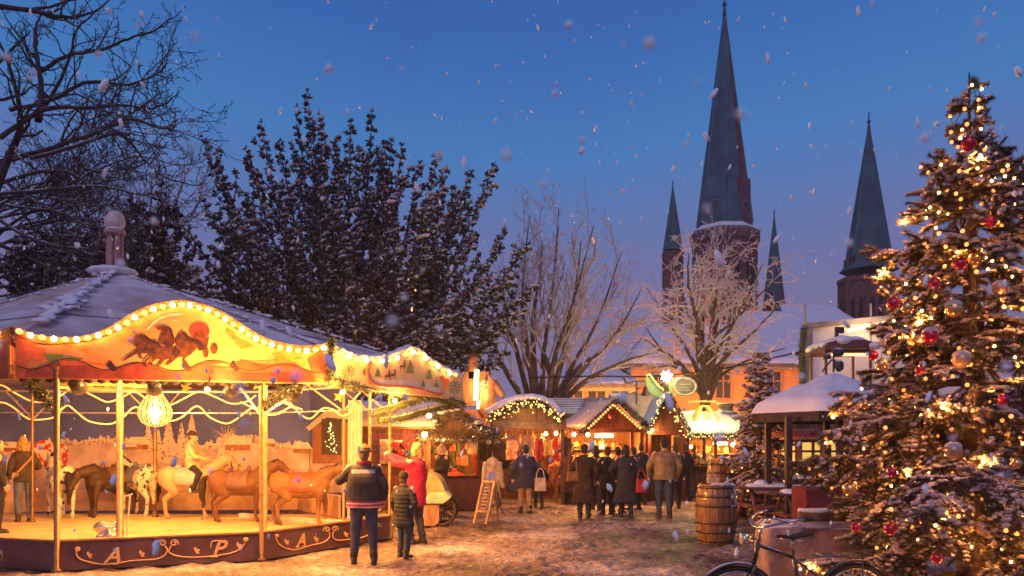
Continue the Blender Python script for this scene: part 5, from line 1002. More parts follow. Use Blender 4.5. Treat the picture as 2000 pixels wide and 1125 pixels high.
Gs = [('tan leather handbag hanging by its strap above the cloth table','bag',908,876,910,19.7,15,(.42,.22,.09),'tan'),('reddish handbag hanging behind the tan leather handbag','bag',897,882,908,19.9,14,(.40,.12,.06),'rust'),
 ('cream knitted top hanging near the stall post','coat',924,856,888,20.0,22,(.62,.48,.32),'cream'),('black scarf hanging beside the cream knitted top','scarf',941,860,940,19.9,17,(.012,.011,.015),'black'),('red scarf hanging beneath the twig eave','scarf',930,885,940,19.95,9,(.5,.05,.05),'red'),
 ('dark brown coat on a hanger next to black scarf','coat',962,858,918,20.2,40,(.05,.028,.025),'brown'),('pale belted coat on a stand behind the menu board','coat',962,893,985,18.6,34,(.40,.33,.26),'palecoat'),
 ('red and cream plaid poncho hanging under the arched roof','dress',1002,846,898,21.3,30,(.55,.14,.05),'plaid',(.65,.48,.30)),('beige jacket hanging next to the plaid poncho','coat',1030,850,893,21.4,26,(.46,.34,.2),'beige'),('small olive jacket hanging high under the arched roof','coat',1016,858,895,21.6,20,(.16,.14,.06),'olive'),
 ('red shawl hanging between the beige jacket and yellow dress','scarf',1053,856,905,21.3,18,(.55,.05,.06),'redshawl'),('yellow dress hanging below a bright bulb','dress',1070,856,890,21.3,18,(.7,.42,.10),'yellow'),('crimson tunic hanging beside the yellow dress','dress',1086,854,900,21.5,18,(.40,.03,.05),'crimson'),('long dark coat hanging at the end of the clothes rail','coat',1104,850,905,21.3,24,(.10,.05,.04),'darkend'),
 ('grey wool hat hanging on the twig roofed stall','hat',868,876,890,19.9,16,(.3,.27,.25),'greyhat'),('green knit hat hanging beside the grey wool hat','hat',852,872,886,20.0,15,(.12,.16,.08),'greenhat'),('rust knit hat hanging above the bags','hat',884,868,881,20.1,14,(.45,.16,.05),'rusthat'),('pale hat hanging next to the bare corner bulb','hat',842,868,880,20.0,13,(.55,.45,.35),'palehat'),
 ('red folded scarf lying on the cloth table','hat',888,921,932,19.6,40,(.5,.05,.04),'redfold'),('dark red bag standing under the clothes rail','bag',1061,915,942,20.6,20,(.42,.05,.06),'redbag'),('bottle green cardigan hanging behind the beige jacket','coat',1042,852,905,21.7,24,(.05,.10,.05),'bottle'),('black waxed coat hanging beside the olive jacket','coat',988,854,915,21.7,26,(.03,.025,.025),'wax'),('chocolate poncho hanging behind the red shawl','dress',1058,855,925,21.8,26,(.12,.06,.035),'choc'),('striped ochre dress hanging behind the crimson tunic','dress',1094,856,930,21.8,24,(.45,.22,.07),'ochre',(.12,.05,.03)),('violet scarf hanging at the edge of the plaid poncho','scarf',1016,880,935,21.2,14,(.18,.05,.16),'violet'),('grey jumper hanging low under the beige jacket','coat',1032,900,945,21.5,24,(.2,.18,.17),'greyj'),('dark blue dress hanging low under the clothes rail','dress',1004,902,960,21.6,26,(.04,.05,.12),'blued'),('rust jacket hanging low beside the crimson tunic','coat',1084,905,950,21.6,24,(.32,.11,.04),'rustj'),('brown fleece hanging in the deep of the twig roofed stall','coat',872,862,915,21.2,30,(.14,.07,.04),'fleece'),('dark green scarf hanging in the deep of the twig roofed stall','scarf',890,865,925,21.0,16,(.05,.08,.04),'gscarf'),('burgundy coat hanging in the deep of the twig roofed stall','coat',950,870,935,21.2,28,(.16,.03,.04),'burg'),
 ('maroon bag standing on the ground by the clothes rail','bag',1070,938,968,20.5,24,(.20,.03,.04),'maroon')]
for g in Gs: garment(*g)
pts=[(850,905,.16,.10,.05),(860,915,.10,.13,.07)]
# C lit sign tower with horse head
Y = 22.4; x0, x1 = X(898,Y), X(960,Y); t = thing('lit_sign_post', 'square plank sign tower with a vertical light tube beside the horse head', 'sign', V((X(925,Y),Y,0)))
m = MB(); plankwall(m, (x0,Y,0),(x1,Y,0), 0, Z(800,Y), .2); m.box(P(929,760,Y+.25), (X(958,Y)-X(905,Y),.3,Z(735,Y)-Z(802,Y))); m.box(P(924,722,Y+.2), (.26,.2,.55)); m.build('panel', plankw, t); m = MB(); m.lathe([(.1,0),(.14,.1),(.12,.22),(.04,.3)], P(925,708,Y+.2), 10); m.build('cap', plankw, t, True)
m = MB(); m.tube([P(931,722,Y-.02),P(929,782,Y-.02)], .065, 8); m.build('light_tube', lampmat('tube_glow',(1,.62,.18),16), t, True); m = MB(); m.tube([P(935,784,Y-.05),P(936,798,Y-.05)], .065, 8); m.build('light_tube', lampmat('tube_glow',(1,.62,.18),16), t, True); point(P(931,760,Y-.5), 150, (1,.42,.1), .15)
m = MB(); a = P(952,800,Y); m.caps(a, P(955,762,Y), .28, .22); m.caps(P(955,762,Y), P(962,748,Y), .22, .17); m.caps(P(962,748,Y), P(977,766,Y), .16, .11); m.caps(P(977,766,Y), P(981,772,Y), .11, .09)
for s in (-1,1): m.caps(P(957,742,Y)+V((0,.09*s,0)), P(955,733,Y)+V((0,.1*s,.04)), .05, .015, 7)
o = remesh(m, 'horse_head', .03, 3, None, None, mat('horse_wood',(.26,.12,.06),.5,.4,5,.15,20,snow=.2)); tag(o, 'carved brown horse head with snowy brow beside the light tube', 'figure'); m = MB()
for i in range(6): m.caps(P(949+i*.6,745+i*8,Y)+V((-.05,-.1,0)), P(944+i*.6,752+i*8,Y)+V((-.08,-.1,0)), .06, .03, 6)
mo = m.build('mane', mat('mane_pale',(.5,.4,.28)), o, True); mo.location = (0,0,0)
for v in mo.data.vertices: v.co = v.co
# D arched canopy
Y = 21.6; x0, x1 = X(962,Y), X(1100,Y); t = thing('market_stall', 'clothes stall with arched snowy roof edged with fairy lights', 'stall', V(((x0+x1)/2,Y,0)), 'market stalls along the lane')
arc = sm([(958,812),(975,800),(1000,790),(1030,783),(1055,785),(1075,797),(1090,815)],4); aq = [P(x,y,Y-.5) for x,y in arc]; m = MB()
for a,b in zip(aq,aq[1:]): m.prism([a,b,b+V((0,2.5,0)),a+V((0,2.5,0))], V((0,0,.05)))
rf = m.build('roof', felt, t); m = MB()
for q in resample(aq, 60): 
    for dy in (0.05,.35,.7,1.1): m.sph(q+V((rs.normal()*.03,dy,.09)), rs.uniform(.11,.15), 8, 5, 0, (1.2,1.5,.75))
remesh(m, 'snow', .035, 3, waves(9,.012,16), rf, snow_m).location = -ORG[t.name]
fz = Z(822,Y-.5); m = MB(); m.prism([V((aq[0].x,Y-.46,fz))]+[V((q.x,Y-.46,q.z-.03)) for q in aq]+[V((aq[-1].x,Y-.46,fz))], V((0,.04,0))); m.box(V(((x0+x1)/2,Y-.52,Z(829,Y-.5))), (x1-x0+.1,.06,.22)); m.build('fascia', wood('fascia_tan',(.20,.12,.07)), t)
m = MB(); plankwall(m, (x0,Y+2,0),(x1,Y+2,0),0,2.3,.16); m.build('wall', plankw, t); m = MB()
for xx in (x0+.05,x1-.05): m.box(V((xx,Y-.4,1.05)), (.1,.1,2.1))
m.beam(V((x0,Y-.15,1.98)),V((x1,Y-.15,1.98)),.03,.03); m.build('post', beamm, t); m = MB(); m.prism([P(x,y,Y-.62) for x,y in ((962,822),(1098,829),(1104,838),(962,836))], V((0,.5,.05))); m.build('awning', cloth('awning',(.30,.20,.12)), t)
v1,f1 = needles([q+V((0,-.08,-.06)) for q in aq], .09, 2600, .12, .010, rs); npmesh('fir_edging', v1, f1, gar_m, t)
q = resample(aq, 90); cl = [p+V((rs.normal()*.05,-.2-abs(rs.normal())*.04,-.1+rs.normal()*.08)) for p in q]; fl_ = thing('string_lights', 'dense fairy lights in the fir edging of the arched roof', 'string lights', cl[0]); child_copies(fb, 'bulb', cl, fl_); m = MB(); m.tube(cl, .005, 3); m.build('cable', darkmetal, fl_); point(P(1025,805,Y-1.0), 18, (1,.5,.15), .2)
for px,py,pw,lb in ((992,833,40,'bulb above the plaid poncho'),(1066,847,45,'bulb above the yellow dress'),(1086,846,0,'small bulb above the crimson tunic')): bulb_thing(lb, P(px,py,Y+.1), .055, 45, power=pw)
# long low roofs behind
def barnroof(label, xa, xb, Y, pr, pe, mt, seed, cov=.5, snow=.05):
    t = thing('market_hall', label, 'hut', V(((xa+xb)/2,Y+2,0))); zr, ze = Z(pr,Y+2), Z(pe,Y); m = MB(); m.box(V(((xa+xb)/2,Y+2.1,ze/2)), (xb-xa-.2,3.6,ze)); m.build('wall', plankd, t); shed_roof(t, V((xa,Y,ze)),V((xb,Y,ze)),V((xb,Y+2,zr)),V((xa,Y+2,zr)), mt, snow=0)
    shed_roof(t, V((xb,Y+4,ze)),V((xa,Y+4,ze)),V((xa,Y+2,zr+.003)),V((xb,Y+2,zr+.003)), mt, snow=0); m = MB(); 
    for row in range(7): a = lerp(V((xa,Y,ze)),V((xa,Y+2,zr)),row/7)+V((0,0,.075)); b = lerp(V((xb,Y,ze)),V((xb,Y+2,zr)),row/7)+V((0,0,.075)); m.beam(a,b,.03,.02)
    m.build('roof_batten', mt, t); m = MB(); u = V((0,0,.075)); m.snowbed(V((lerp(xa,xb,1-cov),Y,ze))+u,V((xb,Y,ze))+u,V((xb,Y+2,zr))+u,V((lerp(xa,xb,1-cov*.75),Y+2,zr))+u, snow, 40, 16, seed=seed, rag=.5); m.build('snow', mat('thin_snow',(.42,.36,.37),.85,.3,2,.4,10,col2=(.26,.2,.2)), t, True)
barnroof('long brown boarded roof behind the arched stall half covered by thin snow', X(1050,25), X(1215,25), 25, 781, 812, felt, 4)
barnroof('grey stone-like roof dusted with snow between the two lit gables', X(1205,25.5), X(1300,25.5), 25.5, 771, 826, feltg, 6, .9, .05)
bd = thing('bell', 'small bronze bell hanging from a curved bracket above the grey roof', 'bell', P(1262,772,24.5)); m = MB(); m.lathe([(.16,-.12),(.15,-.08),(.10,.05),(.07,.16),(.02,.2)], P(1262,765,24.5), 14); m.build('bell_body', mat('bronze',(.10,.055,.05),.4,.3,9,.1,30,metal=.6), bd, True); m = MB(); m.tube(spline([P(1218,735,24.5),P(1224,748,24.5),P(1240,745,24.5),P(1262,744,24.5)],5), .035, 6); m.tube([P(1262,744,24.5),P(1262,754,24.5)], .02, 5); m.tube([P(1243,745,24.5),P(1243,790,24.5)], .03, 5); m.build('bracket', bark, bd, True)
# E gable stall
Y = 22.0; x0, x1 = X(1112,Y), X(1252,Y); xr_ = X(1200,Y); t = thing('market_stall', 'brightly lit gable stall with orange bulbs along its roof edge', 'stall', V(((x0+x1)/2,Y,0)), 'market stalls along the lane'); zr, ze = Z(783,Y-.6), Z(838,Y-.6)
xl = X(1146,Y); m = MB(); pts = [V((xl,Y-.7,ze)),V((xr_,Y-.7,zr)),V((X(1150,25),Y+2.3,zr+.05)),V((X(1085,25),Y+2.3,ze+.05))]; m.prism(pts, V((0,0,.06))); m.prism([V((xr_,Y-.7,zr)),V((x1+.1,Y-.7,ze)),V((x1+.1,Y+2.3,ze)),V((xr_,Y+2.3,zr))], V((0,0,.06))); rf = m.build('roof', felt, t)
m = MB(); u = V((0,0,.065)); m.snowbed(pts[0]+u,pts[1]+u,pts[2]+u,pts[3]+u, .06, 30, 16, seed=3); m.build('snow', mat('thin_snow2',(.55,.49,.5),.85,.2,2,.4,10), rf, True)
m = MB(); plankwall(m, (x0,Y+2.2,0),(x1,Y+2.2,0),0,2.5,.16); plankwall(m,(x1,Y,0),(x1,Y+2.2,0),0,2.1,.16); plankwall(m,(x0,Y+2.2,0),(x0,Y,0),0,2.0,.16); m.build('wall', plankw, t)
m = MB()
for xx in (x0,x1,X(1252,Y)-.28): m.box(V((xx,Y-.1,1.05)), (.09,.09,2.1))
m.beam(V((x0,Y-.1,2.05)),V((x1,Y-.1,2.05)),.08,.1); m.build('post', plankr, t)
m = MB(); m.prism([V((xl+.05,Y-.25,ze)),V((x1,Y-.25,ze)),V((xr_,Y-.25,zr-.05))], V((0,.04,0))); m.build('gable_board', wood('gable_red',(.27,.08,.04)), t)
cx0 = X(1104,Y-.5); m = MB(); plankwall(m,(cx0,Y-.55,0),(x1-.1,Y-.55,0),0,.78,.15); m.box(V(((cx0+x1-.1)/2,Y-.35,.81)), (x1-.1-cx0,.75,.06)); m.build('counter', plankd, t); m = MB(); m.box(V(((cx0+x1)/2,Y-.3,.86)), (x1-.4-cx0,.5,.04)); m.build('tray', pale, t)
m = MB()
for k,zz in enumerate((1.15,1.5)): m.box(V(((x0+x1)/2,Y+1.9,zz)), (x1-x0-.3,.35,.03))
m.build('shelf', pale, t)
v1,f1 = needles([V((X(1130,Y),Y-.8,ze-.12)),V((xr_,Y-.8,zr+.02)),V((x1+.12,Y-.8,ze))], .07, 2200, .11, .010, rs); npmesh('fir_edging', v1, f1, gar_m, t)
lightstring('string_lights', 'orange bulbs up both slopes of the bright gable stall', [P(1150,836,Y-.95),P(1198,790,Y-.95),P(1250,836,Y-.95)], 22, .042, fbo)
m = MB(); m.tube([P(1162,851,Y+.2),P(1198,851,Y+.2)], .05, 8); o = m.build('tube_lamp', lampmat('tube_glow2',(1,.66,.28),22), None, True); tag(o, 'glowing tube lamp inside the bright gable stall', 'lamp'); point(P(1180,858,Y+.1), 520, (1,.37,.07), .12)
for px,py,pw,lb in ((1121,848,60,'bulb at the open corner of the bright gable stall'),(1148,849,70,'big bulb hanging in the middle of the gable stall'),(1176,872,0,'small lamp low over the gable stall counter'),(1272,841,25,'bulb under the steep gable beside the red post')): bulb_thing(lb, P(px,py,Y-.1 if px < 1260 else 22.1), .055, 60, power=pw)
r = random.Random(8); kinds = [((.62,.30,.08),'gingerbread'),((.55,.06,.05),'red tin'),((.70,.55,.25),'straw ornament'),((.35,.16,.06),'nut'),((.66,.58,.46),'paper')]
protos = []
for c_,nm in kinds:
    m = MB(); 
    if nm == 'red tin': m.lathe([(.06,0),(.062,.14),(.05,.15),(.05,.17),(.0,.175)], (0,0,0), 12)
    elif nm == 'nut': m.sph((0,0,.06), .07, 9, 6, 0, (1.2,1,.8)); m.sph((.1,.03,.05), .06, 8, 6); m.sph((-.08,.06,.05), .055, 8, 6); m.sph((.02,.02,.12), .055, 8, 6)
    elif nm == 'straw ornament': m.prism([V(((.12 if k%2==0 else .06)*math.cos(k*PI/5),0,.12+(.12 if k%2==0 else .06)*math.sin(k*PI/5))) for k in range(10)], V((0,.03,0)))
    elif nm == 'gingerbread': m.prism([V((x*.12,0,.12+z*.12)) for x,z in ((0,-1),(.6,-.3),(.9,.2),(.75,.7),(.35,.75),(0,.45),(-.35,.75),(-.75,.7),(-.9,.2),(-.6,-.3))], V((0,.03,0)))
    else: m.box((0,0,.09), (.16,.12,.18), taper=.8); m.tube([V((-.05,0,.18)),V((0,0,.25)),V((.05,0,.18))], .008, 4)
    protos.append((m, nm, c_))
def goods(spot, n, group, stall):
    for i in range(n):
        mm, nm, c_ = protos[i%5]; key = 'ware_'+nm.replace(' ','_')
        if key not in GOODS:
            o = mm.build(nm.replace(' ','_'), mat(key, c_, .5, .4, 12, .1, 30), None, nm in ('red tin','nut'), at=(0,0,0)); GOODS[key] = o
        else: o = GOODS[key].copy(); C.objects.link(o)
        o.location = spot(i); o.rotation_euler = (0,0,r.uniform(-.5,.5)); sz = r.uniform(.8,1.3); o.scale = (sz,sz,sz)
        tag(o, {'gingerbread':'iced gingerbread heart standing among the goods of %s','red tin':'small red tin standing among the goods of %s','straw ornament':'flat straw star set out with the goods of %s','nut':'little heap of roasted nuts on %s','paper':'pale paper bag standing among the goods of %s'}[nm] % stall, {'gingerbread':'gingerbread','red tin':'tin','straw ornament':'ornament','nut':'nuts','paper':'bag'}[nm], group+', '+nm)
GOODS = {}
goods(lambda i: V((lerp(cx0+.15,x1-.35,(i+.5)/26), Y-.3+r.uniform(-.15,.15), .885)), 26, 'goods on the gable stall counter', 'the gable stall counter')
goods(lambda i: V((lerp(x0+.3,x1-.4,(i%12+.5)/12), Y+1.85, 1.168 if i < 12 else 1.518)), 24, 'goods on the gable stall shelves', 'the gable stall shelves')
for i,(px,py) in enumerate(((1176,806),(1186,800),(1194,812))): m = MB(); q = P(px,py,Y-.42); m.sph(q, .09, 10, 8); o = m.build('red_ball', mat('heart_red',(.55,.02,.04),.35), None, True); tag(o, ['red ball hanging lowest on the gable board edge','red ball hanging in the upper corner of the gable board','red ball hanging nearest the gable centre'][i], 'ornament')
# F steep gable
Y = 22.6; x0, x1 = X(1266,Y), X(1332,Y); xr_ = X(1300,Y); t = thing('market_hut', 'narrow hut with steep gable outlined by two rows of fairy lights', 'hut', V(((x0+x1)/2,Y,0))); zr, ze = Z(770,Y-.5), Z(842,Y-.5)
gable_roof(t, x0, x1, Y-.5, Y+1.8, ze, zr, felt, .05, .05, seed=5); m = MB(); m.prism([V((x0,Y-.3,ze)),V((x1,Y-.3,ze)),V((xr_,Y-.3,zr-.06))], V((0,.04,0))); m.build('gable_board', plank, t)
m = MB(); plankwall(m,(x0,Y+1.5,0),(x1,Y+1.5,0),0,2.0,.14); plankwall(m,(x0,Y-.1,0),(x1,Y-.1,0),0,.95,.14); m.box(V(((x0+x1)/2,Y-.2,.98)), (x1-x0+.1,.4,.05)); m.build('wall', plankw, t); m = MB()
for xx in (x0,x1,X(1256,Y)): m.box(V((xx,Y-.15,1.0)), (.09,.09,2.05))
m.beam(V((x0-.3,Y-.2,ze-.05)),V((x1+.1,Y-.2,ze-.05)),.08,.1); m.build('post', plankr, t)
v1,f1 = needles([V((x0-.12,Y-.56,ze-.05)),V((xr_,Y-.56,zr+.03)),V((x1+.12,Y-.56,ze-.05))], .05, 1500, .09, .010, rs); npmesh('fir_edging', v1, f1, gar_m, t)
L_ = [];
for q in resample([P(1266,842,Y-.7),P(1278,820,Y-.7),P(1290,790,Y-.7),P(1299,768,Y-.7)],24)+resample([P(1301,768,Y-.7),P(1312,795,Y-.7),P(1324,822,Y-.7),P(1333,843,Y-.7)],24): L_.append(q+V((rs.normal()*.06,0,rs.normal()*.05)))
fl_ = thing('string_lights', 'fairy lights outlining the steep narrow gable', 'string lights', L_[0]); child_copies(fb, 'bulb', L_, fl_); m = MB(); m.tube(L_, .006, 3); m.build('cable', darkmetal, fl_)
# star lamp, and swing signs with green lamplight put into their colour
st = thing('star_lamp', 'glaring star lamp on a spike above the steep gable', 'lamp', P(1302,768,22.4)); m = MB(); m.lathe([(.09,0),(.05,.3),(.02,.55)], P(1302,768,22.4), 8); m.build('spike', felt, st, True); m = MB(); c = P(1302,735,22.3)
for k in range(14): a = k*2.399; zz = 1-2*(k+.5)/14; rr_ = math.sqrt(1-zz*zz); d = V((rr_*math.cos(a),rr_*math.sin(a),zz)); u,w_ = frame_of(d); m.add([c+u*.07,c+w_*.07,c-u*.07,c-w_*.07,c+d*.2], [(0,1,4),(1,2,4),(2,3,4),(3,0,4)])
m.sph(c, .13, 10, 8); m.build('star', lampmat('star_glow',(.95,1,.62),40), st); point(c+V((.1,-.5,.05)), 22, (.7,1,.16), .15); point(c+V((.5,.6,.0)), 330, (.9,.9,.16), .2)
swm = mat('sign_green', (.34,.48,.18), .5, .2, 3, .1, 20); t = thing('boat_sign', 'pale green boat-shaped sign board beside the star lamp', 'sign', P(1282,775,23)); m = MB(); m.prism([P(x,y,23) for x,y in sm([(1262,735),(1262,752),(1272,770),(1300,777),(1322,770),(1296,764),(1282,752),(1272,738)],3)], V((0,.12,0))); m.build('board', swm, t); m = MB(); m.tube([P(x,y,22.97) for x,y in sm([(1262,735),(1268,731),(1274,740),(1286,755),(1300,765)],4)], .04, 6); m.build('rim', mat('rim_yellow',(.7,.62,.2),.5), t, True)
t = thing('oval_sign', 'oval brown sign board with faint lettering lines beside the star lamp', 'sign', P(1335,775,23)); m = MB(); m.prism([P(1338+21*math.cos(a),755+16*math.sin(a),22.8) for a in np.linspace(0,2*PI,25)[:-1]], V((0,.08,0))); m.build('board', mat('sign_brown',(.30,.20,.15),.6), t); m = MB(); m.tube([P(1338+22*math.cos(a),755+17*math.sin(a),22.8) for a in np.linspace(0,2*PI,25)[:-1]], .04, 6, closed=True)
for dy in (-4,2,7): m.box(P(1338,755+dy,22.78), (.36,.02,.035))
m.build('rim', mat('rim_pale',(.5,.40,.32),.6), t); t = thing('curved_arm', 'curved green painted arm holding the oval sign', 'bracket', P(1312,770,22.9)); m = MB(); m.tube(spline([P(1310,775,22.9),P(1306,760,22.9),P(1314,748,22.9),P(1330,742,22.9)],5), .09, 8); m.build('arm', swm, t, True)
# G snack stall with barrels
Y = 24.0; x0, x1 = X(1336,Y), X(1462,Y); t = thing('market_stall', 'snack stall with snowy eave garland behind the wine barrels', 'stall', V(((x0+x1)/2,Y,0)), 'market stalls along the lane'); ze = Z(852,Y-.5)
shed_roof(t, V((x0-.1,Y-.6,ze)),V((x1+.1,Y-.6,ze)),V((x1+.1,Y+1.6,ze+.75)),V((x0-.1,Y+1.6,ze+.75)), felt, snow=.10, seed=7); m = MB(); plankwall(m,(x0,Y+1.5,0),(x1,Y+1.5,0),0,2.4,.15); plankwall(m,(x0,Y+1.5,0),(x0,Y-.3,0),0,1.9,.15); m.build('wall', plankw, t)
m = MB()
for px in (1338,1370,1392,1458): m.box(V((X(px,Y),Y-.3,.95)), (.1,.1,1.9))
m.build('post', beamm, t); m = MB(); plankwall(m,(x0,Y-.35,0),(x1,Y-.35,0),0,.95,.14); m.box(V(((x0+x1)/2,Y-.35,.98)), (x1-x0,.5,.05)); m.build('counter', plank, t); m = MB(); m.box(V(((x0+x1)/2,Y+1.2,1.35)), (x1-x0-.2,.3,.03)); m.build('shelf', pale, t)
goods(lambda i: V((lerp(x0+.2,x1-.2,(i+.5)/14), Y-.35+r.uniform(-.1,.1), 1.008)), 14, 'goods on the snack stall counter', 'the snack stall counter'); goods(lambda i: V((lerp(x0+.3,x1-.3,(i+.5)/10), Y+1.2, 1.37)), 10, 'goods on the snack stall shelf', 'the snack stall shelf')
e_ = [P(1330,853,Y-.75),P(1390,852,Y-.75),P(1440,853,Y-.75),P(1466,856,Y-.75)]; v1,f1 = needles(e_, .08, 1800, .12, .010, rs); npmesh('fir_edging', v1, f1, gar_m, t); L_ = [q+V((0,-.1,rs.normal()*.04)) for q in resample(e_,34)]; fl_ = thing('string_lights', 'fairy lights along the snowy eave of the snack stall', 'string lights', L_[0]); child_copies(fb,'bulb',L_,fl_)
m = MB(); m.tube(L_, .006, 3); m.build('cable', darkmetal, fl_); m = MB(); m.tube([P(1393,866,Y),P(1420,866,Y)], .04, 8); o = m.build('tube_lamp', lampmat('tube_glow2',(1,.66,.28),22), None, True); tag(o, 'glowing tube lamp under the eave of the snack stall', 'lamp'); point(P(1405,872,Y-.05), 380, (1,.37,.07), .1); bulb_thing('round bulb at the far end of the snack stall', P(1432,868,Y), .07, 60, power=40); bulb_thing('bulb in the first bay of the snack stall', P(1350,872,Y), .05, 40, power=40)
# Christmas pyramid on the stall roof
t = thing('christmas_pyramid', 'yellow lit wooden candle pyramid on the snack stall roof', 'pyramid', P(1375,842,24.6)); m = MB(); c = P(1375,842,24.6); pw = wood('pyramid_wood',(.55,.38,.14)); h = Z(785,24.6)-c.z
for sx,sy in ((-1,-1),(1,-1),(1,1),(-1,1)): m.beam(c+V((.5*sx,.35*sy,0)), c+V((.12*sx,.1*sy,h*.85)), .09, .09)
for f in (.0,.33,.6,.85): m.box(c+V((0,0,h*f)), (1.05-.85*f,.75-.55*f,.05))
m.build('frame', pw, t); m = MB()
for k in range(10): a = k*PI/5; d = V((math.cos(a),math.sin(a),0)); m.prism([c+V((0,0,h)),c+V((0,0,h))+d*.5+V((-d.y,d.x,.15))*.12,c+V((0,0,h))+d*.5-V((-d.y,d.x,.15))*.12], V((0,0,.015)))
m.build('blade', pw, t); m = MB()
for sx in (-1,1): m.beam(c+V((.36*sx,-.42,.05)), c+V((.14*sx,-.3,h*.55)), .05, .04)
m.beam(c+V((-.16,-.36,h*.33)), c+V((.16,-.36,h*.33)), .05,.04); m.build('light_strip', lampmat('pyr_glow',(1,.80,.22),9), t); m = MB()
for k in range(4): q = c+V((-.27+.18*k,-.05,.03)); m.lathe([(.07,0),(.06,.2),(.03,.26),(.05,.32),(.02,.4)], q, 8)
m.build('figurine', pw, t, True); point(c+V((0,-.8,.5)), 110, (1,.75,.2), .15); point(c+V((-.2,1.4,1.2)), 330, (1,.55,.12), .2)
t = thing('chimney_figure', 'dark lantern-shaped chimney on the roof behind the candle pyramid', 'chimney', P(1417,835,25.5)); m = MB(); m.lathe([(.5,0),(.42,.12),(.3,.18),(.28,.5),(.4,.55),(.38,.62),(.25,.66),(.25,.82),(.32,.86),(.28,.92)], P(1417,842,25.5), 14); m.build('body', mat('chimney_dark',(.10,.07,.06),.7,.3,6,.2,20,snow=.3), t, True)
bulb_thing('small green glowing lamp on the roof beside the candle pyramid', P(1404,835,23.6), .07, 20, (.5,1,.25), 12, name='green_lamp')
m = MB(); m.tube(spline([P(1035,738,27),P(1160,735,26),P(1270,735,25.5),P(1400,722,25.5),P(1572,685,26.6)],8), .03, 6); tag(m.build('overhead_cable', mat('cable_black',(.02,.018,.02),.6), None, True), 'black overhead cable sagging from the bare tree to the white building', 'cable')
# lamps added out of view to light the orange house
for i,(px,py) in enumerate(((1180,836),(1330,836),(1475,836))):
    Yl = 37; q = P(px,py,Yl); t = thing('street_lamp', ['lamp before the orange wall behind the grey roof','lamp before the orange wall behind the star lamp','lamp before the orange wall beside the small lit fir'][i], 'street lamp', p2(px,Yl)); m = MB(); m.lathe([(.1,0),(.07,.3),(.05,q.z-.3),(.09,q.z-.25)], p2(px,Yl), 10); m.build('pole', darkmetal, t, True); m = MB(); m.lathe([(.09,-.22),(.16,-.1),(.15,.08),(.05,.15)], q, 10); m.build('lamp_head', lampmat('street_glow',(1,.5,.14),14), t, True); point(q+V((0,.3,.4)), 1900, (1,.33,.06), .2)
# A-frame menu board
t = thing('menu_board', 'wooden two-legged folding menu board standing on the trampled snow', 'sign', p2(955,15.8)); Y = 15.8; m = MB(); a,b,c_,d = P(930,1015,Y),P(952,1016,Y),P(966,941,Y+.25),P(944,940,Y+.25)
for p,q in ((P(926,1022,Y),d),(P(950,1024,Y),c_),(d,c_),(P(932,998,Y+.04),P(955,999,Y+.04))): m.beam(p,q,.045,.04)
m.build('front_frame', pale, t); m = MB(); m.beam(c_+V((0,.03,0)), P(973,1021,Y+.75), .04,.04); m.beam(d+V((0,.03,0)), P(985,1004,Y+1.5), .04,.04); m.build('rear_leg', pale, t); m = MB(); m.prism([lerp(a,d,.22),lerp(b,c_,.22),lerp(b,c_,.97),lerp(a,d,.97)], V((0,.015,0))); m.build('chalk_panel', mat('chalk',(.05,.035,.03),.8,.6,16,0,col2=(.16,.11,.08),thr=.5,soft=.1), t)
m = MB()
for k in range(7): f = .3+k*.09; p = lerp(a,d,f); q = lerp(b,c_,f); m.beam(lerp(p,q,.18)+V((0,-.008,0)), lerp(p,q,.18+.55*r.uniform(.6,1.1))+V((0,-.008,0)), .006, .016)
m.build('chalk_line', mat('chalk_white',(.55,.42,.30),.9), t); m = MB(); g0,g1,g2,g3 = c_+V((0,.05,0)),P(969,995,Y+.6),P(980,985,Y+1.2),d+V((.25,.3,-.05)); m.prism([g0,g1,g2,g3], V((.01,.01,0))); m.build('rear_panel', plankd, t)
# little cart with curved hood
Y = 15.6; t = thing('pony_cart', 'two-wheeled wooden pony cart with round tan hood and pale green blanket', 'cart', p2(845,Y)); m = MB(); b0 = P(818,1028,Y)
m.prism([P(815,985,Y),P(858,985,Y),P(858,1020,Y),P(850,1028,Y),P(812,1028,Y)], V((0,.75,0))); m.build('cart_body', wood('cart_wood',(.40,.22,.11)), t, bevel=.02); m = MB(); hd_ = [P(x,y,Y+.15) for x,y in sm([(812,985),(810,955),(822,930),(842,925),(862,940),(872,968),(874,985)],4)]; m.prism(hd_, V((0,.85,0))); m.build('hood', cloth('hood',(.50,.33,.15)), t, bevel=.05)
for dy in (.06,.68):
    m = MB(); c = P(861,995,Y)+V((0,dy,0)); R_ = .29; c.z = R_+.03; m.tube([c+V((R_*math.cos(a),0,R_*math.sin(a))) for a in np.linspace(0,2*PI,29)[:-1]], .035, 7, closed=True)
    for k in range(12): a = k*PI/6; m.tube([c,c+V((R_*math.cos(a),0,R_*math.sin(a)))], .012, 4)
    m.sph(c, .06, 8, 6); m.build('wheel', plankd, t, True)
m = MB(); m.tube([P(815,1000,Y),P(790,1010,Y-.3),P(775,1000,Y-.4)], .03, 6); m.build('shaft', plankd, t, True); m = MB(); g = [P(826,985,Y-.05),P(838,962,Y-.05),P(870,962,Y-.05),P(882,972,Y-.05),P(866,985,Y-.05)]; m.prism(g, V((0,.5,.02))); tag(m.build('blanket', mat('cloth_green',(.42,.55,.34),.9,.2,5,.3,25), None, bevel=.03), 'pale green blanket thrown over the pony cart', 'blanket')
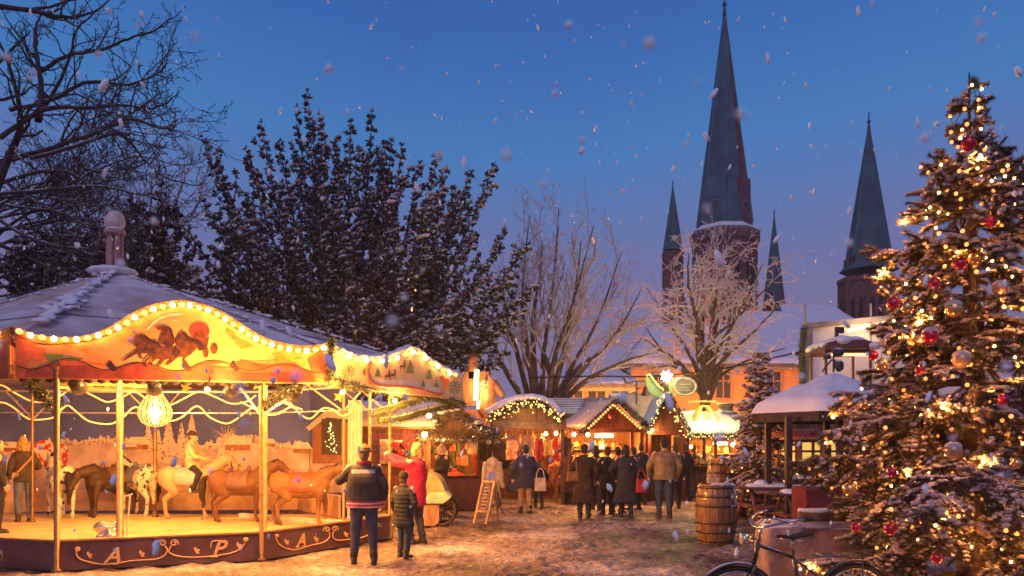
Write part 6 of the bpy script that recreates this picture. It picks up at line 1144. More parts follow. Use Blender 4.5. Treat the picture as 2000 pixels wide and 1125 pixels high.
# ------------------------------------------------------------------ ground: trodden snow over cobbles
gm = bpy.data.materials.new('trodden_snow'); gm.use_nodes = True; nt = gm.node_tree; N = nt.nodes; L = nt.links; b = N['Principled BSDF']; b.inputs['Roughness'].default_value = .62; b.inputs['Specular IOR Level'].default_value = .35
tc = N.new('ShaderNodeTexCoord'); mp_ = N.new('ShaderNodeMapping'); L.new(tc.outputs['Object'], mp_.inputs[0])
vo = N.new('ShaderNodeTexVoronoi'); vo.feature = 'DISTANCE_TO_EDGE'; vo.inputs['Scale'].default_value = 7.5; vo.inputs['Randomness'].default_value = .75; L.new(mp_.outputs[0], vo.inputs['Vector'])
n1_ = N.new('ShaderNodeTexNoise'); n1_.inputs['Scale'].default_value = .55; n1_.inputs['Detail'].default_value = 8; n1_.inputs['Roughness'].default_value = .62; L.new(mp_.outputs[0], n1_.inputs['Vector'])
n2_ = N.new('ShaderNodeTexNoise'); n2_.inputs['Scale'].default_value = 9; n2_.inputs['Detail'].default_value = 6; L.new(mp_.outputs[0], n2_.inputs['Vector'])
ed = N.new('ShaderNodeMapRange'); ed.inputs['From Max'].default_value = .10; L.new(vo.outputs['Distance'], ed.inputs['Value'])
def math_(op, a, b_=None, c_=None):
    n = N.new('ShaderNodeMath'); n.operation = op
    for i, v in enumerate((a,b_,c_)):
        if v is None: continue
        if isinstance(v,(int,float)): n.inputs[i].default_value = v
        else: L.new(v, n.inputs[i])
    return n.outputs[0]
cov = math_('ADD', math_('MULTIPLY', n1_.outputs['Fac'], 1.0), math_('MULTIPLY', n2_.outputs['Fac'], .36))       # how much snow lies here
cov = math_('SUBTRACT', cov, math_('MULTIPLY', ed.outputs[0], .10))
cr_ = N.new('ShaderNodeValToRGB'); e = cr_.color_ramp.elements; e[0].position = .46; e[0].color = (.055,.036,.028,1); e[1].position = .83; e[1].color = (.60,.52,.48,1); x_ = cr_.color_ramp.elements.new(.625); x_.color = (.22,.155,.125,1)
L.new(cov, cr_.inputs['Fac']); L.new(cr_.outputs['Color'], b.inputs['Base Color'])
hh = math_('ADD', math_('MULTIPLY', ed.outputs[0], .35), math_('MULTIPLY', n2_.outputs['Fac'], 1.2)); bp = N.new('ShaderNodeBump'); bp.inputs['Strength'].default_value = .8; bp.inputs['Distance'].default_value = .035; L.new(hh, bp.inputs['Height']); L.new(bp.outputs['Normal'], b.inputs['Normal'])
gx = np.concatenate([[-400,-150,-60,-30,-20,-14], np.arange(-10,8.01,.05), [9,11,14,20,30,60,150,400]]); gy = np.concatenate([[-60,-20,-5,0,3], np.arange(5.5,22,.05), [23,25,28,32,40,60,100,200,600]])
XX, YY = np.meshgrid(gx, gy); rs2 = np.random.RandomState(4); ZZ = np.zeros_like(XX)
for f_, a_ in ((1.3,.010),(4,.008),(11,.0085),(19,.006)):
    for _ in range(6): th = rs2.uniform(0,6.283); k_ = f_*rs2.uniform(.7,1.4); ZZ += a_*np.sin(k_*(XX*np.cos(th)+YY*np.sin(th))+rs2.uniform(0,6.283))/2.4
inner = (XX > -10.1) & (XX < 8.1) & (YY > 5.4) & (YY < 22.1); ZZ = np.where(inner, ZZ*(1+.6*np.sin(XX*.9)*np.sin(YY*.7)), 0)-.012
for _ in range(1500):                            # footprints
    fx, fy, th = rs2.uniform(-4,7.5), rs2.uniform(8.5,20), rs2.normal()*.5; sel = (np.abs(XX-fx) < .3) & (np.abs(YY-fy) < .3)
    jy, jx = np.where(sel)
    if len(jx): u_ = (XX[jy,jx]-fx)*np.cos(th)+(YY[jy,jx]-fy)*np.sin(th); v_ = -(XX[jy,jx]-fx)*np.sin(th)+(YY[jy,jx]-fy)*np.cos(th); q_ = (u_/.075)**2+(v_/.16)**2; ZZ[jy,jx] += -.022*np.exp(-q_)+.009*np.exp(-(np.sqrt(q_)-1.5)**2*4)
ny, nx = XX.shape; idx = np.arange(nx*ny).reshape(ny,nx); F_ = np.stack([idx[:-1,:-1],idx[:-1,1:],idx[1:,1:],idx[1:,:-1]],-1).reshape(-1,4)
structure(npmesh('ground', np.stack([XX,YY,ZZ],-1).reshape(-1,3), F_, gm, smooth=True))
# ------------------------------------------------------------------ firs
needle_m = mat('fir_needle', (.10,.075,.04), .7, .45, 5, .1, 40); snowfir = mat('snow_fir', (.56,.47,.46), .8, .18, 7, .6, 34); firbark = mat('fir_bark', (.10,.06,.045), .9, .4, 8, .5, 30)
def fir(label, base, prof, top, zlo, seed, wh=(.2,.30), per=8, rb=.03, nd=210, tw=1.0, sn=.8, snz=.5):
    """whorled branches with herringbone twigs; prof gives the reach at a height"""
    t = thing('fir_tree', label, 'tree', base); rr = np.random.RandomState(seed); core = MB(); snw = MB(); segs = []; spots = []; snl = []
    core.tube([base, base+V((0,0,top*.5)), base+V((.0,0,top))], [.022*top,.013*top,.006], 9, 1)
    def twig(p, r, snowy):
        k = len(p); core.tube(p, [r*.42*(1-.25*i/(k-1)) for i in range(k)], 4); segs.extend(zip(p,p[1:])); snl.extend([1. if snowy else .45]*(k-1))
        
        if snowy: 
            for v in resample(p, max(3,int(k*1.7))): snw.sph(v+V((rr.normal()*r*.25,rr.normal()*r*.25,r*rr.uniform(.35,.8))), r*rr.uniform(.45,1.0), 6, 4, 0, (1.35,1.35,.6))
    z = zlo
    while z < top*.985:
        f = z/top; n = per if f < .86 else 5
        for j in range(n):
            a = rr.uniform(0,.5)+2*PI*j/n+z*7; zz = z+rr.uniform(-.12,.12)*top/5; R_ = prof(zz)*rr.choice([rr.uniform(.7,1.0),rr.uniform(.85,1.22)])
            if R_ < .06: R_ = .07
            el = lerp(-.05,.75,max(0,f-.25)/.75)+rr.normal()*.12; d = V((math.cos(a),math.sin(a),0)); L_ = R_; sag = (.34 if f < .7 else .12)*L_
            pts = []
            for i in range(7): s = i/6; pts.append(base+V((0,0,zz))+d*L_*s+V((0,0,L_*math.tan(el)*.5*s-sag*s*s+.42*sag*s**4)))
            pts = [p+V((rr.normal(),rr.normal(),rr.normal()))*.012*i*min(1,L_) for i,p in enumerate(pts)]
            core.tube(pts[:4], [.016*L_+.006]*4, 5, 1); twig(pts[2:], rb*1.05, rr.rand() < sn)
            m_ = max(2,int(L_*tw*8.5))
            for q_ in range(m_):
                s = .22+.74*(q_+rr.rand()*.6)/m_; i = min(int(s*6),5); p = lerp(pts[i],pts[i+1],s*6-i); dd = (pts[i+1]-pts[i]).normalized(); sd = V((-d.y,d.x,0))
                for sg in (-1,1):
                    if rr.rand() < .14: continue
                    ll = (.40*L_*(1-s)**.8+.09)*rr.uniform(.7,1.25); v = (dd*.75+sd*sg*.8+V((0,0,rr.normal()*.22))).normalized(); q2 = [p]
                    ns = 4 if ll > .2 else 3
                    for k in range(ns): v = (v+dd*.10+V((rr.normal()*.08,rr.normal()*.08,-.10+rr.normal()*.07))).normalized(); q2.append(q2[-1]+v*ll/ns)
                    twig(q2, rb*rr.uniform(.75,1.0), rr.rand() < sn)
                    if rr.rand() < .5: spots.append(q2[rr.randint(1,len(q2))])
                    if ll > .26:
                        for g_ in (-1,1): w0 = q2[2]; vv = (v+sd*sg*g_*.1+dd*g_*.7).normalized(); twig([w0,w0+vv*ll*.22,w0+vv*ll*.42+V((0,0,-.02))], rb*.75, rr.rand() < sn)
            spots.append(pts[-2]); spots.append(pts[4])
        z += lerp(wh[1],wh[0],f)*rr.uniform(.85,1.15)*top/5
    snf = np.array(snl); A = np.array([tuple(a) for a,_ in segs]); B = np.array([tuple(b) for _,b in segs]); ln = np.linalg.norm(B-A,axis=1); n = int(ln.sum()*nd); pick = rr.choice(len(A), n, p=ln/ln.sum()); f = rr.rand(n,1); c = A[pick]*(1-f)+B[pick]*f; ax = (B-A)[pick]/ln[pick][:,None]
    d = rr.normal(size=(n,3)); d -= ax*(d*ax).sum(1)[:,None]; d /= np.linalg.norm(d,axis=1)[:,None]; d[:,2] -= .15; d = d+ax*.6; d /= np.linalg.norm(d,axis=1)[:,None]; s = np.cross(d,ax); s /= np.linalg.norm(s,axis=1)[:,None]+1e-9; sz = rb/.03
    v = np.stack([c+d*rb*.2-s*.0026*sz, c+d*rb*.2+s*.0026*sz, c+d*(rb*.7+.034*sz*rr.uniform(.5,1.25,(n,1)))],1).reshape(-1,3)
    core.build('crown', [mat('fir_green',(.055,.05,.03),.8,.4,8,.4,60,snow=.05), firbark], t); up_ = (d[:,2] > -.05) & (rr.rand(n) < .75*snf[pick]); npmesh('needles', v, np.arange(3*n).reshape(-1,3), [needle_m, snowfir], t, up_.astype(int))
    a = np.array(snw.v); a += rr.normal(size=a.shape)*.005*sz; snw.v = [tuple(x) for x in a]; snw.build('snow', snowfir, t, True); print('fir needles', n); return t, spots
TX, TY = 1893, 7.0
pr_z = [Z(y,TY) for y in (1180,1125,1050,960,905,860,800,740,640,540,430,345,300,250,140)]; pr_r = [x/FOC*TY for x in (320,315,262,258,345,300,288,215,195,165,130,105,46,34,8)]
prof = lambda z: float(np.interp(z, pr_z, pr_r))
big, spots = fir('big snowy fir hung with glowing bulbs and baubles behind the bicycle', p2(TX,TY), prof, Z(142,TY), .25, 11, tw=1.25, sn=.5, nd=950)
tb_m = lampmat('tree_bulb', (1,.27,.03), 2.4); hot_m = lampmat('tree_bulb_hot', (1,.44,.10), 70); tbm = ball_mesh('bulb', .0175, tb_m, 8, 6); hbm = ball_mesh('bulb', .0105, hot_m, 7, 5)
rr = np.random.RandomState(77); ctr = p2(TX,TY); spots = [p+V((0,0,-.03)) for p in spots]; rr.shuffle(spots); near = [p for p in spots if p.y < ctr.y+.25]; far = [p for p in spots if p.y >= ctr.y+.25]
def thin(L_, dmin, nmax):
    out = []
    for p in L_:
        if all((p-q).length > dmin for q in out): out.append(p)
        if len(out) >= nmax: break
    return out
vis = thin([p for p in near if 1000+FOC*p.x/p.y < 2030], .085, 480); fr_ = [p for p in vis if (p.y < ctr.y-.35*prof(max(p.z,.1)))]
parts_ = fr_[:100]; rest = [p for p in vis if p not in parts_]+thin(far,.2,90)
ts = thing('string_lights', 'warm tree lights wound all through the big snowy fir', 'string lights', ctr); child_copies(tbm, 'bulb', [p for i,p in enumerate(parts_) if i%3], ts); child_copies(hbm, 'bulb', parts_[::3], ts)
m = MB()
for i,p in enumerate(rest): m.sph(p, .017 if i%3 else .0105, 6, 5, 0 if i%3 else 1)
o = m.build('more_bulbs', [tb_m,hot_m], ts, True)
for p in thin(vis, .55, 40): point(p+V((0,-.03,0)), 15., (1,.34,.06), .02)
o['kind'] = 'stuff'
m = MB(); todo = vis[:]; chain = [todo.pop()]
while todo: k = min(range(len(todo)), key=lambda i: (todo[i]-chain[-1]).length_squared); chain.append(todo.pop(k))
m.tube([p+V((0,.012,.01)) for p in chain], .0035, 3)
m.build('cable', darkmetal, ts)
bcol = {'red':mat('bauble_red',(.55,.02,.05),.12,.1,4,0,metal=.55,coat=.6),'gold':mat('bauble_gold',(.75,.42,.14),.14,.1,4,0,metal=.75,coat=.5),'clear':mat('bauble_amber',(.55,.30,.16),.1,.2,4,0,metal=.4,coat=.8)}
BB = [('red',1935,432,12,'red bauble high on the fir just below its narrow neck'),('red',1892,280,15,'red bauble nested right beneath the fir tip'),('red',1745,592,13,'red bauble at the branch end nearest the copper tower'),('gold',1772,600,12,'gold bauble touching the red bauble nearest the copper tower'),
 ('red',1817,655,16,'large red bauble hanging before the white wall'),('red',1705,694,10,'small red bauble on the bare spray before the white wall'),('gold',1722,712,12,'gold bauble beside the small red one before the white wall'),('clear',1878,702,18,'snow-capped pale bauble in the middle of the fir'),
 ('clear',1862,880,17,'snow-capped amber bauble low in the middle of the fir'),('red',1742,922,10,'red bauble below the long snowy branch'),('gold',1660,955,14,'gold bauble near the dark red crate'),('red',1672,1030,10,'red bauble just above the stone block'),('red',1740,1033,13,'dark red bauble among the low branches'),
 ('clear',1920,1033,14,'amber bauble among the lowest boughs'),('gold',1807,548,13,'gold bauble in the upper fir left of its trunk line'),('red',1826,553,12,'red bauble close to the gold one in the upper fir'),('gold',1905,505,13,'gold bauble under a snowy spray in the upper fir'),('clear',1952,562,14,'amber bauble near the photo edge in the upper fir'),
 ('red',1875,515,13,'red bauble tucked into the upper fir near the trunk'),('gold',1863,603,17,'large frosted gold bauble above the centre of the fir'),('red',1797,722,9,'small red bauble inside the fir beside the pavilion roof'),('gold',1690,790,9,'small gold bauble by the pavilion eave'),('red',1960,780,11,'red bauble at the photo edge in the middle of the fir'),('gold',1985,905,11,'gold bauble at the photo edge lower in the fir'),('red',1830,1090,11,'red bauble at the bottom of the fir above the bicycle rack')]
for cn_, px, py, rp, lb in BB:
    dx = (px-TX)/FOC*TY; z = Z(py,TY); R_ = prof(z); Yb = TY-math.sqrt(max(R_*R_-dx*dx,0.0))*.80; c = P(px,py,Yb); rad = rp/FOC*Yb; t = thing('bauble', lb, 'bauble', c, 'baubles on the big fir'); m = MB(); m.sph(c, rad, 18, 12); m.build('ball', bcol[cn_], t, True)
    m = MB(); m.lathe([(rad*.22,rad*.95),(rad*.22,rad*1.12),(.004,rad*1.15),(.004,rad*1.7)], c, 10); m.build('cap', gold, t, True)
    if cn_ == 'clear' or rp > 15: m = MB(); m.sph(c+V((0,0,rad*.42)), rad*.92, 12, 8, 0, (1,1,.68)); m.build('snow', snowfir, t, True)
small, sp2 = fir('small lit fir standing beside the cup return booth', p2(1484,16.9), lambda z: float(np.interp(z,[0,1.2,2.0,2.8,3.4,3.75],[.85,.75,.55,.36,.22,.03])), Z(688,16.9), .5, 6, wh=(.24,.34), per=7, rb=.045, nd=110, tw=.75, sn=.75)
sp2 = thin([p for p in sp2 if p.y < 17.1], .2, 44); tl = thing('string_lights', 'lights on the small fir beside the cup return booth', 'string lights', p2(1484,16.9)); sfb = ball_mesh('bulb', .022, lampmat('fairy',(1,.55,.16),14), 6, 5); child_copies(sfb, 'bulb', sp2, tl)
m = MB(); sp2.sort(key=lambda p: p.z); m.tube([p+V((0,.015,0)) for p in sp2], .004, 3)
m.build('cable', darkmetal, tl)

# ------------------------------------------------------------------ barrels, tables, pavilion, booth
oak = wood('oak', (.26,.125,.055), rough=.5, var=.5, coat=.25); hoop_m = mat('hoop', (.14,.09,.06), .4, .4, 9, .2, 30, metal=.7); redw = wood('redbrown_wood', (.20,.055,.04), rough=.4, coat=.3)
def barrel(label, px, Y, h, r, snow=True, z0=0.):
    t = thing('barrel', label, 'barrel', p2(px,Y)+V((0,0,z0)), 'wine barrels used as tables'); c = p2(px,Y)+V((0,0,z0)); m = MB(); ns = 22; prof_ = lambda f: r*(.80+.20*math.sin(PI*f)**.8)
    for k in range(ns):
        a0, a1 = 2*PI*k/ns+.012, 2*PI*(k+1)/ns-.012; am = (a0+a1)/2; rings = []
        for f in np.linspace(0,1,9): R_ = prof_(f); rings.append([c+V((q*math.cos(a),q*math.sin(a),h*f)) for q,a in ((R_,a0),(R_*1.008,am),(R_,a1),(R_-.03,am))])
        m.loft(rings)
    m.build('staves', oak, t)
    for f in (.05,.2,.36,.64,.8,.95): m = MB(); m.lathe([(prof_(f-.022)*1.012,h*(f-.022)),(prof_(f-.022)*1.025,h*(f-.022)),(prof_(f+.022)*1.025,h*(f+.022)),(prof_(f+.022)*1.012,h*(f+.022))], c, 28, cap=False); m.build('hoop', hoop_m, t, True)
    m = MB(); m.lathe([(.0,h*.955),(r*.79,h*.955),(r*.79,h*.98),(.0,h*.982)], c, 24, cap=False); m.build('head', oak, t)
    if snow:
        m = MB(); q = random.Random(int(px))
        for _ in range(30): a = q.uniform(-1.5,1.6); rr_ = r*q.uniform(.2,.82); m.sph(c+V((rr_*math.cos(a),rr_*math.sin(a),h*.985)), q.uniform(.03,.07), 8, 5, 0, (1.4,1.4,.55))
        for _ in range(22): f = q.uniform(.6,.99); a = q.uniform(-1.0,-.35); m.sph(c+V((prof_(f)*math.cos(a),prof_(f)*math.sin(a),h*f)), q.uniform(.015,.04), 7, 5)
        remesh(m, 'snow', .014, 2, None, t, mat('snow_dirty',(.55,.45,.42),.8,.2,9,.4,25)).location = -ORG[t.name]
    return t
barrel('big oak barrel with snow on its rim standing alone on the cobbles', 1398, 13.1, 1.0, .35)
barrel('shorter oak barrel beside the lit snack stall and the picnic table', 1406, 17.6, 1.28, .30, False); barrel('oak barrel with pale cloth edge nearest the small lit fir', 1436, 17.9, 1.28, .30, False)
m = MB(); m.box(P(1392,945,15.2), (.20,.12,.24), taper=1.05); m.tube([P(1386,934,15.2),P(1388,924,15.2),P(1394,924,15.2),P(1397,934,15.2)], .01, 5); tag(m.build('paper_bag', mat('paper_bag',(.55,.42,.30),.8), None), 'pale paper bag carried at knee height by the person near the barrels', 'bag')
def picnic(label, px0, px1, Y, dy=0.):
    x0, x1 = X(px0,Y), X(px1,Y); xm = (x0+x1)/2; t = thing('picnic_table', label, 'table', V((xm,Y,0)), 'picnic tables by the pavilion'); m = MB()
    for k in range(5): m.box(V((xm,Y-.3+k*.15,.80)), (x1-x0,.135,.04))
    m.build('tabletop', redw, t, bevel=.008)
    for s in (-1,1): m = MB(); [m.box(V((xm,Y+s*.72+k*.13*s,.47)), (x1-x0,.12,.04)) for k in (0,1)]; m.build('bench_seat', redw, t, bevel=.008)
    for xx in (x0+.3,x1-.3):
        for s in (-1,1): m = MB(); m.tube(spline([V((xx,Y+s*.2,.78)),V((xx,Y+s*.42,.45)),V((xx,Y+s*.62,.22)),V((xx,Y+s*.85,.02))],4), .035, 6); m.build('leg', redw, t, True)
        m = MB(); m.beam(V((xx,Y-.8,.42)),V((xx,Y+.8,.42)),.05,.08); m.build('cross_beam', redw, t)
    m = MB(); m.snowbed(V((x0+.25,Y-.3,.825)),V((x1-.1,Y-.3,.825)),V((x1-.1,Y+.3,.825)),V((x0+.3,Y+.3,.825)), .05, 30, 10, seed=int(px0)%9, rag=.25); m.build('snow', snow_m, t, True); return t
picnic('red brown picnic table with a mound of snow on its top', 1432, 1652, 15.6); picnic('second red brown picnic table just beside the pavilion posts', 1500, 1680, 13.6)
m = MB(); c = P(1486,948,15.5); m.sph(c+V((0,0,-.03)), .15, 14, 8, 0, (1.1,1,1.0)); m.sph(c+V((.1,0,-.1)), .14, 12, 6, 0, (1.7,1,.5)); tag(remesh(m,'snow_mound',.018,3,waves(2,.006,24),None,snow_m), 'rounded mound of snow heaped on the picnic table', 'snow')
for px,lb in ((1548,'dark pot with snowy top on the picnic table beside the pavilion post'),(1562,'lighter snowy pot on the picnic table beside the dark one')):
    t = thing('plant_pot', lb, 'pot', P(px,952,14.9)); c = V((X(px,14.9),14.9,.83)) ; c = V((X(px,15.45),15.45,.82)); ORG[t.name] = c; t.location = c; m = MB(); m.lathe([(.07,0),(.1,.14),(.105,.16),(.08,.16)], c, 12); m.build('pot', mat('pot_dark',(.06,.05,.06),.6), t, True); m = MB(); m.sph(c+V((0,0,.18)), .095, 10, 7, 0, (1,1,.8)); m.build('snow', snow_m, t, True)
t = thing('covered_crate', 'tall crate under a dark red cover beside the picnic tables', 'crate', p2(1608,12.0)); c = V((X(1606,12),12.2,.5)); m = MB(); m.box(c, (.62,.6,1.0)); remesh(m,'cover',.03,3,waves(6,.012,9,zs=.2),t,cloth('wine_cover',(.16,.022,.03))).location = -ORG[t.name]; m = MB(); m.box(V((c.x,c.y,.05)), (.66,.62,.08)); m.build('base', plankd, t)
# pavilion
Yp = 15.2; t = thing('pavilion', 'hexagonal open pavilion with thick snow on its roof and black posts', 'pavilion', p2(1628,Yp)); c = p2(1628,Yp); ze, zr = Z(806,Yp), Z(738,Yp); R_ = 1.58; hx = [c+V((R_*math.cos(a),R_*math.sin(a)*.95,0)) for a in [PI/6*(2*k)+PI for k in range(6)]]
m = MB(); 
for k in range(6): a,b_ = hx[k],hx[(k+1)%6]; m.add([a+V((0,0,ze)),b_+V((0,0,ze)),c+V((0,0,zr))],[(0,1,2)])
m.prism([q+V((0,0,ze)) for q in hx], V((0,0,-.03))); rf = m.build('roof', plankd, t)
m = MB()
for k in range(6): m.beam(hx[k]*1+V((0,0,ze-.1)), hx[(k+1)%6]+V((0,0,ze-.1)), .06, .2)
m.build('eave_beam', wood('black_wood',(.045,.025,.025)), t)
m = MB(); NR, NA = 14, 48; vs = []
for j in range(NR+1):
    f = j/NR
    for k in range(NA):
        a = PI+2*PI*k/NA; kk = (k/NA*6)%1; edge = math.cos(PI/6)/math.cos((kk-.5)*PI/3); ro = (R_+.06)*edge*(1-f)*(1.0 if j else 1); q = c+V((ro*math.cos(a),ro*math.sin(a)*.95, ze+(zr-ze)*f**.92)); th = .13*(1-max(0,1-f*8)**2)+.05*noise.noise(q*2.5)+.015*noise.noise(q*9)
        vs.append(q+V((0,0,th if j else -.02)))
m.add(vs, [(j*NA+k, j*NA+(k+1)%NA, (j+1)*NA+(k+1)%NA, (j+1)*NA+k) for j in range(NR) for k in range(NA)]); m.build('snow', snow_m, rf, True)
for px,Y_ in ((1540,14.2),(1614,16.2),(1640,15.4),(1690,14.3),(1500,15.6)): m = MB(); q = p2(px,Y_); m.box(V((q.x,Y_,ze/2-.06)), (.11,.11,ze-.1)); m.build('post', MATS['black_wood'], t)
t = thing('iron_ornament', 'snowy dark iron bow ornament on the pavilion tip', 'ornament', c+V((0,0,zr+.1))); o = c+V((0,0,zr+.12)); m = MB(); g = lambda a,b_,d=0: o+V((a/FOC*Yp,d,b_/FOC*Yp))
m.tube(spline([g(-22,0),g(-12,14),g(-2,24),g(2,10),g(14,2)],5), .02, 5); m.tube(spline([g(0,22),g(12,20),g(18,8),g(8,2),g(4,14)],5), .022, 5); m.tube([g(0,0),g(0,48)], .02, 6); m.prism([g(-18,24),g(-4,26),g(-6,38),g(-18,34)], V((0,.08,0))); m.prism([g(2,30),g(20,32),g(22,44),g(8,48),g(0,40)], V((0,.08,0))); m.sph(g(10,14), .1, 9, 7); m.build('iron', mat('iron_snow',(.05,.05,.07),.6,.3,9,.2,30,snow=.3), t, True)
# booth with its sign
Yb = 17.8; x0, x1 = X(1470,Yb), X(1720,Yb); zt = Z(792,Yb); t = thing('cup_return_booth', 'dark wooden booth with BECHERANNAHME sign and yellow lit windows', 'booth', V(((x0+x1)/2,Yb,0))); m = MB(); wx0, wx1, wz0, wz1 = X(1522,Yb), X(1652,Yb), Z(905,Yb), Z(862,Yb)
plankwall(m,(x0,Yb,0),(wx0,Yb,0),0,zt,.16); plankwall(m,(wx1,Yb,0),(x1,Yb,0),0,zt,.16,0,3); plankwall(m,(wx0,Yb,0),(wx1,Yb,0),0,wz0,.16,0,5); plankwall(m,(wx0,Yb,0),(wx1,Yb,0),wz1,zt,.16,0,7); plankwall(m,(x1,Yb+.95,0),(x0,Yb+.95,0),0,zt,.2); plankwall(m,(x0,Yb+.95,0),(x0,Yb,0),0,zt,.2); plankwall(m,(x1,Yb,0),(x1,Yb+.95,0),0,zt,.2)
m.build('wall', wood('booth_wood',(.20,.12,.09)), t); m = MB(); m.box(V(((x0+x1)/2,Yb+.4,zt+.05)), (x1-x0+.2,1.5,.1)); rf = m.build('roof', felt, t); m = MB(); m.snowbed(V((x0-.1,Yb-.3,zt+.104)),V((x1+.1,Yb-.3,zt+.104)),V((x1+.1,Yb+.95,zt+.104)),V((x0-.1,Yb+.95,zt+.104)), .12, 30, 14, seed=4); m.build('snow', snow_m, rf, True)
m = MB()
for k in range(5): xx = lerp(wx0,wx1,k/4); m.box(V((xx,Yb-.03,(wz0+wz1)/2)), (.05,.06,wz1-wz0))
for f in (0,.55,1): m.box(V(((wx0+wx1)/2,Yb-.034,lerp(wz0,wz1,f))), (wx1-wx0+.05,.06,.05))
wf = m.build('window', plankd, t); m = MB(); m.box(V(((wx0+wx1)/2,Yb+.05,(wz0+wz1)/2)), (wx1-wx0,.01,wz1-wz0)); m.build('pane', mat('lit_pane',(.8,.55,.2),.3,.4,3,0,emit=(1,.58,.12),es=.9), wf)
m = MB(); 
for px in (1478,1512,1560,1605): m.box(V((X(px,Yb),Yb-.05,zt/2)), (.1,.08,zt-.05))
m.build('post', beamm, t); m = MB(); m.box(V((X(1495,Yb),Yb-.3,1.0)), (.55,.5,.05)); m.build('shelf', plankd, t)
Ys = Yb-.14; m = MB(); zc = Z(848,Ys); m.box(V((X(1543,Ys),Ys,zc)), (116/FOC*Ys,.04,21/FOC*Ys)); sg = m.build('sign_board', mat('sign_plank',(.34,.17,.13),.6,.3,6,.1,30), t)
cu = bpy.data.curves.new('t','FONT'); cu.body = 'BECHERANNAHME'; cu.size = .205; cu.extrude = .004; cu.align_x = 'CENTER'; cu.align_y = 'CENTER'; cu.offset = .004; to = bpy.data.objects.new('t',cu); C.objects.link(to); me = bpy.data.meshes.new_from_object(to.evaluated_get(bpy.context.evaluated_depsgraph_get())); bpy.data.objects.remove(to)
wdt = max(v.co.x for v in me.vertices)-min(v.co.x for v in me.vertices); M_ = Matrix.Rotation(PI/2,4,'X') @ Matrix.Diagonal((1.26/wdt,1,1,1)); M_.translation = V((X(1543,Ys),Ys-.026,zc))-ORG[t.name]; me.transform(M_); me.materials.clear(); me.materials.append(mat('sign_ink',(.30,.02,.03),.5,.1,9,0)); lo = bpy.data.objects.new('lettering',me); C.objects.link(lo); lo.parent = sg
bulb_thing('bulb under the BECHERANNAHME sign', P(1505,866,Ys-.1), .035, 30, power=14); point(P(1590,880,Yb+.8), 70, (1,.6,.16), .1)
# glazed lantern cabin on the booth roof
Yl = 20.6; t = thing('roof_lantern', 'glazed cabin lantern with red lit frame and snow cap above the pavilion', 'lantern', p2(1640,Yl)); x0, x1 = X(1598,Yl), X(1682,Yl); z0, z1 = Z(770,Yl), Z(690,Yl); m = MB(); fm = mat('frame_dark',(.14,.06,.05),.45,.2,8,.05,30)
for xx in (x0,x1):
    for yy in (Yl-.5,Yl+.5): m.box(V((xx,yy,(z0+z1)/2)), (.06,.06,z1-z0))
for z_ in (z0,z1):
    for yy in (Yl-.5,Yl+.5): m.box(V(((x0+x1)/2,yy,z_)), (x1-x0+.06,.07,.09))
m.build('frame', fm, t); m = MB(); m.box(V(((x0+x1)/2,Yl,z0/2-.02)), (x1-x0-.1,.9,z0)); m.build('base', plankd, t); m = MB(); m.box(V(((x0+x1)/2,Yl-.45,z1-.09)), (x1-x0-.2,.04,.06)); m.build('light_strip', lampmat('strip_orange',(1,.34,.10),6), t); m = MB(); m.prism([V((x,Yl-.75,z1+.05+h_)) for x,h_ in ((x0-.14,-.02),(x0-.04,.14),(x0+.25,.22),(x1-.25,.22),(x1+.04,.14),(x1+.14,-.02))], V((0,1.5,0))); rf = m.build('roof', fm, t)
m = MB()
for _ in range(70): u_ = r.random(); m.sph(V((lerp(x0-.02,x1+.02,u_),Yl+r.uniform(-.7,.7),z1+.10+.17*math.sin(PI*min(1,max(0,u_)))**.5)), r.uniform(.13,.19), 8, 6, 0, (1.3,1.2,.7))
remesh(m,'snow',.035,3,waves(7,.01,14),rf,snow_m).location = -ORG[t.name]; point(V(((x0+x1)/2,Yl,z1-.25)), 14, (1,.55,.2), .1)
m = MB(); m.box(V((X(1634,Yl),Yl,z1+.45)), (.08,.08,.5)); m.box(V((X(1640,Yl),Yl,z1+.62)), (.2,.1,.16)); m.build('vent_pipe', darkmetal, t)

# ------------------------------------------------------------------ stone block, log, bicycle
Yk = 8.3; t = thing('stone_block', 'rough pinkish stone block dusted with snow behind the bicycle', 'block', p2(1600,Yk)); m = MB(); x0, x1 = X(1502,Yk), X(1705,Yk); m.box(V(((x0+x1)/2,Yk+.3,.38)), (x1-x0,.62,.80), taper=.96); remesh(m,'stone',.03,2,waves(12,.014,7),t,mat('stone_pink',(.36,.24,.22),.85,.4,5,.6,14,snow=.25)).location = -ORG[t.name]
m = MB(); m.snowbed(V((x0+.05,Yk+.02,.785)),V((x1,Yk+.02,.785)),V((x1,Yk+.58,.785)),V((x0+.05,Yk+.58,.785)), .05, 24, 10, seed=8, rag=.2); m.build('snow', MATS['snow_dirty'], t, True)
t = thing('log', 'long mossy log lying on the stone block under the fir', 'log', P(1630,1050,7.9)); m = MB(); m.tube(spline([V((X(1560,8.5),8.5,.90)),V((X(1630,8.45),8.45,.91)),V((X(1720,8.4),8.4,.90))],5), [.075]*11, 12); m.build('trunk', mat('log_bark',(.16,.10,.055),.9,.45,7,.6,25,snow=.25), t, True)
bk = thing('bicycle', 'black city bicycle with chrome handlebar parked before the stone block', 'bicycle', (0,0,0)); rubber = mat('rubber',(.015,.015,.017),.6,.2,20,.2,60); chrome = mat('chrome',(.62,.60,.58),.18,.1,9,0,metal=1.); blk = mat('bike_black',(.018,.018,.022),.3,.2,9,.03,30,coat=.6,snow=.02)
RW = .345; fh, rh = V((0,0,RW)), V((1.08,0,RW))
